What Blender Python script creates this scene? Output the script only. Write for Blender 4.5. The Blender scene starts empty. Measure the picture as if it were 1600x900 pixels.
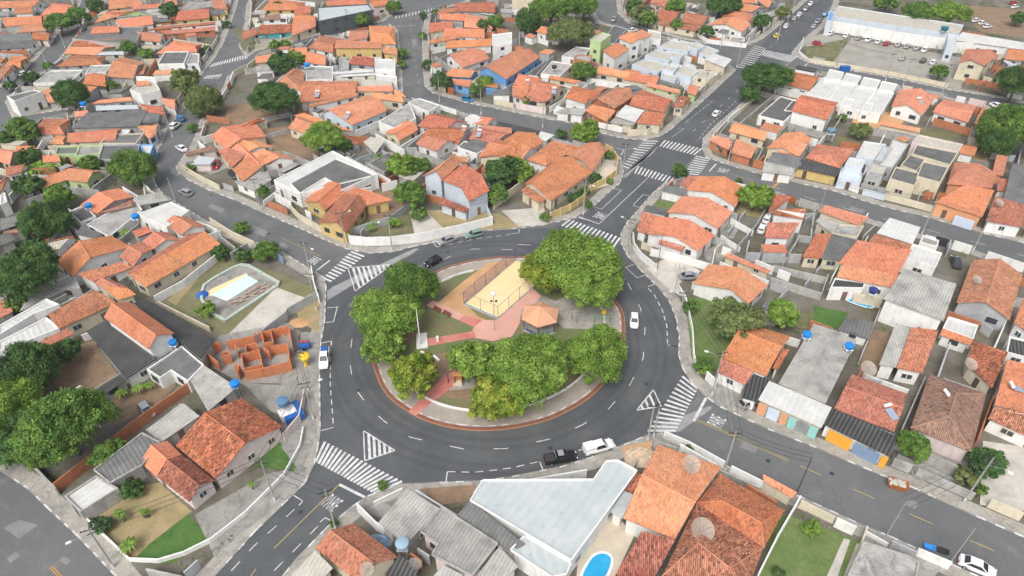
import bpy, bmesh, math, random
from mathutils import Vector, Matrix
R = math.radians
SC = bpy.context.scene
COL = SC.collection
random.seed(7)
# ---------------------------------------------------------------- camera, sky, sun, exposure
CAM_H, PITCH, FOC = 85.0, R(38), 1067.0
cam = bpy.data.objects.new('camera', bpy.data.cameras.new('camera')); COL.objects.link(cam)
cam.location = (0, 0, CAM_H); cam.rotation_euler = (R(90) - PITCH, 0, 0)
cam.data.sensor_width = 36; cam.data.lens = 36 * FOC / 1600
cam.data.clip_start = 1; cam.data.clip_end = 6000
SC.camera = cam
SC.render.resolution_x = 1024; SC.render.resolution_y = 576
wd = bpy.data.worlds.new('World'); SC.world = wd; wd.use_nodes = True
nt = wd.node_tree; bg = nt.nodes['Background']
sky = nt.nodes.new('ShaderNodeTexSky'); sky.sky_type = 'NISHITA'; sky.sun_disc = False
sky.sun_elevation = R(52); sky.sun_rotation = R(205); sky.air_density = 1.2; sky.dust_density = 5; sky.ozone_density = 1
hs = nt.nodes.new('ShaderNodeHueSaturation'); hs.inputs['Saturation'].default_value = 0.4
nt.links.new(sky.outputs[0], hs.inputs['Color']); nt.links.new(hs.outputs[0], bg.inputs['Color'])
bg.inputs['Strength'].default_value = 0.15
sl = bpy.data.lights.new('sun', 'SUN'); sl.energy = 1.2; sl.angle = R(30); sl.color = (1, .97, .92)
sun = bpy.data.objects.new('sun', sl); COL.objects.link(sun)
sd = Vector((math.sin(R(205)) * math.cos(R(52)), math.cos(R(205)) * math.cos(R(52)), math.sin(R(52))))
sun.rotation_euler = sd.to_track_quat('Z', 'Y').to_euler()
vs = SC.view_settings
vs.view_transform = 'Standard'; vs.look = 'None'; vs.gamma = 1; vs.use_curve_mapping = False; vs.exposure = 0.37

def G(px, py, z=0.0):
    """survey point of the photograph -> world point at height z"""
    x = (px - 800) / FOC; y = (450 - py) / FOC
    dy = math.cos(PITCH) + y * math.sin(PITCH); dz = -math.sin(PITCH) + y * math.cos(PITCH)
    t = (z - CAM_H) / dz
    return Vector((x * t, dy * t, z))

# ---------------------------------------------------------------- materials
def _n(nt, t, **k):
    n = nt.nodes.new(t)
    for a, b in k.items(): setattr(n, a, b)
    return n
MATS = {}
def mat(name, col, col2=None, scale=1.0, rough=.85, dirt=0.0, dirtcol=(.06, .055, .045), metal=0, rib=None, ribd=.5, uv=False,
        objvar=0.0, spec=.3, fine=0.0, bump=0.0, dscale=.35, dlo=.5, dhi=.72):
    if name in MATS: return MATS[name]
    m = bpy.data.materials.new(name); m.use_nodes = True; nt = m.node_tree; L = nt.links.new
    b = nt.nodes['Principled BSDF']
    b.inputs['Roughness'].default_value = rough; b.inputs['Metallic'].default_value = metal
    b.inputs['Specular IOR Level'].default_value = spec
    tc = _n(nt, 'ShaderNodeTexCoord'); geo = _n(nt, 'ShaderNodeNewGeometry')
    pos = geo.outputs['Position']
    c = None
    if col2 is not None:
        no = _n(nt, 'ShaderNodeTexNoise'); no.inputs['Scale'].default_value = scale; no.inputs['Detail'].default_value = 5
        no.inputs['Roughness'].default_value = .65
        L(pos, no.inputs['Vector'])
        ra = _n(nt, 'ShaderNodeValToRGB'); ra.color_ramp.elements[0].position = .36; ra.color_ramp.elements[1].position = .64
        ra.color_ramp.elements[0].color = (*col, 1); ra.color_ramp.elements[1].color = (*col2, 1)
        L(no.outputs[0], ra.inputs[0]); c = ra.outputs[0]
    else:
        rg = _n(nt, 'ShaderNodeRGB'); rg.outputs[0].default_value = (*col, 1); c = rg.outputs[0]
    def mix(a, bcol, fac, bt='MIX'):
        mx = _n(nt, 'ShaderNodeMix', data_type='RGBA', blend_type=bt)
        L(a, mx.inputs['A'])
        if isinstance(bcol, tuple): mx.inputs['B'].default_value = (*bcol, 1)
        else: L(bcol, mx.inputs['B'])
        if isinstance(fac, float): mx.inputs['Factor'].default_value = fac
        else: L(fac, mx.inputs['Factor'])
        return mx.outputs['Result']
    if fine > 0:
        nf = _n(nt, 'ShaderNodeTexNoise'); nf.inputs['Scale'].default_value = 3.0; nf.inputs['Detail'].default_value = 6; nf.inputs['Roughness'].default_value = .75
        L(pos, nf.inputs['Vector'])
        mr = _n(nt, 'ShaderNodeMapRange'); mr.inputs[1].default_value = .3; mr.inputs[2].default_value = .7
        mr.inputs[3].default_value = 1 - fine; mr.inputs[4].default_value = 1 + fine
        L(nf.outputs[0], mr.inputs[0])
        cb = _n(nt, 'ShaderNodeCombineColor'); [L(mr.outputs[0], cb.inputs[i]) for i in range(3)]
        c = mix(c, cb.outputs[0], 1.0, 'MULTIPLY')
    if dirt > 0:
        nd = _n(nt, 'ShaderNodeTexNoise'); nd.inputs['Scale'].default_value = dscale; nd.inputs['Detail'].default_value = 8; nd.inputs['Roughness'].default_value = .7
        mp = _n(nt, 'ShaderNodeMapping'); mp.inputs['Location'].default_value = (37, 11, 5); L(pos, mp.inputs[0]); L(mp.outputs[0], nd.inputs['Vector'])
        mr = _n(nt, 'ShaderNodeMapRange'); mr.inputs[1].default_value = dlo; mr.inputs[2].default_value = dhi
        mr.inputs[3].default_value = 0; mr.inputs[4].default_value = dirt; L(nd.outputs[0], mr.inputs[0])
        c = mix(c, dirtcol, mr.outputs[0])
    if rib:
        sep = _n(nt, 'ShaderNodeSeparateXYZ'); L(tc.outputs['UV'], sep.inputs[0])
        def wave(sock, per):
            mu = _n(nt, 'ShaderNodeMath', operation='MULTIPLY'); mu.inputs[1].default_value = 2 * math.pi / per; L(sock, mu.inputs[0])
            s = _n(nt, 'ShaderNodeMath', operation='SINE'); L(mu.outputs[0], s.inputs[0]); return s.outputs[0]
        w = wave(sep.outputs[0], rib)
        mr = _n(nt, 'ShaderNodeMapRange'); mr.inputs[1].default_value = -1; mr.inputs[2].default_value = .2
        mr.inputs[3].default_value = 1 - ribd; mr.inputs[4].default_value = 1; L(w, mr.inputs[0])
        cb = _n(nt, 'ShaderNodeCombineColor'); [L(mr.outputs[0], cb.inputs[i]) for i in range(3)]
        c = mix(c, cb.outputs[0], 1.0, 'MULTIPLY')
        if uv:     # single tiles: each with its own tone, some much darker
            mp = _n(nt, 'ShaderNodeMapping'); mp.inputs['Scale'].default_value = (1 / rib, 1 / .42, 1); L(tc.outputs['UV'], mp.inputs[0])
            vo = _n(nt, 'ShaderNodeTexVoronoi'); vo.inputs['Scale'].default_value = 1.0; vo.inputs['Randomness'].default_value = .15; L(mp.outputs[0], vo.inputs['Vector'])
            sc = _n(nt, 'ShaderNodeSeparateColor'); L(vo.outputs['Color'], sc.inputs[0])
            mr = _n(nt, 'ShaderNodeMapRange'); mr.inputs[3].default_value = 1 - uv; mr.inputs[4].default_value = 1 + uv * .6; L(sc.outputs[0], mr.inputs[0])
            cb = _n(nt, 'ShaderNodeCombineColor'); [L(mr.outputs[0], cb.inputs[i]) for i in range(3)]
            c = mix(c, cb.outputs[0], 1.0, 'MULTIPLY')
            mr2 = _n(nt, 'ShaderNodeMapRange'); mr2.inputs[1].default_value = .80; mr2.inputs[2].default_value = .93
            mr2.inputs[3].default_value = 0; mr2.inputs[4].default_value = min(1.0, uv * 2); L(sc.outputs[1], mr2.inputs[0])
            nz = _n(nt, 'ShaderNodeTexNoise'); nz.inputs['Scale'].default_value = .6; nz.inputs['Detail'].default_value = 4; L(pos, nz.inputs['Vector'])
            m3 = _n(nt, 'ShaderNodeMapRange'); m3.inputs[1].default_value = .45; m3.inputs[2].default_value = .6; L(nz.outputs[0], m3.inputs[0])
            m4 = _n(nt, 'ShaderNodeMath', operation='MULTIPLY'); L(mr2.outputs[0], m4.inputs[0]); L(m3.outputs[0], m4.inputs[1])
            c = mix(c, (.10, .04, .025), m4.outputs[0])
        bp = _n(nt, 'ShaderNodeBump'); bp.inputs['Strength'].default_value = .5; bp.inputs['Distance'].default_value = .05
        L(w, bp.inputs['Height']); L(bp.outputs[0], b.inputs['Normal'])
    if objvar > 0:
        oi = _n(nt, 'ShaderNodeObjectInfo'); hsv = _n(nt, 'ShaderNodeHueSaturation')
        mr = _n(nt, 'ShaderNodeMapRange'); mr.inputs[3].default_value = 1 - objvar; mr.inputs[4].default_value = 1 + objvar
        L(oi.outputs['Random'], mr.inputs[0]); L(mr.outputs[0], hsv.inputs['Value'])
        m5 = _n(nt, 'ShaderNodeMath', operation='MULTIPLY'); m5.inputs[1].default_value = 7.31; L(oi.outputs['Random'], m5.inputs[0])
        m6 = _n(nt, 'ShaderNodeMath', operation='FRACT'); L(m5.outputs[0], m6.inputs[0])
        mr = _n(nt, 'ShaderNodeMapRange'); mr.inputs[3].default_value = .5 - objvar * .05; mr.inputs[4].default_value = .5 + objvar * .05
        L(m6.outputs[0], mr.inputs[0]); L(mr.outputs[0], hsv.inputs['Hue']); m7 = _n(nt, 'ShaderNodeMath', operation='MULTIPLY'); m7.inputs[1].default_value = 3.77; L(oi.outputs['Random'], m7.inputs[0]); m8 = _n(nt, 'ShaderNodeMath', operation='FRACT'); L(m7.outputs[0], m8.inputs[0]); ms = _n(nt, 'ShaderNodeMapRange'); ms.inputs[3].default_value = 1 - objvar * .7; ms.inputs[4].default_value = 1.0; L(m8.outputs[0], ms.inputs[0]); L(ms.outputs[0], hsv.inputs['Saturation']); L(c, hsv.inputs['Color']); c = hsv.outputs[0]
    L(c, b.inputs['Base Color'])
    if bump > 0:
        nb = _n(nt, 'ShaderNodeTexNoise'); nb.inputs['Scale'].default_value = 2.5; nb.inputs['Detail'].default_value = 6; L(pos, nb.inputs['Vector'])
        bp = _n(nt, 'ShaderNodeBump'); bp.inputs['Strength'].default_value = bump; bp.inputs['Distance'].default_value = .15
        L(nb.outputs[0], bp.inputs['Height']); L(bp.outputs[0], b.inputs['Normal'])
    MATS[name] = m; return m

RM = {  # roofs
 'O': mat('roof_tiles_orange', (.66, .23, .10), (.72, .29, .145), .25, rib=.24, ribd=.3, uv=.22, objvar=.17, dirt=.6, dirtcol=(.36, .17, .11), dscale=.3),
 'R': mat('roof_tiles_red', (.54, .165, .078), (.62, .23, .115), .35, rib=.24, ribd=.38, uv=.34, objvar=.18, dirt=.7, dirtcol=(.26, .14, .10), dscale=.45),
 'B': mat('roof_tiles_brown', (.40, .115, .06), (.58, .21, .115), .6, rib=.26, ribd=.5, uv=.5, objvar=.15, dirt=.75, dirtcol=(.12, .06, .04)),
 'P': mat('roof_tiles_faded', (.30, .19, .15), (.42, .24, .17), .5, rib=.28, ribd=.45, uv=.35, dirt=.5, dirtcol=(.18, .14, .12)),
 'C': mat('roof_fibre_cement', (.43, .42, .385), (.31, .305, .285), .35, rib=.5, ribd=.2, dirt=.75, dirtcol=(.15, .145, .13), objvar=.15, fine=.1),
 'D': mat('roof_dark_sheet', (.135, .135, .135), (.19, .19, .185), .35, rib=.6, ribd=.2, dirt=.5, dirtcol=(.07, .07, .068), objvar=.2, fine=.12),
 'K': mat('roof_black_corrugated', (.075, .075, .078), (.11, .11, .11), .35, rib=.6, ribd=.7, dirt=.3, objvar=.1),
 'W': mat('roof_white_metal', (.62, .62, .60), (.52, .52, .50), .3, rib=.9, ribd=.06, dirt=.35, dirtcol=(.4, .39, .36), rough=.6, fine=.05),
 'S': mat('roof_pale_metal', (.42, .465, .48), (.50, .53, .53), .25, rib=1.3, ribd=.04, dirt=.5, dirtcol=(.30, .28, .25), rough=.55, fine=.05, dscale=.8, dlo=.56),
 'L': mat('roof_concrete_slab', (.44, .43, .41), (.31, .305, .29), .5, dirt=.7, dirtcol=(.12, .12, .11), fine=.15, dscale=.3),
 'T': mat('roof_cream_sheet', (.54, .51, .44), (.46, .43, .37), .5, rib=.6, ribd=.15, dirt=.4, dirtcol=(.3, .28, .24), fine=.1),
}
WM = {  # walls
 'w': mat('plaster_white', (.80, .80, .78), (.73, .73, .71), .4, dirt=.32, dirtcol=(.36, .35, .32), fine=.04),
 'c': mat('plaster_cream', (.66, .60, .46), (.58, .52, .40), .4, dirt=.4, dirtcol=(.32, .29, .23)),
 'y': mat('plaster_yellow', (.62, .46, .19), (.54, .40, .17), .5, dirt=.3, dirtcol=(.3, .22, .1)),
 'g': mat('plaster_grey', (.44, .45, .46), (.36, .37, .38), .4, dirt=.5, dirtcol=(.17, .17, .165)),
 'b': mat('plaster_pale_blue', (.58, .64, .71), (.52, .58, .65), .4, dirt=.25, dirtcol=(.3, .33, .37)),
 'u': mat('plaster_blue', (.13, .30, .60), (.17, .35, .62), .4, dirt=.2),
 'e': mat('plaster_lime', (.47, .62, .30), (.42, .55, .28), .4, dirt=.3, dirtcol=(.25, .3, .18)),
 'p': mat('plaster_pink', (.70, .60, .58), (.64, .54, .52), .4, dirt=.35, dirtcol=(.3, .24, .22)),
 'k': mat('bare_brick', (.50, .20, .10), (.38, .15, .08), .8, dirt=.55, dirtcol=(.2, .13, .1), fine=.2),
 'o': mat('plaster_orange', (.72, .36, .20), (.66, .32, .17), .4, dirt=.25, dirtcol=(.4, .22, .15)),
 'n': mat('plaster_charcoal', (.075, .085, .095), (.1, .11, .12), .4, dirt=.2),
 't': mat('plaster_teal', (.06, .34, .36), (.08, .38, .4), .4, dirt=.25),
 'r': mat('bare_concrete', (.46, .45, .425), (.34, .335, .32), .5, dirt=.6, dirtcol=(.11, .11, .10), fine=.15),
}
GM = {  # grounds
 'dirt': mat('bare_soil', (.30, .20, .13), (.22, .15, .10), .3, dirt=.6, dirtcol=(.10, .11, .05), fine=.2, bump=.3),
 'sand': mat('orange_soil', (.55, .33, .17), (.48, .28, .14), .4, dirt=.4, dirtcol=(.3, .22, .12), fine=.12),
 'grass': mat('mown_grass', (.10, .16, .045), (.15, .20, .07), .3, dirt=.5, dirtcol=(.24, .22, .11), fine=.25, bump=.3, dscale=.2),
 'lush': mat('lush_grass', (.055, .13, .03), (.09, .17, .04), .4, dirt=.25, dirtcol=(.16, .18, .07), fine=.25, bump=.4),
 'tired': mat('tired_grass', (.20, .185, .10), (.14, .145, .07), .25, dirt=.5, dirtcol=(.26, .20, .13), fine=.2, bump=.3, dscale=.2),
 'weeds': mat('weeds', (.10, .13, .05), (.20, .17, .10), .35, dirt=.6, dirtcol=(.28, .22, .15), fine=.3, bump=.5),
 'dry': mat('dry_grass', (.38, .29, .16), (.26, .22, .11), .3, dirt=.4, dirtcol=(.16, .17, .07), fine=.2, bump=.3),
 'conc': mat('yard_concrete', (.34, .33, .305), (.25, .24, .22), .35, dirt=.75, dirtcol=(.13, .13, .115), fine=.12),
 'pale': mat('pale_paving', (.56, .53, .47), (.46, .43, .38), .4, dirt=.5, dirtcol=(.25, .23, .2), fine=.12),
 'tile': mat('cream_tiles', (.62, .55, .43), (.55, .48, .38), .5, dirt=.2, fine=.05),
 'gravel': mat('gravel_lot', (.36, .34, .30), (.30, .28, .25), .15, dirt=.6, dirtcol=(.16, .18, .09), fine=.25, dscale=.12),
 'lot': mat('yard_ground', (.205, .19, .165), (.125, .11, .085), .14, dirt=.8, dirtcol=(.10, .10, .06), fine=.2, dscale=.16, dlo=.45, dhi=.62),
 'pave': mat('pavement_concrete', (.40, .375, .33), (.30, .285, .255), .3, dirt=.7, dirtcol=(.17, .16, .14), fine=.15, dscale=.5),
 'asph': mat('asphalt_new', (.078, .084, .090), (.106, .112, .117), .10, dirt=.6, dirtcol=(.14, .14, .14), fine=.14, dscale=.16, rough=.8, spec=.25),
 'old': mat('asphalt_old', (.118, .123, .125), (.15, .153, .153), .07, dirt=.6, dirtcol=(.235, .23, .22), fine=.16, dscale=.22, dlo=.54, rough=.85, spec=.2),
 'tar': mat('patched_asphalt', (.19, .19, .19), (.24, .24, .235), .5, fine=.15),
 'red': mat('red_path', (.50, .16, .13), (.56, .24, .20), .3, dirt=.3, dirtcol=(.5, .3, .27), fine=.08),
 'pink': mat('pink_plaza', (.64, .36, .29), (.58, .31, .26), .3, dirt=.4, dirtcol=(.6, .42, .36), fine=.06),
 'court': mat('yellow_court', (.74, .58, .30), (.78, .63, .37), .2, dirt=.3, dirtcol=(.66, .50, .28), fine=.04),
 'water': mat('pool_water', (.02, .33, .62), (.04, .40, .70), .6, rough=.05, spec=.5),
}
M_paint = mat('white_road_paint', (.68, .68, .67), (.56, .56, .56), .5, dirt=.8, dirtcol=(.28, .28, .285), dscale=1.1, dlo=.48, dhi=.68, fine=.12)
M_yel = mat('yellow_road_paint', (.50, .36, .12), (.42, .32, .14), .8, dirt=.4, dirtcol=(.2, .19, .16))
M_ored = mat('orange_road_paint', (.62, .30, .05), (.5, .26, .08), .8)
M_ghost = mat('worn_white_paint', (.33, .33, .33), (.24, .24, .245), .5, fine=.2)
M_kerb = mat('kerb_stone', (.34, .33, .31), (.25, .24, .22), .5, dirt=.6, dirtcol=(.14, .13, .11))
M_glass = mat('window_glass', (.05, .06, .075), rough=.15, spec=.6)
M_frame = mat('window_frame_paint', (.62, .62, .60))
M_door = mat('door_brown', (.16, .10, .07), objvar=.4)
M_gate = mat('metal_gate', (.32, .33, .34), (.25, .26, .27), 1, objvar=.3, rough=.5)
M_pole = mat('pole_concrete', (.40, .385, .36), (.32, .31, .29), .8)
M_steel = mat('galvanised_steel', (.38, .39, .40), rough=.45, metal=.4)
M_dark = mat('dark_metal', (.05, .05, .055), rough=.5)
M_rust = mat('rusty_steel', (.42, .13, .05), (.3, .1, .05), 1.5)
M_rubber = mat('tyre_rubber', (.03, .03, .03), rough=.8)
M_cglass = mat('car_glass', (.02, .025, .03), rough=.06, spec=.8)
M_lamp = mat('head_lamp', (.7, .72, .75), rough=.15)
M_tail = mat('tail_lamp', (.35, .02, .02), rough=.2)
M_bark = mat('bark', (.16, .13, .10), (.10, .08, .065), 1.5, fine=.2)
M_blue = mat('blue_plastic', (.015, .22, .62), rough=.35)
M_tarp = mat('blue_tarp', (.02, .10, .36), (.03, .13, .42), 1.0, rough=.5)
M_ytank = mat('yellow_plastic', (.80, .52, .03), rough=.4)
M_mesh = bpy.data.materials.new('dish_mesh'); M_mesh.use_nodes = True; _t = M_mesh.node_tree
_t.nodes['Principled BSDF'].inputs['Base Color'].default_value = (.50, .44, .36, 1)
_x = _t.nodes.new('ShaderNodeMixShader'); _x.inputs[0].default_value = .55; _y = _t.nodes.new('ShaderNodeBsdfTransparent')
_t.links.new(_y.outputs[0], _x.inputs[1]); _t.links.new(_t.nodes['Principled BSDF'].outputs[0], _x.inputs[2]); _t.links.new(_x.outputs[0], _t.nodes['Material Output'].inputs[0])
M_green = mat('green_paint', (.03, .25, .12))
M_solar = mat('solar_collector', (.30, .34, .42), rough=.3)

def streaks(m, amt=.35):
    """rain marks running down a plastered wall"""
    nt = m.node_tree; L = nt.links.new; b = nt.nodes['Principled BSDF']; src = b.inputs['Base Color'].links[0].from_socket
    g = _n(nt, 'ShaderNodeNewGeometry'); mp = _n(nt, 'ShaderNodeMapping'); mp.inputs['Scale'].default_value = (1.3, 1.3, .3); L(g.outputs['Position'], mp.inputs[0])
    no = _n(nt, 'ShaderNodeTexNoise'); no.inputs['Scale'].default_value = 1; no.inputs['Detail'].default_value = 4; L(mp.outputs[0], no.inputs['Vector'])
    mr = _n(nt, 'ShaderNodeMapRange'); mr.inputs[1].default_value = .52; mr.inputs[2].default_value = .72; mr.inputs[3].default_value = 0; mr.inputs[4].default_value = amt; L(no.outputs[0], mr.inputs[0])
    mx = _n(nt, 'ShaderNodeMix', data_type='RGBA'); L(mr.outputs[0], mx.inputs['Factor']); L(src, mx.inputs['A']); mx.inputs['B'].default_value = (.16, .15, .13, 1); L(mx.outputs['Result'], b.inputs['Base Color'])
for _k in 'wcgbpreyo': streaks(WM[_k], .4 if _k == 'r' else .2)

def leafmat(name, c1, c2, c3):
    m = bpy.data.materials.new(name); m.use_nodes = True; nt = m.node_tree; L = nt.links.new
    b = nt.nodes['Principled BSDF']; b.inputs['Roughness'].default_value = .6; b.inputs['Specular IOR Level'].default_value = .25
    tc = _n(nt, 'ShaderNodeTexCoord'); geo = _n(nt, 'ShaderNodeNewGeometry')
    n1 = _n(nt, 'ShaderNodeTexNoise'); n1.inputs['Scale'].default_value = .45; n1.inputs['Detail'].default_value = 3; L(geo.outputs['Position'], n1.inputs['Vector'])
    ra = _n(nt, 'ShaderNodeValToRGB'); e = ra.color_ramp.elements
    e[0].position = .35; e[0].color = (*c1, 1); e[1].position = .68; e[1].color = (*c3, 1)
    k = e.new(.5); k.color = (*c2, 1)
    L(n1.outputs[0], ra.inputs[0])
    at = _n(nt, 'ShaderNodeAttribute'); at.attribute_name = 'tone'
    hsv = _n(nt, 'ShaderNodeHueSaturation'); L(ra.outputs[0], hsv.inputs['Color'])
    L(at.outputs['Fac'], hsv.inputs['Value']); L(hsv.outputs[0], b.inputs['Base Color'])
    tr = _n(nt, 'ShaderNodeBsdfTranslucent'); L(hsv.outputs[0], tr.inputs['Color'])
    mx = _n(nt, 'ShaderNodeMixShader'); mx.inputs[0].default_value = .35
    out = nt.nodes['Material Output']; L(b.outputs[0], mx.inputs[1]); L(tr.outputs[0], mx.inputs[2]); L(mx.outputs[0], out.inputs[0])
    return m
LM = {
 'a': leafmat('leaves_bright', (.15, .26, .045), (.22, .35, .065), (.31, .44, .10)),
 'b': leafmat('leaves_dark', (.065, .135, .045), (.09, .18, .052), (.135, .23, .07)),
 'c': leafmat('leaves_yellowing', (.17, .27, .035), (.27, .34, .05), (.40, .42, .08)),
 'o': leafmat('leaves_olive', (.14, .19, .07), (.20, .25, .09), (.27, .31, .12)),
 'm': leafmat('leaves_mid', (.10, .195, .045), (.15, .27, .06), (.22, .34, .075)),
}

# ---------------------------------------------------------------- object helpers
def tag(o, label=None, cat=None, group=None, kind=None):
    if label: o['label'] = label
    if cat: o['category'] = cat
    if group: o['group'] = group
    if kind: o['kind'] = kind
    return o
def mesh(name, V, F, mats, parent=None, uv=None, mi=None, smooth=False):
    me = bpy.data.meshes.new(name); me.from_pydata([tuple(v) for v in V], [], F); 
    for m in (mats if isinstance(mats, (list, tuple)) else [mats]): me.materials.append(m)
    if mi: me.polygons.foreach_set('material_index', mi)
    if smooth: me.polygons.foreach_set('use_smooth', [True] * len(me.polygons))
    if uv:
        u = me.uv_layers.new(name='UVMap'); k = 0
        for f in uv:
            for c in f: u.data[k].uv = c; k += 1
    me.update()
    o = bpy.data.objects.new(name, me); COL.objects.link(o)
    if parent: o.parent = parent
    return o
def empty(name, loc=(0, 0, 0), rz=0):
    o = bpy.data.objects.new(name, None); COL.objects.link(o); o.location = loc; o.rotation_euler = (0, 0, rz); o.empty_display_size = .3
    return o
class MB:
    def __init__(s): s.V = []; s.F = []; s.M = []
    def add(s, V, F, m=0):
        k = len(s.V); s.V += [Vector(v) for v in V]; s.F += [tuple(i + k for i in f) for f in F]; s.M += [m] * len(F); return s
    def box(s, c, d, rz=0, m=0):
        x, y, z = d[0] / 2, d[1] / 2, d[2] / 2; Rm = Matrix.Rotation(rz, 3, 'Z'); c = Vector(c)
        V = [c + Rm @ Vector((a * x, b * y, e * z)) for e in (-1, 1) for a, b in ((-1, -1), (1, -1), (1, 1), (-1, 1))]
        return s.add(V, [(3, 2, 1, 0), (4, 5, 6, 7), (0, 1, 5, 4), (1, 2, 6, 5), (2, 3, 7, 6), (3, 0, 4, 7)], m)
    def tube(s, a, b, r0, r1=None, n=8, m=0, cap=True):
        a = Vector(a); b = Vector(b); r1 = r0 if r1 is None else r1; d = (b - a).normalized()
        u = d.orthogonal().normalized(); v = d.cross(u); V = []
        for p, r in ((a, r0), (b, r1)):
            for i in range(n): t = 2 * math.pi * i / n; V.append(p + (u * math.cos(t) + v * math.sin(t)) * r)
        F = [(i, (i + 1) % n, n + (i + 1) % n, n + i) for i in range(n)]
        if cap: F += [tuple(range(n - 1, -1, -1)), tuple(range(n, 2 * n))]
        return s.add(V, F, m)
    def lathe(s, c, prof, n=16, m=0):
        c = Vector(c); V = []; 
        for r, z in prof:
            for i in range(n): t = 2 * math.pi * i / n; V.append(c + Vector((r * math.cos(t), r * math.sin(t), z)))
        F = []
        for j in range(len(prof) - 1):
            for i in range(n): F.append((j * n + i, j * n + (i + 1) % n, (j + 1) * n + (i + 1) % n, (j + 1) * n + i))
        F += [tuple(range(n - 1, -1, -1)), tuple((len(prof) - 1) * n + i for i in range(n))]
        return s.add(V, F, m)
    def prism(s, P, z0, z1, m=0):
        n = len(P); V = [Vector((p[0], p[1], z0)) for p in P] + [Vector((p[0], p[1], z1)) for p in P]
        if area(P) < 0: V = V[:n][::-1] + V[n:][::-1]
        return s.add(V, [tuple(range(n - 1, -1, -1)), tuple(range(n, 2 * n))] + [(i, (i + 1) % n, n + (i + 1) % n, n + i) for i in range(n)], m)
    def build(s, name, mats, parent=None, smooth=False):
        return mesh(name, s.V, s.F, mats, parent, mi=s.M, smooth=smooth)
def area(P): return sum(P[i][0] * P[(i + 1) % len(P)][1] - P[(i + 1) % len(P)][0] * P[i][1] for i in range(len(P))) / 2
def offset(P, d):
    """inset polygon by d (mitred)"""
    n = len(P); s = 1 if area(P) > 0 else -1; out = []
    for i in range(n):
        a, b, c = [Vector(P[(i + k) % n][:2]) for k in (-1, 0, 1)]
        e1 = (b - a); e2 = (c - b)
        if e1.length < 1e-6 or e2.length < 1e-6: out.append(b); continue
        e1.normalize(); e2.normalize(); n1 = Vector((-e1.y, e1.x)) * s; n2 = Vector((-e2.y, e2.x)) * s
        m = n1 + n2
        m = n1 if m.length < .2 else m.normalized()
        k = min(2.0, 1 / max(.35, m.dot(n1))); out.append(b + m * d * k)
    return out
def sheet(name, P, z, m, kind='structure', parent=None):
    """flat polygon, tessellated"""
    from mathutils.geometry import tessellate_polygon
    V = [Vector((p[0], p[1], z)) for p in P]; T = tessellate_polygon([V])
    F = [f if area([V[i] for i in f]) > 0 else tuple(reversed(f)) for f in T]
    o = mesh(name, V, [tuple(f) for f in F], m, parent)
    if kind: o['kind'] = kind
    return o
def slab(name, P, z0, z1, m):
    from mathutils.geometry import tessellate_polygon
    n = len(P); V = [Vector((p[0], p[1], z1)) for p in P]; T = tessellate_polygon([V])
    F = [tuple(f) if area([V[i] for i in f]) > 0 else tuple(reversed(f)) for f in T]
    V += [Vector((p[0], p[1], z0)) for p in P]; s = area(P) > 0
    for i in range(n):
        j = (i + 1) % n; F.append((i, n + i, n + j, j) if s else (j, n + j, n + i, i))
    o = mesh(name, V, F, m); o['kind'] = 'structure'; return o

def wheel_tracks(m, c, radii):
    """two darker rubbed bands where traffic circles the island"""
    nt = m.node_tree; L = nt.links.new; b = nt.nodes['Principled BSDF']; src = b.inputs['Base Color'].links[0].from_socket
    g = _n(nt, 'ShaderNodeNewGeometry'); d = _n(nt, 'ShaderNodeVectorMath', operation='DISTANCE'); L(g.outputs['Position'], d.inputs[0]); d.inputs[1].default_value = c
    for r in radii:
        s = _n(nt, 'ShaderNodeMath', operation='SUBTRACT'); L(d.outputs['Value'], s.inputs[0]); s.inputs[1].default_value = r
        ab = _n(nt, 'ShaderNodeMath', operation='ABSOLUTE'); L(s.outputs[0], ab.inputs[0])
        mr = _n(nt, 'ShaderNodeMapRange'); mr.inputs[1].default_value = .1; mr.inputs[2].default_value = .7; mr.inputs[3].default_value = .30; mr.inputs[4].default_value = 0; L(ab.outputs[0], mr.inputs[0])
        mx = _n(nt, 'ShaderNodeMix', data_type='RGBA'); L(mr.outputs[0], mx.inputs['Factor']); L(src, mx.inputs['A']); mx.inputs['B'].default_value = (.05, .052, .056, 1); src = mx.outputs['Result']
    L(src, b.inputs['Base Color'])
def cracks(m, scale, col, w=.012, amt=.6):
    nt = m.node_tree; L = nt.links.new; b = nt.nodes['Principled BSDF']; src = b.inputs['Base Color'].links[0].from_socket
    g = _n(nt, 'ShaderNodeNewGeometry'); no = _n(nt, 'ShaderNodeTexNoise'); no.inputs['Scale'].default_value = .5; L(g.outputs['Position'], no.inputs['Vector'])
    ad = _n(nt, 'ShaderNodeVectorMath', operation='MULTIPLY_ADD'); L(no.outputs['Color'], ad.inputs[0]); ad.inputs[1].default_value = (3, 3, 0); L(g.outputs['Position'], ad.inputs[2])
    v = _n(nt, 'ShaderNodeTexVoronoi', feature='DISTANCE_TO_EDGE'); v.inputs['Scale'].default_value = scale; L(ad.outputs[0], v.inputs['Vector'])
    mr = _n(nt, 'ShaderNodeMapRange'); mr.inputs[1].default_value = 0; mr.inputs[2].default_value = w; mr.inputs[3].default_value = amt; mr.inputs[4].default_value = 0; L(v.outputs['Distance'], mr.inputs[0])
    mx = _n(nt, 'ShaderNodeMix', data_type='RGBA'); L(mr.outputs[0], mx.inputs['Factor']); L(src, mx.inputs['A']); mx.inputs['B'].default_value = (*col, 1); L(mx.outputs['Result'], b.inputs['Base Color'])
_c = G(775, 524); wheel_tracks(GM['asph'], (_c.x, _c.y, 0), (24.6, 26.2, 29.4, 31.0))
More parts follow.
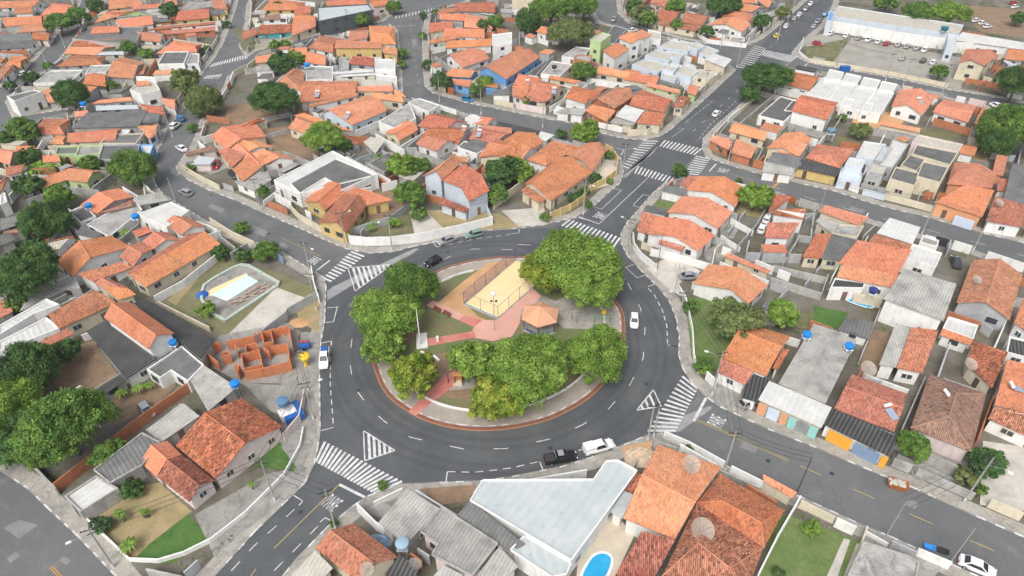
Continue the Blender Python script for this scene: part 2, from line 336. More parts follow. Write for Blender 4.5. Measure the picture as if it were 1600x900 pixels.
cracks(GM['old'], .11, (.09, .09, .09), .008, .3); cracks(GM['pave'], .4, (.15, .14, .12), .03, .5); cracks(GM['conc'], .25, (.12, .12, .10), .03, .5); cracks(RM['L'], .3, (.1, .1, .095), .03, .5)
cracks(GM['lot'], .12, (.16, .15, .13), .03, .4)
cracks(GM['asph'], .05, (.06, .06, .065), .005, .25)
# ---------------------------------------------------------------- ground, roads, blocks
def gp(s, z=0): 
    out = []
    for t in s.split(): a, b = t.split(','); out.append(G(float(a), float(b), z))
    return out
sheet('ground', [(-900, -150), (900, -150), (900, 2200), (-900, 2200)], -.03, GM['lot'])
sheet('road', [(-420, 20), (420, 20), (420, 620), (-420, 620)], 0, GM['old'])
sheet('roundabout_road', gp('501,690 492,727 476,757 400,830 300,925 420,940 470,890 575,785 640,765 800,748 917,720 1040,676 1062,650 1090,618 1062,570 1062,500 1030,447 978,396 975,366 1037,290 1090,240 1200,118 1235,84 1300,5 1285,-25 1230,30 1150,110 1034,213 1000,240 968,290 910,340 860,356 755,360 620,392 560,400 505,436 505,500 498,560'), .006, GM['asph'])
BLK = {}
def block(name, pts, inset=2.2, dash=True, z=.13):
    P = gp(pts); BLK[name] = offset(P, inset); slab('pavement', P, -.02, z, GM['pave'])
    sheet('yard_ground', offset(P, inset), z + .006, GM['lot'])
    # kerb: stone strip with white painted blocks
    n = len(P); mb = MB(); s = 1 if area(P) > 0 else -1
    Q = offset(P, .16); Q2 = offset(P, -.05)
    for i in range(n):
        a, b = Vector(Q2[i]), Vector(Q2[(i + 1) % n]); c, d = Vector(Q[(i + 1) % n]), Vector(Q[i])
        Ln = (b - a).length
        k = max(1, round(Ln / 1.1))
        if a.y > 420 or abs(a.x) > 300: k = 1
        for j in range(k):
            t0, t1 = j / k, (j + 1) / k
            q = [a.lerp(b, t0), a.lerp(b, t1), d.lerp(c, t1), d.lerp(c, t0)]
            w = 1 if (dash and j % 2 == 0 and k > 1 and random.random() < .8) else 0
            mb.prism(q, -.01, z + .012, w)
    o = mb.build('kerb', [M_kerb, M_paint]); o['kind'] = 'structure'
block('west', '508,500 502,535 500,560 500,600 501,675 497,700 492,725 477,755 450,782 400,830 335,902 290,945 200,925 180,900 120,837 75,795 45,765 0,735 -60,690 -200,590 -330,420 -240,300 0,215 60,193 112,180 118,170 95,172 20,185 8,160 15,150 60,118 87,98 112,68 130,30 148,-20 378,-20 367,20 350,67 335,92 312,120 300,155 285,175 262,200 253,225 240,250 238,262 243,290 257,305 325,347 400,379 432,388 462,407 492,425 507,434 510,450')
block('farleft', '-10,145 30,118 60,90 85,60 100,42 125,8 135,-20 -300,-20 -360,150 -240,200 -60,165')
block('mid', '575,396 540,389 507,375 475,360 440,345 400,328 360,310 325,297 295,282 278,270 275,262 283,250 302,220 312,190 332,162 350,135 355,120 378,108 400,90 450,76 482,66 540,54 575,48 615,41 622,48 628,112 630,150 635,156 650,158 687,165 800,200 900,225 945,236 970,247 975,268 968,287 950,302 925,325 900,340 850,352 800,358 755,361 700,375 645,386 615,394')
block('north', '664,135 675,145 725,160 800,175 860,187 907,195 940,209 975,217 1007,219 1035,212 1052,200 1100,157 1150,110 1120,85 1045,63 1000,50 975,45 940,35 925,15 920,-25 760,-25 725,3 690,12 665,25 660,50 660,100')
block('top_left', '385,92 373,72 383,35 385,10 400,-25 625,-25 620,5 612,25 600,33 560,44 497,55 450,68 400,80')
block('top', '1190,62 1213,44 1240,20 1262,0 1285,-25 960,-25 965,20 980,36 1035,52 1060,60 1100,68 1165,73')
block('lot', '1237,85 1262,98 1325,110 1400,123 1480,140 1525,147 1600,162 1800,200 1900,80 1800,-25 1312,-25 1298,15 1283,38 1252,65 1240,78')
block('right', '1222,104 1195,125 1157,163 1122,193 1098,217 1097,232 1102,245 1137,258 1200,276 1300,298 1375,322 1450,340 1537,365 1600,380 1850,440 1950,260 1600,180 1540,165 1475,151 1405,138 1320,122 1250,109')
block('east', '1062,278 1037,287 1020,302 1000,325 980,347 970,365 970,380 980,400 1000,422 1027,448 1045,470 1057,500 1061,525 1060,555 1067,577 1082,600 1105,622 1125,636 1200,671 1275,700 1387,747 1425,762 1525,807 1600,840 1750,905 2100,700 1900,520 1600,418 1517,390 1440,367 1355,342 1300,330 1200,300 1130,285')
block('south', '1032,677 1070,692 1132,727 1200,757 1245,774 1350,822 1390,838 1487,882 1560,915 1500,1000 400,1000 442,900 462,875 510,825 550,792 575,775 625,757 687,754 750,752 800,745 875,730 917,717 975,695 1012,680')

# yard patches (full photo pixels)
K_ = 0
PATCHES = []
def patch(kind, pts, name, z=None):
    global K_
    PATCHES.append((kind, gp(pts)))
    K_ += 1
    return sheet(name, gp(pts), (.150 + .0021 * K_) if z is None else z, GM[kind])
PATCH = '''tired 248,478 285,490 325,505 350,535 400,545 500,455 430,425 345,405
dry 262,470 275,478 340,400 330,395
pale 432,450 482,468 380,560 350,530
dry 460,480 500,470 498,520 470,505
dirt 60,560 145,533 190,595 150,620 95,615
dirt 150,625 290,585 240,640 180,665
lush 205,880 268,882 330,845 305,815 280,790
dry 145,820 205,880 235,850 300,800 250,755 190,765
conc 305,805 335,870 470,760 480,730 420,740 350,780
lush 395,730 460,738 470,690 445,680
conc 440,590 490,600 495,680 470,740 440,700
conc 470,520 500,520 498,600 465,600
grass 1215,800 1365,855 1320,925 1180,920
pale 1318,842 1328,845 1300,925 1283,920
pale 1338,850 1352,853 1325,930 1308,925
conc 1350,825 1475,880 1420,960 1330,940
tile 905,850 960,800 990,840 960,905 900,910
dirt 655,765 745,758 730,785 690,790
sand 970,700 1020,690 1010,725 985,730
conc 545,800 580,775 625,800 600,810
dirt 585,300 640,300 650,330 620,360 570,340
weeds 575,350 640,325 700,350 640,375 580,365
pale 640,330 700,330 690,372 650,378
dry 665,330 780,335 820,355 700,365
pale 783,330 850,325 855,352 810,355
tile 920,275 950,250 965,265 950,290 920,300
pale 930,240 960,245 958,262 938,262
grass 1025,315 1058,318 1052,335 1020,332
pale 1010,420 1050,400 1095,425 1060,445 1075,470 1040,450
conc 1130,345 1160,345 1145,375 1125,370
conc 1095,395 1140,375 1150,395 1110,415
dry 1160,310 1210,315 1200,345 1150,335
grass 1070,465 1130,470 1170,480 1160,560 1130,590 1080,555
weeds 1240,490 1275,490 1262,515 1235,515
lush 1272,480 1325,490 1310,515 1270,508
dirt 1350,515 1390,520 1380,580 1340,600
conc 1100,600 1165,605 1180,640 1120,635
conc 1390,690 1520,700 1500,760 1430,750
pale 1535,690 1600,700 1600,800 1530,790
sand 1335,170 1420,180 1400,205 1330,200
weeds 1305,215 1370,200 1350,225 1300,230
weeds 1440,200 1500,210 1490,225 1435,225
dry 1515,235 1545,240 1540,265 1510,258
weeds 500,300 560,290 560,330 520,330
dirt 355,165 430,160 460,180 400,200 350,195
dirt 400,205 500,190 500,250 430,245
weeds 870,115 925,110 915,130 880,130
conc 920,120 960,125 950,140 915,135
pale 1050,130 1110,105 1140,100 1085,150
weeds 1330,60 1300,100 1262,92 1256,75
conc 300,255 340,245 360,262 330,275
weeds 365,45 395,50 400,75 380,80
dirt 1150,25 1180,20 1185,40 1160,45'''
for l in PATCH.split('\n'):
    k, p = l.split(' ', 1); patch(k, p, 'yard_' + {'lush': 'lawn', 'tired': 'lawn', 'grass': 'lawn', 'dirt': 'soil', 'sand': 'soil', 'dry': 'dry_grass', 'weeds': 'weeds', 'conc': 'concrete', 'pale': 'paving', 'tile': 'paving'}[k])
patch('gravel', '1258,60 1290,52 1525,95 1500,140 1400,118 1260,93', 'car_park_ground', .139)
patch('dirt', '1500,8 1600,15 1600,60 1530,50', 'bare_ground', .139)
# soil worn patches on the older asphalt
for i, p in enumerate(['5,825 30,812 60,820 30,842', '10,872 25,862 32,868 15,880']): patch('tar', p, 'road_patch', .014)

for p in ('395,352 420,362 412,370 388,360', '330,318 352,327 345,333 324,323', '1160,690 1185,699 1180,708 1155,699', '1420,780 1436,786 1430,795 1414,789', '270,262 283,268 279,276 266,270', '645,60 652,62 651,72 644,70', '1330,322 1352,328 1348,334 1326,328', '845,212 862,215 858,220 842,217', '440,378 452,384 448,389 436,383', '98,868 112,876 104,884 92,876'):
    patch('tar', p, 'road_patch', .014)
for x_, y_ in ((560, 610), (860, 700), (1010, 600), (700, 395), (1000, 300), (420, 365), (1200, 720), (470, 800), (1300, 740), (648, 110), (1090, 200), (330, 305), (1450, 355)):
    c_ = G(x_, y_); mb = MB(); mb.tube((c_.x, c_.y, .008), (c_.x, c_.y, .021), .36, n=14); tag(mb.build('manhole_cover', M_dark), kind='structure')
# ---------------------------------------------------------------- road markings
mk = MB(); my = MB(); mo = MB(); mg = MB()
def bar(mb, a, b, w, z=.022):
    a = Vector(a); b = Vector(b); d = (b - a); d.z = 0
    if d.length < 1e-5: return
    d.normalize(); n = Vector((-d.y, d.x, 0)) * w / 2
    q = [a - n, b - n, b + n, a + n]
    mb.add([(v.x, v.y, z) for v in q], [(0, 1, 2, 3)])
def line(mb, pts, w=.14, dash=None, z=.022):
    P = gp(pts)
    for a, b in zip(P, P[1:]):
        if not dash: bar(mb, a, b, w, z)
    if dash:
        on, off = dash; t = 0.0
        for a, b in zip(P, P[1:]):
            L = (b - a).length
            while t < L:
                s0 = max(0, t); s1 = min(L, t + on)
                if s1 > s0: bar(mb, a.lerp(b, s0 / L), a.lerp(b, s1 / L), w, z)
                t += on + off
            t -= L
            if t > off: t -= on + off
def zebra(a0, a1, b0, b1, n, w=.42):
    """bars from the a-side to the b-side, spread between (a0,b0) and (a1,b1)"""
    A0, A1, B0, B1 = [gp(s)[0] for s in (a0, a1, b0, b1)]
    for i in range(n):
        t = i / (n - 1); bar(mk, A0.lerp(A1, t), B0.lerp(B1, t), w)
# stripes: lower-left crossing, lower-right, upper-left, upper-right of the roundabout
zebra('508,690', '628,752', '493,722', '584,771', 19)
zebra('1066,588', '1012,673', '1090,608', '1056,673', 14)
zebra('548,393', '505,434', '569,401', '518,440', 11, .5)
zebra('891,343', '969,371', '878,353', '957,388', 14, .45)
zebra('998,260', '1053,277', '992,271', '1045,286', 11)
zebra('1040,219', '1096,232', '1031,229', '1084,242', 11)
zebra('1005,220', '972,259', '1028,221', '983,263', 12, .5)
zebra('1087,244', '1069,271', '1110,249', '1092,273', 9, .5)
zebra('1195,78', '1246,88', '1187,86', '1233,97', 14)
zebra('1178,72', '1152,104', '1196,76', '1172,108', 12, .5)
zebra('334,99', '382,86', '328,105', '384,92', 14)
zebra('325,118', '346,116', '318,123', '340,123', 7)
zebra('620,24', '688,11', '618,29', '690,15', 15)
# lane dashes round the ring
line(mk, '800,390 740,389 716,395 690,407 640,420 590,448 558,482 550,530 546,560 550,590 557,610 578,638 600,658 640,683 670,690 726,702 790,701 860,686 910,664 950,640 985,600 1005,560 1008,510 1000,480 985,450 975,430', .14, (2.3, 4.6))
line(mk, '810,382 830,383', .14)
# parking lane dashes
line(mk, '528,480 527,479', .1)
line(mk, '511,481 527,480 521,503 508,504', .14)
line(mk, '518,533 503,536', .14); line(mk, '518,533 516,560 516,600 519,640 521,668', .16, (1.2, .9)); line(mk, '521,668 501,673', .14)
line(mk, '697,752 699,737', .16); line(mk, '699,737 740,738 770,735 800,731 843,721', .14, (1.2, .9)); line(mk, '843,721 849,736', .16)
line(mk, '904,704 945,690', .14, (1.2, .9)); line(mk, '950,684 958,698', .16)
line(mk, '1059,542 1043,539 1042,510 1035,485 1022,460 1010,448', .16, (1.3, .9)); line(mk, '1059,542 1043,539', .16)
line(mk, '1024,444 1012,448', .14); line(mk, '990,413 978,418 995,434 1008,430', .13)
None
line(mk, '677,380 683,386 700,382', .14); line(mk, '700,382 745,373 800,366', .12, (1.2, 1.0)); line(mk, '799,365 811,364 811,358', .12)
# upper avenue boxes and lines
line(mk, '958,295 971,297 940,327 928,323', .12); line(mk, '904,340 936,350 1012,278', .14); line(mk, '904,339 936,350', .4)
line(mk, '1018,307 1005,304 989,321 1001,325', .12)
line(mk, '1112,158 1100,157', .1); line(mk, '1114,158 1070,192 1079,192', .13, (2, .8)); line(mk, '1150,158 1110,195 1090,220', .13, (1.5, 1))
line(mk, '1165,130 1140,153 1100,190 1075,212', .12, (2, 5)); line(mk, '1060,200 1069,201 1050,214', .12)
None
line(mk, '1290,-10 1255,20 1222,57 1200,78', .12, (2, 5))
# stop lines
line(mk, '516,406.5 493,424', .35); line(mk, '530,757 572,778', .42); line(mk, '1103,622 1084,658', .45); line(mk, '1119,256 1108,268', .3)
line(mk, '963,232 975,234 970,243', .2); line(mk, '1254,106 1262,99', .3)
# lower-left street
line(my, '530,757 428,857', .12); line(mk, '459,774 473,783 467,790', .14); line(mk, '460,796 395,855 345,910', .13, (1.5, 1.7))
line(mk, '518,814 508,809 500,816', .13); line(mk, '497,822 450,870 415,905', .13, (1.5, 1.7))
None
line(my, '500,400 438,371', .1)
line(mo, '78,887 95,905', .12); line(mo, '82,885 99,903', .12); line(my, '392,900 400,889', .12)
# SE road
line(my, '1086,656 1232,721', .09); line(my, '1087,654 1233,719', .09); line(my, '1250,728 1700,925', .13, (3, 4.6))
line(my, '1143,273 1180,284', .12); 
line(mk, '1200,290 1300,320 1400,347 1500,372 1600,400', .12, (3, 6))
line(mo, '1207,293 1220,283', .5)
line(mk, '640,20 648,90 655,140', .1, (2, 5)); line(mk, '620,41 650,40', .2)
# splitter triangles
def tri(a, b, c, n=5, w=.5, mb=mk):
    A, B, C = [gp(s)[0] for s in (a, b, c)]
    for p, q in ((A, B), (B, C), (C, A)): bar(mb, p, q, .2)
    for i in range(1, n):
        t = i / n; bar(mb, A.lerp(B, t), C.lerp(B, t), w, .024)
tri('568,673', '617,704', '570,720', 6, .42)
tri('1021,609', '995,641', '1033,635', 4, .4)
tri('543.5,418.5', '614,413', '555,455', 9, .5)
# worn white swaths
def swath(pts):
    P = gp(pts); mg.add([(p.x, p.y, .019) for p in P], [tuple(range(len(P)))])
swath('648,388 520,448 511,455 511,470 548,447 640,399 655,389')
swath('1110,634 1020,668 1030,678 1062,674 1113,638')
swath('1020,240 972,275 978,278 1030,226')
for n, mb, m in (('road_markings', mk, M_paint), ('road_centre_lines', my, M_yel), ('road_double_line', mo, M_ored), ('worn_road_paint', mg, M_ghost)):
    o = mb.build(n, m); o['kind'] = 'structure'
def road_text(bl, br, tl, w='PARE'):
    """lettering: bottom-left, bottom-right, top-left as read"""
    A, B, T = [gp(s)[0] for s in (bl, br, tl)]
    cu = bpy.data.curves.new('road_lettering', 'FONT'); cu.body = w; cu.size = 1; cu.align_x = 'LEFT'; cu.offset = 0.004
    o = bpy.data.objects.new('tmp', cu); COL.objects.link(o); bpy.context.view_layer.update()
    dg = bpy.context.evaluated_depsgraph_get(); me = bpy.data.meshes.new_from_object(o.evaluated_get(dg)); bpy.data.objects.remove(o)
    xs = [v.co.x for v in me.vertices]; ys = [v.co.y for v in me.vertices]; x0, x1, y0, y1 = min(xs), max(xs), min(ys), max(ys)
    for v in me.vertices:
        p = A + (B - A) * ((v.co.x - x0) / (x1 - x0)) + (T - A) * ((v.co.y - y0) / (y1 - y0)); v.co = (p.x, p.y, .024)
    me.materials.clear(); me.materials.append(M_paint)
    o = bpy.data.objects.new('road_lettering', me); COL.objects.link(o); o['kind'] = 'structure'
for t in (('501,789', '518,801', '520,771'), ('1127,670', '1135.5,656', '1104,660'), ('491,400', '479.5,408.5', '502.5,405.5'),
          ('948.5,335.6', '934,331', '940,343'), ('1137,271', '1140,265', '1121,268'), ('966,241', '953,236', '958,246')): road_text(*t)
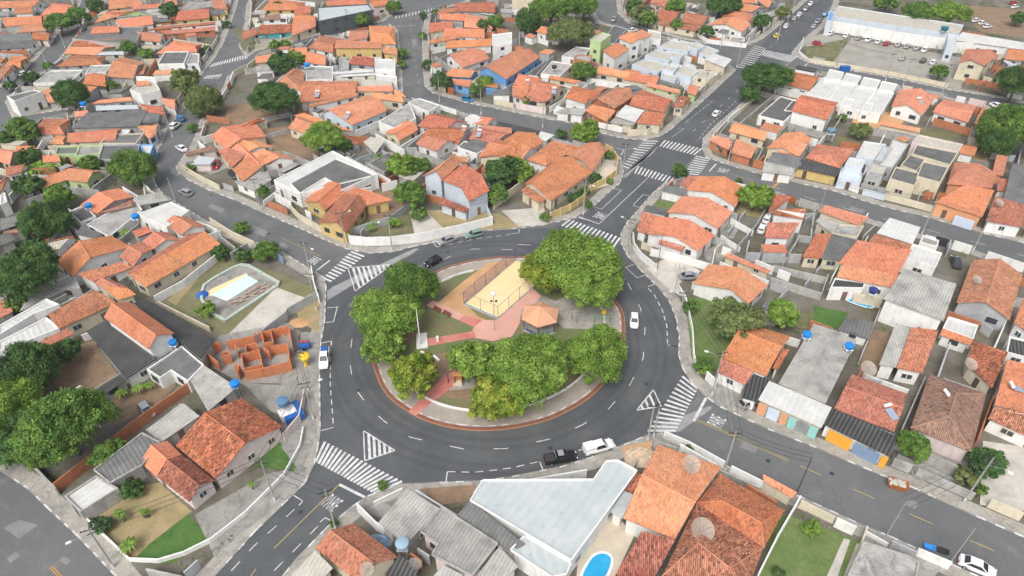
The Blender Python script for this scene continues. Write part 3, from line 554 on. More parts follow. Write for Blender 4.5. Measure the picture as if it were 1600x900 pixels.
# ---- survey of the place: positions read off the ground plan
HOUSES = r"""
T 0 0
H w|long orange-roofed house at the very top left corner of the view
q 3 1.2 R 0,52 215,38 290,8 0,8
H r|grey-walled house below the top left corner with a reddish roof and open yard
q 3 1.2 R 90,85 205,82 215,42 100,50
H w|white house with wide orange roof left of the twin dark trees, upper left
q 3.2 1.3 O 28,165 262,150 272,98 25,112
m 3 .5 O 262,150 320,125 330,98 272,98
H g|grey-fronted house with orange hip roof behind the twin dark trees, upper left
p 3 1.4 O 250,98 460,72 480,35 325,22 300,60 420,48
H p|small red-roofed house beside the twin dark trees, upper left
q 3 .9 R 110,205 290,190 300,150 185,155
q 3 1 R 205,248 300,250 330,205 215,205
H r|low building with long dark sheet roof on the left edge, upper left
m 3.2 .5 D 0,262 205,250 195,208 0,212
m 2.8 .5 D 0,308 190,298 240,252 0,258
H c|orange hip-roofed house on the far left edge left of the sloping street
p 3 1.2 O 20,420 130,420 180,355 80,350 60,392 125,385
m 2.8 .4 R 0,395 40,372 40,360 0,368
H w|white house with weathered red roof at far left, beside the parked white car
q 3.2 1.3 R 0,500 85,440 100,412 0,425
H r|big raw-concrete building with small orange roof right of the sloping street, upper left
f 4.6 D 450,240 590,170 900,165 850,262 680,268
q 5.2 .8 O 565,210 750,200 740,160 600,165
H c|house with two stacked brown-red roofs below the raw-concrete building, upper left
q 3 1 B 455,300 810,276 800,236 465,256
q 3 1 O 400,335 600,345 720,290 460,293
m 3 .4 S 580,345 775,340 770,320 585,325
H g|grey gabled house with brown hip roof facing the sloping street, upper left
p 3 1.4 R 355,415 640,405 660,352 450,345 420,375 600,370
H o|long orange-roofed row at the top edge left of centre-left
q 3 1.2 O 680,60 890,32 880,0 690,0
H e|lime-gabled orange house near the top edge, upper left
q 3 1.4 O 590,145 760,95 925,85 720,65
H w|house with big square orange roof on the raised white parapet, upper left
q 3.6 1 O 760,178 960,150 945,96 710,125
H g|narrow orange-roofed house at the top edge left of the round dark tree
q 3 .9 O 830,60 1000,48 1020,28 830,38
H c|small orange house at the top edge right of the narrow street trees, upper left
q 3 1 O 1035,38 1110,28 1100,0 1035,0
H r|grey sheet-roofed building at the top edge near the north-west street
m 3.4 .4 C 1120,70 1330,42 1320,8 1180,10
H y|yellow-fronted house with a long red roof by the north-west street, top left
q 3.2 1.2 R 1095,130 1310,112 1310,52 1140,62
m 3 .3 D 1315,95 1410,88 1400,60 1320,62
H y|orange-roofed house at the top beside the north-west street kerb
q 3 1 O 1330,50 1425,58 1390,0 1320,0
H k|unfinished brick row with many cross walls beside the north-west street, upper left
m 2.8 .3 B 900,190 1340,150 1350,135 1000,165
m 2.8 .3 R 1040,215 1345,188 1345,165 1000,195
H w|white-walled orange gabled house below the unfinished brick row, upper left
q 3.2 1.1 O 850,248 1000,262 1035,225 875,190
H g|broad orange hip-roofed house above the dark flat roof, upper left
p 3.2 1.7 O 975,335 1230,325 1262,278 1090,252 1110,290 1220,290
H w|white box house with dark flat roof near the far zebra crossing
f 4.5 D 985,400 1150,395 1180,320 1030,322
H r|concrete garage with brown gate beside the north-west street
f 3.6 C 1165,400 1240,395 1245,335 1190,330
H r|house with large tilted orange gable roof above the white rubble house
q 3.4 1.6 O 665,478 835,490 905,395 760,355
m 3 .4 O 850,470 900,460 915,395 890,420
H r|low building under a patchy concrete and sheet roof, upper left
f 3 L 205,520 320,440 520,435 440,515
f 3.2 L 530,460 660,450 710,402 570,408
H n|slate-blue gabled house with orange roof left of the white rubble house
q 3.2 1.4 R 515,525 665,540 670,468 590,455
H w|plain white two-storey box house at the street corner on the left edge
f 5.8 D 40,600 90,632 262,570 210,560
H r|orange-roofed annex behind the plain white box house, left
q 3 1 O 300,640 375,635 400,552 270,560
H w|white stained two-storey house with broken roof line by the street trees, upper left
f 5.6 T 810,560 880,590 1000,560 960,500 860,520
q 5.8 .7 O 850,535 940,530 920,508 860,515
f 5.0 W 850,490 985,520 960,480 850,475
H r|long low house with orange strip roof and pale metal sheets, upper left
m 3.2 .5 O 565,650 830,628 815,605 620,625
m 3 .4 S 600,690 865,680 860,655 600,660
H o|orange-roofed hut with a blue water tank, left
q 3.2 .7 O 470,730 560,722 550,690 465,700
H r|wide grey fibre-cement warehouse roof beside the blue car, left
m 3.6 .6 D 445,800 870,790 920,690 540,705
m 3.4 .6 D 760,780 990,760 1000,710 890,700
H k|orange and grey roofed house next to the blue parked car, left
q 3.4 .7 R 920,720 1030,718 1025,668 870,650
q 3.2 .8 O 1030,660 1095,680 1100,620 1005,610
H w|cream hip-roofed house at the crossroads with ragged tiles, left
p 3.2 1.4 R 178,835 400,840 440,745 280,742 270,795 370,790
H w|small orange hip-roofed annex below the ragged-tiled house, left
p 3 .8 O 315,898 400,900 412,850 345,845 340,880 390,880
H c|long orange-roofed house with white skylight beside the blue-fronted shop, left
q 3.2 1.1 O 420,890 720,880 765,800 440,830
m 3 .3 W 745,838 800,835 815,810 760,808
H c|grey flat-roofed building with cream lantern end, left
f 3.6 D 620,895 850,895 900,830 680,840
H b|orange-topped narrow house by the blue shop front, left
q 3.4 1 O 930,870 975,840 1000,780 850,785
H o|orange tiled house at the corner of the far zebra crossing
q 3 1 R 1520,250 1600,215 1600,175 1510,200
T 400 0
H y|orange-roofed house at the top left edge of the block with the warehouse
p 3 1.3 O 30,65 270,62 310,15 100,-10 120,25 240,25
H o|low tan roofs with a yellow strip in front, top left block
m 3 .4 P 35,125 155,120 150,85 60,95
H c|small orange-roofed house left of the warehouse, top left block
q 3 1.2 O 220,165 370,145 380,100 260,85
q 3 1 R 235,90 345,80 340,35 260,40
H t|teal gabled house with brown tile roof on the far side street
q 3.2 1.6 B 0,215 225,200 230,160 60,155
H c|cream-walled house with long orange roof between the teal house and the warehouse
q 3.2 1.2 O 220,225 375,165 380,135 240,150
H n|large charcoal warehouse with a pale metal roof
f 6.5 S 388,132 730,60 700,25 385,45
H p|pink-fronted shop house right of the charcoal warehouse
q 4.6 1 R 735,45 830,30 820,-5 700,5
H o|long red roofs behind the charcoal warehouse at the top edge
q 3.4 1 R 440,35 690,25 690,5 450,12
H k|red tiled house with pale skylight above the big yellow-walled house
p 3.2 1.5 R 325,300 480,330 550,245 400,220 400,265 480,280
H o|square orange hip-roofed corner house below the charcoal warehouse
q 3.4 .8 O 575,255 695,240 700,190 590,195
p 3.6 1.4 O 715,270 875,280 865,165 705,160 750,210 830,215
H y|two-storey house with a large mustard side wall and orange roof
q 5.2 1 O 488,300 790,300 770,265 520,245
m 4 .6 O 795,330 885,340 880,300 790,290
H g|grey house with small dark-tiled gable beside the mustard wall
q 3.4 1.2 B 575,400 740,410 740,360 640,350
f 4 L 520,440 580,430 580,375 525,375
H w|white flat-roofed house with dark window band facing the north street
f 4.2 W 740,430 870,440 870,368 745,368
H w|house of long white roof strips facing the north street
m 3.2 .2 W 470,465 735,448 735,432 470,448
m 3 .2 W 530,480 745,468 745,455 530,468
f 3.2 W 750,510 880,515 880,475 750,462
m 3 .4 T 655,535 850,540 850,510 660,495
H c|orange roofs on the left behind the round palm and dark trees
q 3 1 O 0,395 95,385 140,330 0,355
q 3 1 O 200,345 320,340 325,295 230,300
H r|terracotta house with blue water tank beside dark bushes, upper middle left
q 3.2 1.2 O 305,390 435,405 440,350 330,320
f 3 L 310,500 480,495 480,415 320,410
H k|tall red hip-roofed house right of the large round dark tree
p 3.4 1.7 R 125,520 290,570 305,450 235,418 190,480 240,440
H r|very wide red-brown tiled house spanning the block, upper middle left
q 3.4 1.6 R 275,645 620,595 650,510 300,505
m 3.2 .6 O 315,672 630,600 640,580 330,650
H b|light-blue gabled house with large orange roof, middle left block
g 4 2 O 410,705 600,782 820,690 700,592 505,655 755,640
H c|orange strip-roofed house with a blue base at the street bend
m 3.4 .9 O 610,570 860,570 850,530 610,540
m 3.4 .6 O 870,600 940,605 900,570 860,560
q 3.6 1 O 720,610 925,640 900,600 730,592
H r|long narrow orange-roofed brick shed left of the light-blue gabled house
m 3.4 .6 O 235,720 480,800 610,820 300,705
H r|unfinished concrete building with bare slab roof at the bend of the north street
f 4 L 765,760 860,800 1000,740 960,640
f 3.6 L 950,640 1080,700 1150,655 1020,612
H c|orange gabled house under the unfinished slab building
g 3.4 1.4 O 805,830 895,880 1015,810 925,750 850,858 970,780
H p|large reddish multi-roofed house below the street bend
q 3.4 1.5 R 1010,790 1180,810 1320,760 1130,710
q 3.4 1.4 R 1000,895 1270,895 1350,800 1130,790
q 3.4 .8 R 1330,870 1500,895 1600,830 1400,790
H w|small house with orange ridge and white window dormer on the bend of the north street
f 4.2 W 1305,735 1350,760 1430,745 1350,712
q 3.4 .9 O 1370,770 1440,785 1510,740 1440,730
H o|orange row house along the street behind the court-side block
m 3.4 .6 O 1400,810 1600,835 1600,800 1430,780
H k|long red roofs on the right of the north street top
q 3.4 1 R 1240,70 1495,75 1495,10 1240,20
q 3.2 1 O 1150,120 1300,130 1300,85 1145,85
m 3 .6 R 1120,85 1240,75 1240,50 1160,55
H o|orange multi-gabled house right of the north street near the top
p 3.4 1.3 O 1300,170 1480,180 1440,110 1300,85 1320,130 1420,130
q 3.4 1.2 R 1085,205 1230,180 1240,135 1085,140
H w|white-walled house with two long orange wings right of the north street
q 3.4 1.1 O 1170,225 1430,235 1430,180 1190,175
m 3.2 .7 R 1080,278 1300,230 1280,205 1090,250
q 3.4 1 O 1185,300 1475,285 1470,240 1200,255
H w|white two-storey house with flat terraces below the trees, top middle
f 6.5 W 1480,290 1600,270 1600,200 1475,215
f 3.6 W 1480,340 1600,325 1600,290 1480,300
H w|white-sided orange gabled house facing the north street
g 3.4 1.7 O 1185,355 1290,425 1460,365 1345,295 1230,328 1400,330
H u|bright blue house with broad orange roof at the street corner
q 3.4 1.3 O 1170,475 1340,485 1395,450 1280,430
m 3.2 .6 O 1215,520 1335,545 1350,500 1200,490
H u|long orange gable-roofed hall with bright blue walls, top middle
g 4.4 2 O 1390,440 1565,495 1780,355 1600,320 1480,400 1680,320
T 800 0
H k|reddish orange double house behind the blue corner house
p 3.4 1.4 O 0,545 90,570 190,490 40,460 60,530 120,490
m 3.2 .6 R 0,600 70,620 110,560 0,550
H c|cream-gabled brown-tiled house facing the street behind the court block
g 3.4 1.6 R 110,570 240,605 345,545 170,500 150,535 270,530
m 3 .6 R 55,625 210,640 250,605 110,570
H w|two-storey cream house with pale terrace and weathered brown-orange roof
p 5 1.3 R 330,610 460,645 560,575 380,535 400,580 480,570
m 3 .4 L 270,700 440,720 470,680 340,670
H k|hip-roofed terracotta house between the two-storey cream house and the white awning house
g 3.4 1.8 R 490,640 640,680 765,600 650,545 555,590 720,560
m 3.2 .8 O 455,690 590,760 650,690 500,650
H c|corner house with large ragged orange roof and square white awning
g 3.8 1.4 R 730,655 950,705 1010,630 810,560 790,600 990,625
m 3.4 .7 R 775,770 930,780 960,710 830,690
m 3.4 .5 W 645,725 770,765 825,690 710,655
m 3 .3 C 610,765 750,785 770,770 645,735
H c|small house with brown tiled corner roof beside the avenue pole
p 3.6 .8 B 1005,665 1070,670 1120,610 1040,590 1030,640 1080,630
H w|pale green and white small tower house in the trees, top middle
q 4 .9 O 150,195 215,215 240,180 215,165
H e|tall pale green tower with flat roof, top middle
f 9 T 490,248 555,262 620,215 560,200
H g|long grey two-storey building with dark roof beside the pale green tower
f 6 D 560,262 640,270 720,180 640,155
H w|tall white two-storey house with two orange roofs on the driveway
m 6 1 O 565,315 640,365 735,305 660,265
m 7.4 1 O 665,235 740,270 805,240 735,195
m 6.4 .9 O 740,215 820,245 875,215 810,185
f 5.2 T 860,235 930,250 930,200 850,185
H r|low white and grey roofed building with a water tank among trees, top middle
f 3.4 L 180,460 300,475 380,400 250,380
f 3.4 L 310,350 440,370 490,300 400,290
H k|bare brick two-storey cube beside the green tree, top middle
f 6 L 385,365 490,385 500,345 400,345
H c|long low orange-roofed row house crossing the block, upper middle
m 3.4 1 O 515,455 730,490 740,450 545,412
m 3.2 .9 O 690,495 900,530 920,480 730,448
H e|low orange strip-roofed house ending at the brown corner roof
m 3 .8 O 835,535 1040,585 1050,560 850,515
q 3.2 .9 O 1095,580 1150,595 1180,545 1110,525
m 3 .4 D 920,515 1060,555 1070,540 930,498
H c|orange strip-roofed house below the bare brick cube
m 3 .8 O 225,490 390,520 430,505 240,470
H b|block of pale blue and white flat-roofed townhouses, rear row
f 3.6 T 910,290 1100,320 1180,270 990,250
f 3.6 T 830,345 980,380 1060,335 900,310
f 3.6 T 750,400 910,455 980,400 830,365
f 4.6 T 990,350 1050,365 1080,335 1010,320
H b|pale blue and white flat-roofed townhouses in front of the rear row
f 4.4 T 1100,290 1160,310 1210,285 1150,262
f 3.6 T 1170,330 1240,350 1295,315 1215,285
f 4.4 T 935,430 1010,450 1040,415 960,400
f 3.4 T 1020,455 1120,480 1170,440 1080,400
f 3.2 T 930,480 1020,500 1040,475 950,455
H c|cream courtyard house with square white carport roof at the avenue
m 4 .3 W 1200,370 1330,420 1375,370 1265,335
f 3 T 1120,470 1230,500 1290,460 1170,430
H k|orange roofed twin house with brown verandah at the top, right of the street trees
q 3.6 1.4 R 900,120 1010,135 1060,75 930,55
q 3.6 1.3 R 1060,140 1190,160 1240,100 1085,75
m 3 .6 B 910,150 1140,195 1190,165 930,125
H w|white corner house with orange hip roof behind a rounded wall, top right of centre
g 3.6 1.6 O 1225,155 1440,200 1495,150 1310,110 1330,150 1400,105
H w|second white house with orange roof behind the rounded-wall corner house
p 3.6 1.4 O 1310,100 1480,140 1510,95 1340,65 1370,90 1460,80
H o|orange roofed long houses at the top edge near the avenue
q 3.4 1.2 O 1370,62 1500,75 1590,50 1460,20
q 3.4 1.2 O 1370,10 1520,20 1530,-10 1390,-10
q 3.4 1.2 O 1530,0 1600,50 1640,20 1600,-15
H o|orange roofed hall at the top edge above the twin house
p 3.6 1.4 O 860,15 960,50 1050,10 900,-20 930,15 1000,-10
f 3.4 C 990,55 1060,65 1130,20 1050,15
H c|large beige hall with pale sheet roof at the top edge, middle
f 6 S 0,0 410,10 400,-20 0,-20
T 1200 0
H b|long pale-blue office building with many windows behind the car park
f 5.6 T 400,100 1190,215 1225,155 440,35
f 6.2 u 370,125 400,130 415,75 385,65
H b|small pale-blue annex with blue water tank at the end of the office building
f 6 W 1120,280 1170,290 1180,225 1125,210
H w|long white ribbed-roof shed at the top right edge
m 4.5 .8 W 1160,250 1600,310 1600,265 1215,200
H c|two-storey beige house with orange gable roof and blue paved yard by the car park
g 6.2 1.4 O 1190,390 1355,410 1440,345 1240,305 1270,375 1385,340
H g|orange hip-roofed house at the right edge beyond the two-storey beige house
q 3.4 1 O 1480,370 1600,380 1600,300 1500,300
m 3 .3 S 1470,380 1530,425 1570,410 1480,375
H w|white house with square orange roof beside the big dark tree on the avenue
q 3.6 1 R 95,525 265,565 325,480 145,445
H w|first long white box house from the avenue
f 4.2 W 355,495 460,495 475,450 385,430
f 3.6 W 240,590 390,620 460,500 350,480
H w|second long white box house from the avenue
f 4.2 W 460,510 560,520 585,475 490,455
f 3.6 W 350,615 465,640 560,520 455,500
H w|third long white box house from the avenue
f 4.2 W 570,540 680,550 705,500 600,480
f 3.8 W 450,660 590,690 680,560 560,530
f 4.2 W 455,655 520,660 545,620 480,610
H w|fourth long white box house, nearest the dark gable gap
f 4.2 W 690,560 785,570 810,525 715,505
f 3.8 W 580,690 705,710 790,580 680,550
f 4.2 W 580,690 640,695 665,645 610,640
H w|two-storey house with white railed balconies under an orange roof
q 5.6 1.1 R 145,690 370,750 440,640 210,592
H w|white gabled house with large orange roof right of the white box houses
g 3.8 1.8 O 770,665 965,720 1045,610 820,560 870,655 940,570
H w|white orange-roofed house with striped front pergola, middle of the upper right row
g 3.6 1 O 1030,700 1250,765 1305,660 1100,620 1060,690 1270,700
H w|white orange-roofed house partly behind the big tree at right, upper right row
q 3.4 1 O 1290,770 1430,795 1460,700 1340,675
H c|long low orange strip-roofed wall building over the pale blue townhouses
m 3.2 .6 O 690,775 950,828 950,800 720,755
H g|grey flat house under trees at the far right
f 3.4 D 1440,480 1550,500 1600,430 1500,410
H r|building with dark flat roofs across the avenue from the corner house
f 3.6 D -60,720 100,760 230,640 80,600
f 3.4 C 100,690 200,700 260,640 160,620
T 0 225
H c|large orange-roofed house with cross ridge on the left edge below the banana trees
q 3.4 1.4 O 0,110 60,130 130,40 0,30
q 3.4 1 O 100,50 225,50 230,20 120,30
H r|white-grey narrow orange gabled house on the left edge beside the banana trees
q 3.6 1 O 0,310 40,240 60,215 0,235
q 3.4 1 R 40,200 130,180 190,130 50,145
f 4 W 0,380 45,360 30,300 0,320
H e|low lime house with dark sheet roof and small orange roof, left
f 3.6 D 340,65 480,60 500,10 360,15
f 3.6 C 470,75 620,60 640,5 490,10
q 3.4 .8 O 270,115 380,108 370,70 275,75
H g|wide dark worn sheet roof building behind the large street tree
f 3.6 D 610,95 860,100 870,0 640,5
H u|blue-fronted shop with pale awning at the junction
f 4.0 W 868,0 905,58 940,58 962,0
H e|lime-green house with orange L-shaped roof, left
q 3.6 1.3 O 255,280 410,225 470,150 300,215
q 3.8 1.3 O 410,225 545,240 640,170 465,145
H r|long orange gable-roofed house with blue water tanks on the side roof, left
q 3.6 1.1 O 500,380 605,435 835,330 745,275
m 3.2 .4 R 620,440 835,385 830,345 610,430
H r|low dark flat roofs beside the blue water tanks, left
f 3.2 D 430,420 500,490 600,450 530,385
f 3 L 540,500 680,580 890,410 840,340
m 3 .4 D 470,560 590,590 640,560 510,510
H r|ribbed grey sheet-roofed garage at the north-west street corner
m 3.2 .4 C 870,385 1060,350 990,300 830,330
H w|white flat-roofed workshop with bright white roof at the north-west street
f 4.6 W 855,435 1040,520 1180,415 1070,360
H w|white house with two crossing orange roofs next to the bright white workshop
q 3.8 1.2 O 1020,495 1130,570 1290,515 1165,455
q 3.4 1.2 R 885,610 960,655 1130,600 1050,550
q 3.4 .9 R 745,705 835,765 960,655 870,612
H c|very long orange tiled house beside the abandoned pool garden
m 3.4 1.6 O 910,895 1380,625 1280,545 810,815
m 4.2 .7 R 790,800 810,815 1280,545 1180,560
H w|big orange gable-roofed house with curved ridge, left of centre
g 3.6 2 O 345,735 455,830 820,640 690,572 625,745 500,608
m 3.4 .8 R 580,860 830,770 770,735 480,810
H c|small orange-roofed extension below the very long tiled house
q 3.4 .8 O 590,870 720,950 800,895 690,845
H r|low brown tiled sheds on the left edge between trees
m 3 .4 D 0,540 160,490 170,440 0,465
m 3 .4 R 30,560 170,545 150,510 20,550
m 3 .4 D 0,640 90,600 60,550 0,570
H r|cream and dark roofed sheds in front of the big orange gable house
m 3 .4 T 250,670 370,655 430,590 300,620
m 3 .5 D 320,710 380,700 480,600 430,590
f 3.2 L 280,880 400,840 440,825 360,800
m 3 .4 R 130,895 260,870 270,850 200,860
H r|grey corrugated sheds next to the big orange gable house, left
f 3.4 C 330,900 500,900 470,830 420,830
T 400 225
H o|orange-roofed house on the left of the black mesh yard beside the white-rimmed building
q 3.2 1.1 O 0,120 80,125 240,90 60,50
q 3.2 1 O -160,30 0,180 50,120 -60,0
H w|large grey-roofed building with a wide white roof rim
f 4.6 W 110,225 270,310 760,190 480,40
f 4.75 D 210,245 275,308 430,212 500,250 530,290 745,190 500,88
H y|yellow-gabled corner house with orange and dark tiled roofs
g 3.8 1.8 O 300,360 430,415 560,310 440,225 390,385 500,260
g 3.8 2 R 385,490 560,555 690,385 545,310 470,520 610,345
p 3.6 1.2 O 545,310 690,385 845,350 620,272 640,330 720,300
H b|two-storey pale grey-blue house with complex orange roof
g 6.2 2.2 O 1040,200 1160,225 1290,110 1180,110 1100,212 1235,112
g 6.0 2 R 1160,225 1330,355 1460,290 1300,120 1240,290 1380,200
m 3 .6 B 1145,375 1310,430 1330,400 1180,340
H w|white house with orange roof end and black windows above the dense round trees
q 3.6 1.3 O 1000,0 1130,45 1260,-20 1120,-40
H w|low white house with dark flat roof behind the two-storey pale house
f 3.4 D 1260,20 1380,60 1480,10 1300,-20
H g|green-walled house with broad orange roof left of the round tree, centre
q 3.8 1.6 O 1390,80 1600,105 1650,20 1520,-30
H r|dark flat-roofed workshop with cluttered yard behind the white-rimmed building
f 3.4 D 700,120 800,175 930,90 830,50
H r|small sheet-roofed shed left of the white-rimmed building garage doors
m 3 .3 C 0,270 95,220 70,170 0,180
H c|orange tiled gabled house just below the small gable house, upper centre
q 3.4 1.3 O 200,-100 330,-60 440,-100 300,-170
q 3.4 1.3 O -90,-70 -20,-120 60,-150 -80,-100
T 800 225
H c|long orange-roofed house with columned verandah along the yellow garden wall
g 3.6 1.6 O 245,355 500,180 300,80 75,250 150,235 420,60
g 3.6 1.5 O 500,180 590,40 480,-10 330,60 410,110 500,10
m 3 .6 R 165,370 215,345 90,260 55,290
H w|cream house with orange hip roof behind the columned house
p 3.6 1.4 R 90,100 215,135 420,20 250,-20 200,70 330,0
H w|white house with orange roofs left of the cream hip-roofed house
q 3.6 1.5 O -40,60 60,100 170,20 40,-40
H w|uppermost of the three white-walled orange houses beside the avenue
g 3.6 1.6 O 1085,285 1400,390 1450,270 1160,200 1250,298 1330,202
m 3 .5 R 1040,250 1095,275 1170,205 1105,195
H w|middle one of the three white-walled orange houses beside the avenue
g 3.6 1.6 O 970,425 1290,530 1380,425 1060,325 1140,435 1240,318
m 3 .2 D 930,290 1100,330 1090,280 960,255
H w|lowest of the three white-walled orange houses beside the avenue
g 3.6 1.7 O 840,560 1165,670 1270,570 910,450 1010,578 1110,470
m 3 .6 R 780,540 835,560 925,455 815,420
m 2.8 .5 R 915,620 1060,670 1085,640 920,595
m 3 .2 D 820,415 960,445 970,405 840,380
H c|long thin orange tile-capped building between walled yards, right of the roundabout
m 2.6 .4 O 1320,700 1600,810 1620,790 1350,680
H w|orange-roofed house beside the parked silver car, right of the roundabout
g 3.6 1.8 O 1130,870 1480,1000 1600,880 1230,750 1330,960 1430,770
T 1200 225
H w|orange house behind the fibre-roofed garages on the far side of the right-hand street
q 3.6 1.4 O 60,50 200,75 270,0 100,-40
m 3.2 .5 D -30,130 170,170 240,90 40,50
m 3 .4 C -40,170 150,195 170,150 -20,110
H y|house with ragged orange roof and black corrugated yellow-framed garage
p 4 1.5 R 235,85 450,150 545,30 310,0 350,60 400,40
m 3.2 .5 K 165,145 430,205 460,150 210,90
H b|narrow white and blue townhouse with open blue terrace
f 5.4 W 480,130 590,150 610,100 510,80
f 3.4 b 440,210 580,235 590,180 460,140
f 4.6 W 550,80 680,100 740,0 600,-20
H g|narrow grey townhouse with cross-barred blue gate
f 5.4 T 620,170 720,190 750,140 650,120
f 4.4 W 700,130 780,150 880,0 780,-30
f 4.6 S 660,100 720,110 780,20 720,10
H c|modern flat-roofed house with dark roof panels and white parapets
f 5 D 760,215 920,260 960,180 800,140
f 5.6 D 930,200 1080,240 1130,140 970,105
f 4.8 D 900,60 1140,130 1190,50 930,0
f 4.4 D 830,130 930,170 990,90 890,60
H p|flat cream tiled-terrace house behind the modern dark-panelled house
f 4.8 T 900,-10 1190,50 1220,0 940,-60
H o|orange house with stepped white parapet and a pale blue garage door
p 4 1.4 O 1120,250 1400,275 1430,190 1160,120 1180,180 1320,125
m 4.2 1.2 O 1040,360 1340,455 1415,290 1240,250
m 3 .3 O 1400,190 1470,200 1500,75 1430,65
H o|red tiled house with a satellite dish at the right edge of the street
m 3.6 1.4 R 1360,480 1590,520 1640,390 1420,325
m 3.2 .6 R 1430,290 1500,300 1520,215 1440,215
H g|large dark sheet-roofed hall at the right edge
m 4.5 1 D 1470,350 1600,385 1650,130 1530,120
H w|small orange hut with cream wall behind the stepped parapet house
q 3 .7 O 1190,55 1290,75 1310,15 1210,0
H w|white gabled house with red roofs and a tall white side wall, right-hand block
m 4.4 1.2 R -20,585 130,590 200,490 0,490
m 4.8 1.2 R 30,440 230,470 240,400 40,410
m 3.6 .8 R 0,430 60,400 150,330 40,310
H c|cream L-shaped house with rusty orange ridge roof and grey slab, right-hand block
m 4 .7 O 320,420 570,510 630,455 360,380
f 3.6 L 400,560 560,580 600,510 440,500
m 3.8 .3 C 300,480 400,560 450,500 330,450
H c|small half-orange half-grey roofed cottage in a concrete yard
m 3.4 .6 R 215,705 330,715 400,560 300,560
m 3.4 .5 D 330,715 470,730 560,600 400,560
H c|large orange-roofed house with a white metal canopy on the street, right-hand block
m 4.4 1.3 O 440,745 800,830 900,660 560,600
m 4.8 .5 W 680,555 905,625 955,520 760,460
m 4.6 .5 R 620,620 850,720 900,630 670,560
H w|black glass balustrade terrace house with patchy orange roof
m 4.2 .8 O 430,830 800,900 830,820 470,750
f 3.8 K 390,895 600,900 610,860 420,835
H w|house with stepped white slab roof and car pad, right-hand block
f 4.4 W 860,710 1050,770 1090,680 900,620
f 3.8 C 950,610 1060,640 1070,600 970,570
T 0 450
H c|red tiled house with white skylight strips left of the black corrugated sheds
m 3.8 1.2 R 370,255 730,90 590,10 295,165
m 4 .8 O 740,75 850,40 800,0 640,-10
H w|pale grey long building with weathered orange coping, left
m 3.2 .5 R 240,390 460,285 420,250 205,355
H w|white flat long annex on the left edge with parapet
f 4.2 W -20,300 210,160 370,100 290,65 -20,240
f 3.6 W -20,400 370,250 290,180 -20,340
H r|pale corrugated lean-to beside the brick garden wall
m 3 .5 C 1190,580 1300,770 1480,620 1270,480
H r|grey ribbed shed roof against the brick garden wall
m 3 .5 C 910,890 1000,905 1250,800 1130,720
T 0 675
H r|mottled grey sheet-roofed shed with white slab end by the corner lot
m 3.2 .5 D 690,320 890,210 1000,70 890,10 590,240
f 3.2 W 400,400 500,500 740,350 600,270
T 200 600
T 400 675
H c|orange square tiled house with pale ribbed apron by the south-west street
g 4 1.6 R 370,725 640,940 890,780 610,570 480,640 770,870
m 3.2 .8 T 220,895 370,960 480,850 370,740
H r|pale patchwork corrugated shed by the lower-left crossing
m 4 .8 C 765,565 940,700 1150,480 940,350
H p|L-shaped house with ribbed grey-beige roof and pale parapet
n 4.4 .1 C 1100,770 1350,900 1510,700 1160,475 1030,625 1140,700
H g|dark ribbed shed at the bottom edge beside the orange square house
m 3.4 .6 K 800,890 960,960 1020,850 900,770
m 3.4 .6 C 1110,900 1250,980 1290,890 1170,830
H r|grey ribbed roof at the bottom edge below the pale blue metal roof
m 4 .8 C 1380,895 1500,960 1640,840 1520,715
m 4.2 .8 D 1250,525 1600,750 1680,700 1340,430
T 800 675
H w|large angular pale blue-grey metal-roofed building
n 5.2 .2 S 370,805 -260,430 -180,305 510,300 590,185 660,180 780,245
H w|lower pale metal roof stepping down at the bottom edge
m 3.8 .6 S 250,910 340,890 370,820 80,650 -10,740
H k|weathered brown-roofed wing with a long white wall near the blue pool
m 4 1.4 B 640,900 880,930 1020,670 810,620
T 1200 675
H c|orange tile-capped gate shelter at the street wall, bottom right
m 3 .5 O -30,305 150,412 182,376 -30,262
H r|stained concrete terrace house at the bottom right corner
f 3.2 L 500,890 920,960 950,810 880,770 600,680
T 1200 450
H w|orange roof fragment with white wall at the far right edge
m 4 1 R 1540,215 1640,290 1650,80 1590,70
f 3.4 K 1490,400 1640,440 1640,330 1510,300
T 1000 450
Z 200 600 4.092
H p|pink-walled house with large dark red tiled cross roof
g 3.8 2.2 B 305,395 560,605 990,270 725,88 500,190 757,383
g 3.4 1.3 O 75,497 182,592 345,452 250,362 172,410 268,494
g 3.3 1.4 B 190,594 392,752 560,615 348,455 270,497 475,662
m 3 .5 C 115,290 205,375 458,205 355,122
Z 100 430 4.736
H w|tall orange gable-roofed hall between black corrugated roofs
g 6 1.7 O 295,310 628,550 818,430 485,195 385,222 710,462
H w|black corrugated shed in front of the tall orange-roofed hall
m 3.2 .8 K 165,415 460,770 690,612 310,328
H g|low black corrugated strip roof left of the dusty shrubs
m 2.6 .2 K 205,880 255,905 470,775 420,748
H r|long black corrugated shed behind the tall orange-roofed hall
m 3.4 .7 K 600,168 1110,475 1010,618 515,208
H w|dark flat-roofed house with small mint courtyard
f 3.4 D 610,695 710,760 790,705 915,785 1035,660 870,520
Z 1060 480 4.09
H o|red tiled house with two-tier roof beside the large bush
g 4.2 1.4 O 275,320 560,440 715,185 430,100 375,142 665,257
m 3.4 .6 R 245,410 425,495 480,412 280,327
m 2.9 .2 K 400,575 500,605 580,465 485,420
m 3.2 .5 R 600,390 640,395 710,270 665,262
H r|long pale fibre-roofed house with two blue water tanks
g 4.2 .35 C 640,487 865,105 1140,212 940,615 793,548 1003,158
H c|bright white street canopy over orange and teal shop doors
m 3.6 .4 W 510,590 915,770 980,640 580,470
Z 1300 480 3.213
H c|brown tiled house with a solar panel on its roof, behind the black corrugated garage
g 4 1.1 R 12,507 312,625 378,435 100,335 66,400 352,505
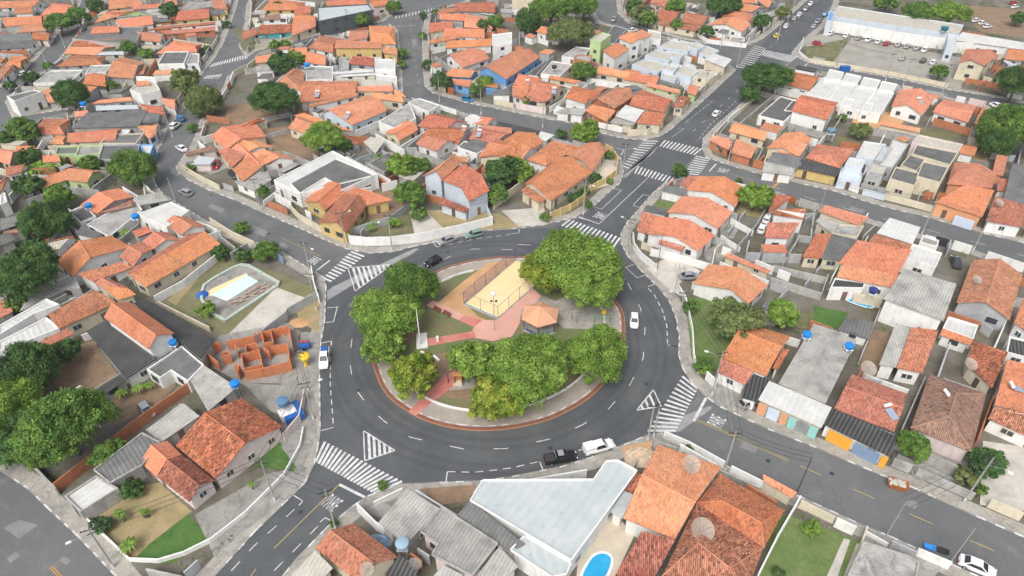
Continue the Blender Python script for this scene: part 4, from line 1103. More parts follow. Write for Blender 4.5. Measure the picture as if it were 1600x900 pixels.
H o|black corrugated garage with orange and blue street doors
m 3.4 .6 K -44,585 302,755 325,635 8,512
H w|narrow orange-roofed house with grey sheet strip, middle right
m 4 .9 R 325,305 455,330 537,115 400,100
m 3.9 .4 C 237,287 323,302 400,100 320,80
H p|faded pinkish hip-roofed villa
p 4 2.2 P 700,725 775,435 490,335 395,605 588,548 625,432
H k|dark red-brown tiled roof house behind the faded hip-roofed villa
m 3.6 1.1 B 680,290 805,405 885,225 705,168
H o|orange house with solar panel at the right edge of the block
m 4.2 1.1 O 815,490 1010,535 1010,290 880,262
m 3.4 .9 B 785,560 1010,660 1010,535 815,500
H w|white slab and orange strip roofed outbuilding between courtyards
f 3 W 585,45 735,90 710,160 555,105
m 3 .4 O 545,140 690,190 710,160 555,105
Z 1270 360 4.5
H k|broad red gable-roofed house with a satellite dish at the right end of the street
g 4 2 R 1010,505 1125,205 1475,312 1385,628 1215,518 1315,212
H r|large pale ribbed metal roof on tall grey walls
m 6 .7 C 500,480 920,635 1010,375 640,265
Z 920 680 4.091
H w|big orange double-pitch house beside the avenue corner with satellite dish
g 4.4 1.9 O 220,530 550,665 850,200 445,60 358,262 690,435
m 3.6 .6 B 235,350 295,385 350,260 305,235
m 3.4 .3 S 135,490 215,530 285,380 225,355
H w|sprawling weathered red hip-roofed house at the bottom edge
p 4.4 1.9 R 690,432 1120,720 1250,480 840,245 850,420 1100,560
p 4.4 2.1 B 470,900 1010,1010 1115,718 690,432 700,690 900,850
Z 1067 0 3
H k|rounded terracotta-pink corner house with orange roofs at the avenue crossing
m 3 .6 O 120,655 215,702 240,655 150,635
m 3 .6 O 225,715 320,742 345,690 250,650
H c|orange strip roof house set behind the terracotta corner house
q 3.2 .9 O 215,615 385,660 400,620 250,572
H c|orange gabled house between the strip roof house and the ragged orange roof
g 3.6 1.3 O 390,695 535,732 605,650 475,622 470,690 545,632
Z 0 0 3
H c|broad orange roof cluster house right of the north-west street
g 3.6 1.6 O 985,640 1060,700 1250,640 1195,572 1020,605 1150,665
m 3.4 .6 R 1020,705 1085,785 1155,722 1065,690
m 3.4 .8 O 1090,795 1140,850 1240,770 1165,728
H w|wide orange roof house between the roof cluster and the bright round tree
q 3.4 1.2 O 1165,725 1240,770 1385,745 1300,712
q 3.4 1 O 1080,690 1150,718 1285,690 1190,650
m 3 .3 C 1100,855 1190,895 1275,840 1215,800
H p|pinkish low strip-roofed carport at the north-west road corner
m 2.8 .3 P 870,730 1015,700 1005,680 865,715
m 2.8 .3 S 895,770 985,770 1010,740 930,730
Z 533 0 3
H r|dark slatted pergola along the lower kerb of the middle road
m 3 .3 K 720,600 900,640 935,612 735,568
H w|white flat canopy at the lower kerb of the middle road
m 3 .2 W 920,650 960,662 1000,632 935,615
H g|grey-roofed white low house behind the pale two-storey house
m 3.2 .4 D 550,690 690,712 725,680 620,650
H c|orange house with two gables behind the dark dense centre tree
g 3.8 1.6 O 645,735 800,765 950,665 825,615 720,745 885,635
H r|low dark and rusty roofs left of the bright round centre tree
m 2.8 .4 D 100,745 210,800 260,760 180,715
m 2.8 .4 T 105,665 160,720 205,660 140,640
m 2.8 .4 D -110,700 -30,760 20,720 -50,680
Z 1067 300 3
H r|low dark shed roofs beside the soil yard, right-hand block
m 2.6 .3 D 725,645 870,690 900,610 765,590
Z 0 300 3
H r|low roofs and brick sheds at the left edge below the round dark tree
m 2.8 .4 R 0,590 60,560 40,500 0,510
m 2.8 .3 T 120,490 190,520 340,400 270,385
m 2.8 .4 C 90,560 350,440 330,400 130,490
"""
TREES = r"""# trees: kind cx,cy rx(px) label   (full photo pixels, crown centre)
a 602,492 52|broad bright green tree on the left rim of the roundabout island
m 640,448 40|darker green tree behind the broad left-rim tree on the island
a 600,540 36|small-crowned bright tree on the island's lower left rim
c 646,588 40|yellow-tinged tree by the red path on the island
a 740,566 38|deep green tree beside the wooden arch on the island
a 828,576 66|largest spreading green tree at the island's lower middle
a 932,556 48|spreading green tree at the island's right rim with rusty tips
c 774,628 42|olive-green low tree at the island's lower edge
c 858,420 44|yellow-green rounded tree beside the yellow court
a 902,408 66|big dense tree with reddish bald patch beside the avenue entrance
a 925,445 48|green lower crown of the tree clump nearest the parked pickup lane
b 25,690 48|huge tree at the left edge beside the pale dusty lane
m 98,668 66|huge bright green tree at the lower left above the brick wall
b 42,585 50|dark broad tree at the left edge above the huge bright tree
b 100,552 24|round dark bush tree beside the bare soil yard
a 18,640 50|bright tree half outside the left edge
b 40,430 50|dark tree mass on the left edge below the brown tiled sheds
b 72,348 36|dark round tree between the sheds and the long orange house, left
b 48,292 22|dark tree under the banana clump, left
m 92,310 24|green tree in front of the lime-green house
b 45,247 18|small dark tree at the left edge behind the banana clump
m 210,265 33|large street tree at the north-west road with visible trunk
m 140,258 18|bushes beside the big north-west street tree
b 52,385 18|small green tree beside the dark left shed
b 112,150 27|round dark tree behind the plain white box house
m 92,38 20|left one of the twin dark trees, upper left
m 122,28 19|right one of the twin dark trees, upper left
b 150,10 14|dark tree on the street at the top left
b 265,17 14|small dark tree between orange roofs at the top left
b 355,38 7|small round street tree by the first north-west pavement
o 290,128 24|grey-green street tree beside the ragged white house
o 318,160 26|bare greyish tree over the north-west street
m 200,75 13|dark shrubs behind the large tilted orange gable roof
m 228,86 12|brighter shrub behind the large tilted orange gable roof
b 322,78 8|street-side cypress near the concrete garage
m 308,176 10|small roadside tree opposite the parked blue car
m 300,200 9|smallest roadside tree opposite the parked white car
b 427,156 39|large round dark tree, upper middle left
a 505,215 34|bright green rounded tree beside the brick shed
b 440,100 22|dark tree with a palm beside it, upper middle left
a 462,92 14|bright green tree right of the dark palm tree
m 430,72 10|street shrub below the yellow wall, left one
m 446,70 10|street shrub below the yellow wall, right one
b 434,10 9|small dark tree at the top left block corner
m 565,32 13|street tree in front of the charcoal warehouse's right end
m 615,12 12|tree on the corner at the top of the north street
b 660,24 7|small round tree by the upper zebra crossing, left one
b 681,20 7|small round tree by the upper zebra crossing, right one
m 660,56 8|roadside tree right of the north street, upper
m 629,84 10|roadside tree left of the north street, upper
m 628,101 8|roadside tree left of the north street, lower
b 668,102 10|dark shrubs right of the north street
b 690,128 17|dark trees at the inner bend of the north street
m 743,142 12|leftmost tree before the blue-walled yard
a 758,130 13|bright tree inside the blue-walled yard
m 775,35 14|green tree above the white two-storey house, top middle
b 755,42 12|dark tree at the top, left of the white two-storey house
m 862,14 34|wide dark green tree at the top edge, middle
o 890,52 34|olive dense tree beside the pale green tower
b 825,35 22|dark tree left of the small green-white tower house
m 912,10 24|tree over the parked cars at the top edge
b 992,12 14|dark tree at the top edge right of the tree-shaded street
o 1000,25 18|olive street tree by the tree-shaded street
m 1012,30 15|green street tree near the twin house
m 1057,40 11|green tree in front of the twin house
b 1105,50 11|dark tree in front of the rounded-wall corner house
b 1125,10 22|dark tree at the top edge near the avenue
m 1055,12 16|trees behind the top hall roofs
b 1190,35 14|dark street tree at the top of the avenue, left side
o 1225,20 12|olive tree by the line of parked cars on the avenue
b 1197,122 36|big dark tree on the right kerb of the avenue
b 1172,148 16|lower dark crown beside the avenue's big tree
m 912,113 19|green tree beside the bare brick cube
a 915,208 22|bright street tree on the kerb of the middle road
b 878,210 9|small dark street tree left of the bright kerb tree
m 825,160 10|dusty shrub in front of the cream-gabled house
a 628,262 24|bright round tree in front of the white house with black windows
m 655,262 18|round tree touching the bright one, centre
m 640,305 26|tall green tree left of the two-storey pale house
m 655,335 14|lower green bush of the walled garden
m 590,250 12|dark hedge beside the yellow building side wall
b 785,270 30|dark dense tree right of the two-storey pale house
m 775,305 20|wispy tree in front of the dark dense tree, centre
a 812,268 22|bright green tree left of the columned house
b 535,228 16|green bush behind the brick shed
b 1062,268 14|slender upright tree at the avenue crossing's lower right corner
a 1180,310 26|bright tree right of the uppermost of the three white-walled houses
b 1155,283 6|small shrub by the right-hand street corner
b 930,280 11|clipped dark ball shrub in the verandah garden
b 912,300 10|clipped ball shrub behind the yellow wall
b 896,310 10|lowest clipped ball shrub behind the yellow wall
m 952,243 9|shrub in the upper corner of the yellow-walled garden
m 953,284 6|small street tree by the yellow wall's roofed gate
m 918,320 8|small street shrub outside the yellow wall
m 852,340 9|shrub at the low end of the yellow wall
o 1150,503 40|large olive-green bush beside the two-tier red roof
a 1224,493 26|bright round bush right of the large olive bush
m 1080,480 14|shrub inside the white kerb wall, right of the roundabout
m 1100,572 17|white-flowered shrub at the right crossing corner
o 1140,455 12|shrub in front of the orange house with the silver car
m 1427,698 26|round green tree beside the faded villa
o 1508,745 19|yellow-green bush at the villa driveway
b 1540,725 28|tall dark hedge beside the courtyard, bottom right
m 1535,765 9|small shrub below the driveway hedge
a 1267,826 15|round clipped bush on the bottom right lawn
m 1075,704 10|small green tree behind the big orange double-pitch house
b 1215,895 10|bush at the bottom edge of the lawn
b 800,758 0|x
m 598,758 9|slender pavement tree by the lower-left crossing
m 522,818 8|small tree by the utility pole on the south-west street
b 205,765 19|dark shrub behind the corner plot's bananas
b 160,820 16|dark shrub at the corner plot wall
m 170,712 26|dark foliage beneath the huge bright tree along the brick wall
m 378,356 13|street tree beside the north-west road near the roundabout
m 415,393 19|tree on the garden hedge above the abandoned pool
b 345,395 15|dark bush at the end of the very long tiled house
b 380,400 14|dark bush in the abandoned pool garden's upper corner
a 322,485 15|bright young tree by the blue tarp
m 25,472 19|dark tree at the left beside the pale long annex
m 1468,113 14|dark tree in the corner of the car park
m 1580,200 45|massive dark tree at the right edge
b 1555,222 30|lower crown of trees below the massive right-edge tree
b 1590,130 30|dark tree at the right edge beside the two-storey beige house
m 1435,20 24|wide green tree behind the office building, left
a 1485,22 28|wide bright tree behind the office building, right
m 1385,5 18|bright tree at the top edge behind the office building
b 1590,30 12|dark bush at the top right corner
m 1316,185 8|banana-like palm behind the balcony house
o 1345,205 16|green scrub behind the balcony house
m 1448,300 9|courtyard palm-like tree of the modern dark-panelled house
b 1143,10 16|dark trees at the top edge left of the avenue
b 1130,232 9|small tree at the terracotta corner building
b 15,135 10|low tree at the left edge near the sloping street
b 48,122 12|leafless greyish tree beside the white parked car, upper left
m 75,104 9|dark round bush on the sloping street
m 175,135 11|green shrub beside the slate-blue gabled house
m 35,205 25|green tree at the left edge below the plain white box house
b 12,220 16|dark tree at the left edge beside the ragged hip roof
m 410,300 12|bush beside the garage doors of the white-rimmed building
m 420,240 10|bush behind the orange house, centre left
m 300,262 9|dry shrub on the corner of the north-west road
"""
PALMLIST = r"""# banana / palm plants: cx,cy r label
188,800 14|banana clump in the middle of the corner plot
225,797 11|smaller banana plant right of the middle clump, corner plot
200,850 19|large banana plant nearest the corner wall, bottom left
392,755 9|bright palm in the pink house's front bed
190,362 16|banana plants beside the white workshop
65,262 30|wide banana grove on the left
90,250 20|right half of the banana grove near the lime house
188,612 14|dusty banana palm in the shrubs above the brick wall, left one
215,605 14|dusty banana palm in the shrubs above the brick wall, middle one
232,600 12|dusty banana palm in the shrubs above the brick wall, right one
578,350 14|banana plants behind the long white curved wall, left group
618,345 16|banana plants behind the long white curved wall, right group
1312,182 9|thin palm behind the two-storey balcony house
55,532 8|small palm beside the weathered coping wall
428,95 10|round palm in front of the dark trees, upper middle left
690,70 7|small palm in the walled front yard of the north street
1532,768 8|small palm at the driveway gate bottom right
"""
CARLIST = r"""# cars: type colour rear front label   (pixels on the ground)
hatch black 688,402 665,414|black hatchback driving round the roundabout
sedan silver 712,370 684,380|silver sedan parked in front of the long white curved wall
wagon green 753,362 727,369|old green station wagon parked behind the silver sedan
hatch white 991,488 991,513|white hatchback with dark windows driving beside the right side of the island
pick white 508,543 505,576|white pickup loaded with blue cargo parked by the construction site
pick black 852,718 900,711|black double-cab pickup parked at the lower rim
pickbox white 915,704 957,692|white pickup with closed canopy parked at the lower rim
sedan white 1501,873 1555,896|white sedan parked at the bottom right kerb
hatch silver 299,304 281,296|silver hatchback driving on the north-west road
hatch white 270,199 277,194|white car parked on the north-west street pavement
hatch blue 283,188 280,182|blue car parked ahead of the white one on the north-west street
sedan white 288,234 278,228|white car at the bend of the north-west road
hatch white 1116,180 1124,173|light car driving on the avenue
sedan silver 1062,433 1092,431|silver sedan parked in the walled yard right of the roundabout
hatch blue 725,153 736,156|blue car at the kerb before the blue-walled yard
sedan dark 1497,421 1490,399|dark blue car parked inside the fenced pad
hatch white 1186,368 1195,347|nearer white car between the red-roofed houses, right
hatch white 1196,347 1202,337|farther white car between the red-roofed houses, right
hatch yellow 1208,58 1221,52|yellow car at the avenue kerb, top
hatch white 1225,44 1233,36|first white car in the avenue's parked line
hatch silver 1238,32 1246,25|grey car in the avenue's parked line
hatch white 1246,25 1253,19|second white car in the avenue's parked line
sedan silver 1256,17 1263,9|third car in the avenue's parked line
sedan white 1264,8 1270,2|topmost car in the avenue's parked line
hatch silver 1268,44 1277,37|nearest car parked on the avenue's right kerb
sedan silver 1275,35 1283,30|second car parked on the avenue's right kerb
hatch blue 1286,26 1292,20|blue car beside the office building's blue corner
hatch red 1268,66 1287,71|red car in the left corner of the car park
hatch white 1293,55 1303,49|leftmost white car of the car park's back row
hatch white 1318,59 1327,52|second white car of the car park's back row
hatch silver 1336,63 1347,56|silver car in the car park's back row
sedan white 1351,66 1364,58|large white car in the car park's back row
hatch white 1367,69 1378,61|white car left of the red one in the back row
hatch red 1381,71 1391,65|red car in the middle of the car park's back row
hatch silver 1399,74 1408,66|silver car right of the red one in the back row
hatch silver 1413,76 1422,69|grey car third from the right end of the back row
hatch silver 1429,79 1437,72|grey car second from the right end of the back row
sedan white 1440,82 1450,74|rightmost white car of the car park's back row
hatch silver 1406,95 1414,87|silver car alone in the middle of the car park
hatch dark 1438,99 1447,90|dark grey car in the middle of the car park
hatch white 1453,102 1463,93|white car right of the dark grey one in the car park
sedan white 1546,161 1569,171|white car at the right end of the road behind the car park
hatch white 1318,31 1331,33|leftmost white car behind the office building
hatch white 1333,36 1346,38|x
hatch white 1518,34 1532,30|left one of the white cars behind the office building
hatch white 1528,38 1542,34|middle one of the white cars behind the office building
hatch white 1534,43 1552,40|right one of the white cars behind the office building
hatch red 1577,6 1590,3|red car at the top right corner
hatch white 1580,12 1592,9|white car below the red one at the top right corner
hatch silver 961,28 957,33|silver car on the tree-shaded street at the top
hatch dark 933,38 930,44|dark car at the end of the tree-shaded street
hatch white 983,49 995,46|white car beside the tall white house's upper end
hatch white 32,118 45,112|white car parked on the sloping street, upper left
hatch red 340,254 336,262|dark red car under the carport of the corner house
hatch dark 362,270 368,276|dark car in the carport near the hedge
hatch silver 224,635 234,648|white-roofed car behind the brick garden wall
hatch silver 1163,632 1178,626|pale car under the small black awning
"""
WALLS = r"""# boundary walls: height colour label | ground points
2.4 w|long curved white wall along the roundabout's upper rim|541,372 548,382 575,385 610,384 660,378 720,365 770,352
1.8 b|pale wall joining the long white curved wall to the two-storey house|770,352 760,330 765,300
2.0 g|low grey garden wall beside the yellow-gabled house|545,370 610,350 650,320 668,305
1.9 y|yellow panelled garden wall with cream pillars|860,343 890,330 912,315 922,300 945,288 962,275 965,255 955,240 945,234
1.8 w|white bent wall in front of the lowest of the three houses|988,373 990,390 1000,405 1025,425
2.0 w|white straight wall behind the silver sedan's yard|1015,400 1060,410 1110,425 1115,400
1.2 w|low wavy white kerb wall on the right of the roundabout|1058,450 1070,470 1075,490 1081,520 1083,560 1090,585
2.0 r|grey wall with square openings on the right block|1200,445 1280,470 1290,440
2.0 w|stained white wall beside the olive bush|1080,452 1130,480
2.2 k|tall brick garden wall below the huge bright tree|92,770 165,712 215,672 305,608
1.8 r|grey side wall between the lane pavement and huge tree|40,718 95,775
1.0 w|low white curved parapet wall of the corner plot|122,800 165,840 205,878 250,880 290,868 330,848
.9 w|low white front wall of the pink house|330,848 385,805 445,745 470,700 475,672
1.8 p|pink gate wall at the upper corner of the pink house|445,690 470,660 478,620
2.2 g|pale blue-grey long wall between paved yard and building site|400,540 450,500 452,495 495,470
1.8 w|white rear wall of the abandoned pool garden by the crossing|488,425 492,450 500,475
1.6 c|low cream garden wall with gate facing the south-east street|1248,792 1300,818
.9 w|white garage gate and parapet right of the lawn|1350,835 1385,855
2.4 w|white side wall dividing the lawn from the sprawling house|1245,790 1210,850 1180,910
1.6 c|cream side wall of the lawn on the right|1350,832 1325,905
1.8 w|white street wall at the bottom right corner|1428,868 1480,890
1.8 w|white street wall behind the big orange double-pitch house|1036,685 1075,702 1130,733
1.6 w|white ribbed gate wall of the sprawling house|1140,738 1200,768
1.2 w|white wall strip beside the pale patchwork shed|585,792 630,770
2.2 w|long white wall beside the blue plastic sheets|560,800 590,830 635,850
1.9 w|white billboard-like wall beside the black pickup|831,761 916,746
1.6 w|white fence wall curving in front of the rounded-wall corner house|1090,58 1105,68 1165,75 1170,65
2.0 c|cream rounded corner wall of the awning house|980,213 1010,212 1035,200
1.8 w|white street wall of the terracotta hip-roofed house|935,200 972,208
1.6 w|white street wall of the two-storey cream house|865,178 905,190
4.2 w|tall white wall behind the car park|1287,48 1400,68 1480,79
4.0 w|white wall piece right of the car park's back row|1486,83 1515,84
1.0 w|low white wall along the rounded car park corner|1255,62 1248,84 1262,96
1.4 c|long low pale wall between the car park and the road|1262,97 1330,108 1400,120 1480,137
1.8 c|pale yellow wall of the teal house on the far side street|400,78 450,66 495,50
1.6 r|low grey wall around the bare soil yard, upper middle left|400,195 455,183 460,187
1.6 r|grey retaining wall below the bare soil yard|400,223 430,215 480,200
2.0 k|brick side wall of the bare yard beside the north-west street|330,170 325,190 360,195
1.8 c|rusty cream fence wall beside the north-west road near the pool garden|330,350 365,372 400,388
2.0 w|white stained long wall under the very long tiled house|245,475 290,450 340,410
1.6 c|cream fence wall at the corner of the north-west road|285,265 310,280 345,298
1.4 w|white gate wall left of the white-rimmed building|413,322 435,305
1.8 c|cream garden gate wall of the yellow-gabled corner house|455,330 470,345 500,362 535,375
1.8 r|weathered long party wall from the small cottage to the street|1206,425 1290,445
2.2 w|long white party wall right of the small cottage|1296,445 1325,395 1352,345
1.6 r|rusty capped yard wall beside the long pale fibre roof, right|1340,570 1372,490
1.8 r|dark party wall between the brown tiled house and the villa|1400,690 1440,600
2.0 k|red brick side wall beside the villa|1520,700 1545,630
.9 r|low concrete street wall of the villa|1400,715 1500,760
1.8 w|white wall beside the narrow courtyard at the right edge|1545,560 1580,480
1.8 c|tiled pink-cream front wall of the modern dark-panelled house|1380,312 1455,332
1.8 b|pale blue barred gate wall of the narrow grey townhouse|1346,305 1380,314
1.8 w|white louvre gate wall of the white and blue townhouse|1307,290 1340,303
1.6 w|white garden wall behind the car yard of the upper avenue house|1140,350 1175,370
1.4 w|white wall at the yard of the middle avenue house|1125,375 1155,395
1.8 g|thin grey party wall between the avenue houses and the parked white cars|1150,395 1180,360 1200,325
1.6 r|grey wall below the thin tile-capped building, right|1140,405 1200,440
1.6 r|capped concrete wall of the soil yard beside the black strip shed|150,620 215,580
1.5 c|fence wall at the abandoned pool garden's left side|250,480 300,505 330,520
"""
POLES = r"""# poles: base h arm(dir px vec or 0) label
540,387 9 12,-6|white-footed utility pole at the left end of the long curved wall
613,391 9 -8,4|utility pole in front of the long white curved wall
911,336 9.5 8,4|utility pole at the yellow wall's lower bend
864,347 9 0,0|slim utility pole at the low end of the yellow wall
972,278 9.5 8,2|utility pole at the avenue crossing's left corner
1051,201 10 6,6|utility pole at the cream rounded corner
1098,159 10 8,2|utility pole before the cream courtyard house
1151,106 10 8,4|utility pole at the top avenue crossing
947,210 9 0,0|utility pole by the terracotta house's street wall
980,397 9 -14,-8|utility pole with a street light at the right zebra corner
1027,420 8 0,0|wooden post at the end of the white bent wall
1052,468 8.5 0,0|post on the right-hand pavement of the roundabout
1058,515 9 -12,-4|street light on the right pavement near the white hatchback
1112,618 10 -14,-4|utility pole with lamp beside the white-flowered shrub
1505,785 10 10,6|utility pole with lamp at the villa driveway
1131,737 9 0,0|right one of the paired poles behind the orange double-pitch house
1012,688 8 0,0|left pole at the avenue corner by the sand heap
1021,684 8 0,0|right pole at the avenue corner by the sand heap
1245,770 8 0,0|slim black post at the lawn's street corner
1384,838 8 0,0|slim pole at the concrete terrace house
1484,880 8 0,0|slim pole left of the white sedan
525,828 9 0,0|utility pole on the south-west street pavement
430,783 9 0,0|utility pole in front of the pink house
178,887 9 -20,10|utility pole with lamp on the bottom left lane
490,655 8.5 10,-4|leaning utility pole on the left pavement
482,610 9 0,0|utility pole with crossarms before the red and white cars
495,485 9 0,0|utility pole at the end of the pale blue-grey wall
485,428 8 12,6|utility pole at the left zebra corner
275,395 0 0,0|x
278,325 8 0,0|pole beside the white workshop
408,329 8.5 0,0|utility pole at the white-rimmed building's garage
245,293 8 0,0|leaning pole by the big north-west street tree
270,215 8 0,0|pole by the blue-fronted shop
348,160 8 0,0|pole on the north-west street beside the bare tree
102,75 8 0,0|pole on the sloping street, upper left
72,98 8 0,0|lower pole on the sloping street, upper left
15,140 8 0,0|pole at the left edge near the plain white box house
385,40 8 0,0|pole at the top of the north-west street
545,48 8 0,0|pole in front of the charcoal warehouse
661,70 9 0,0|upper pole right of the north street
677,122 9 0,0|lower pole right of the north street
616,110 9 0,0|pole before the white flat-roofed house on the north street
687,160 8 0,0|pole at the lower bend of the north street
752,180 8 0,0|pole on the upper kerb of the middle road
848,200 8 0,0|pole on the lower kerb of the middle road
803,172 8 0,0|pole before the cream-gabled house
1245,118 0 0,0|x
1305,107 9 0,0|street light beside the car park's blue bin
1383,127 9 0,0|pole at the car park's lower wall
1410,135 9 0,0|second pole at the car park's lower wall
1470,150 10 0,0|tall pole right of the car park
1228,45 8 0,0|pole in the avenue's parked line
1280,330 8 0,0|slim dark pole behind the rusty orange ridge house
1440,366 9 0,0|pole on the lower kerb of the right-hand street
1520,392 9 0,0|leaning pole by the fenced pad
1350,228 0 0,0|x
1137,256 7 0,0|pole at the terracotta corner building
1000,75 7 0,0|pole by the driveway of the pale townhouses
1126,73 9 0,0|pole before the rounded-wall corner house
1215,62 8 0,0|pole beside the yellow parked car
"""
import numpy as np
# ---------------------------------------------------------------- houses
def unit_window():
    mb = MB(); mb.box((0, 0, 0), (1, .06, 1)); me = mb.build('pane', M_glass); d = me.data; bpy.data.objects.remove(me)
    mb = MB()
    for x in (-.5, .5, 0): mb.box((x, -.02, 0), (.07, .09, 1.06))
    for z in (-.5, .5): mb.box((0, -.02, z), (1.06, .1, .08))
    f = []
    for m_ in (M_frame, WM['g'], WM['c'], M_dark): me = mb.build('f', m_); f.append(me.data); bpy.data.objects.remove(me)
    mb = MB(); mb.box((0, 0, .5), (1, .08, 1)); me = mb.build('d', M_door); dd = me.data; bpy.data.objects.remove(me)
    mb = MB(); mb.box((0, 0, .5), (1, .08, 1)); 
    for i in range(6): mb.box((0, -.06, .12 + i * .15), (.98, .05, .03))
    me = mb.build('g', M_gate); gg = me.data; bpy.data.objects.remove(me)
    return d, f, dd, gg
W_PANE, W_FRAME, W_DOOR, W_GATE = unit_window()
def inst(name, me, loc, rz, sc, parent):
    o = bpy.data.objects.new(name, me); COL.objects.link(o); o.location = loc; o.rotation_euler = (0, 0, rz); o.scale = sc; o.parent = parent; return o
def slab_faces(mb_V, mb_F, uvs, faces, th=.13):
    """each sloping face becomes a thin closed slab; uv in metres along the eave and up the slope"""
    for f in faces:
        n = len(f); k = len(mb_V)
        nrm = (f[1] - f[0]).cross(f[2] - f[0])
        if nrm.z < 0: f = f[::-1]; nrm = -nrm
        nrm.normalize()
        # eave direction: horizontal direction in the face
        up = Vector((0, 0, 1)); e = up.cross(nrm)
        if e.length < .05: e = (f[1] - f[0]).copy()
        e.normalize(); s = nrm.cross(e)
        o = f[0]
        uv = [((p - o).dot(e), (p - o).dot(s)) for p in f]
        mb_V += list(f) + [p - Vector((0, 0, th)) for p in f]
        mb_F.append(tuple(range(k, k + n))); uvs.append(uv)
        mb_F.append(tuple(range(k + 2 * n - 1, k + n - 1, -1))); uvs.append(uv[::-1])
        for i in range(n):
            j = (i + 1) % n; mb_F.append((k + j, k + i, k + n + i, k + n + j)); uvs.append([uv[j], uv[i], uv[i], uv[j]])
def cap_tube(V, F, U, a, b, r=.13):
    mb = MB(); mb.tube(a, b, r, n=6, cap=False); k = len(V); V += mb.V
    for f in mb.F: F.append(tuple(i + k for i in f)); U.append([(0.06, 0.0)] * len(f))
def shrink(P, d):
    return [Vector((q[0], q[1], 0)) for q in offset(P, d)]
def openings(P, h, root, rng, near, wallcol):
    """windows, doors and gates on the walls; P is the wall footprint (ccw)"""
    n = len(P); fl = max(1, int((h + .3) // 3)); door = False
    for i in range(n):
        a, b = P[i], P[(i + 1) % n]; d = b - a; L = d.length
        if L < 2.2: continue
        d.normalize(); nr = Vector((d.y, -d.x, 0)); mid = (a + b) / 2
        tocam = Vector((0, 0, 0)) - mid; tocam.z = 0; tocam.normalize()
        if nr.dot(tocam) < -.1: continue
        rz = math.atan2(d.y, d.x)
        k = max(1, int(L / (3.6 if near else 4.5)))
        for f in range(fl):
            for j in range(k):
                t = (j + .5) / k; p = a.lerp(b, t) + nr * .02
                if rng.random() < .22: continue
                if f == 0 and not door and rng.random() < .5 and L > 4:
                    door = True; inst('door', W_DOOR, (p.x, p.y, .12), rz, (.95, 1, 2.1), root); continue
                w = rng.choice([1.1, 1.4, 1.7]); hh = 1.05
                if w > L / k - .5: w = max(.5, L / k - .5)
                o = inst('window', W_PANE, (p.x, p.y, f * 3 + 1.75), rz, (w, 1, hh), root)
                if near: inst('window_frame', W_FRAME[int(h * 97) % 4], (0, 0, 0), 0, (1, 1, 1), o)
NEARY = 210
FOOT = []
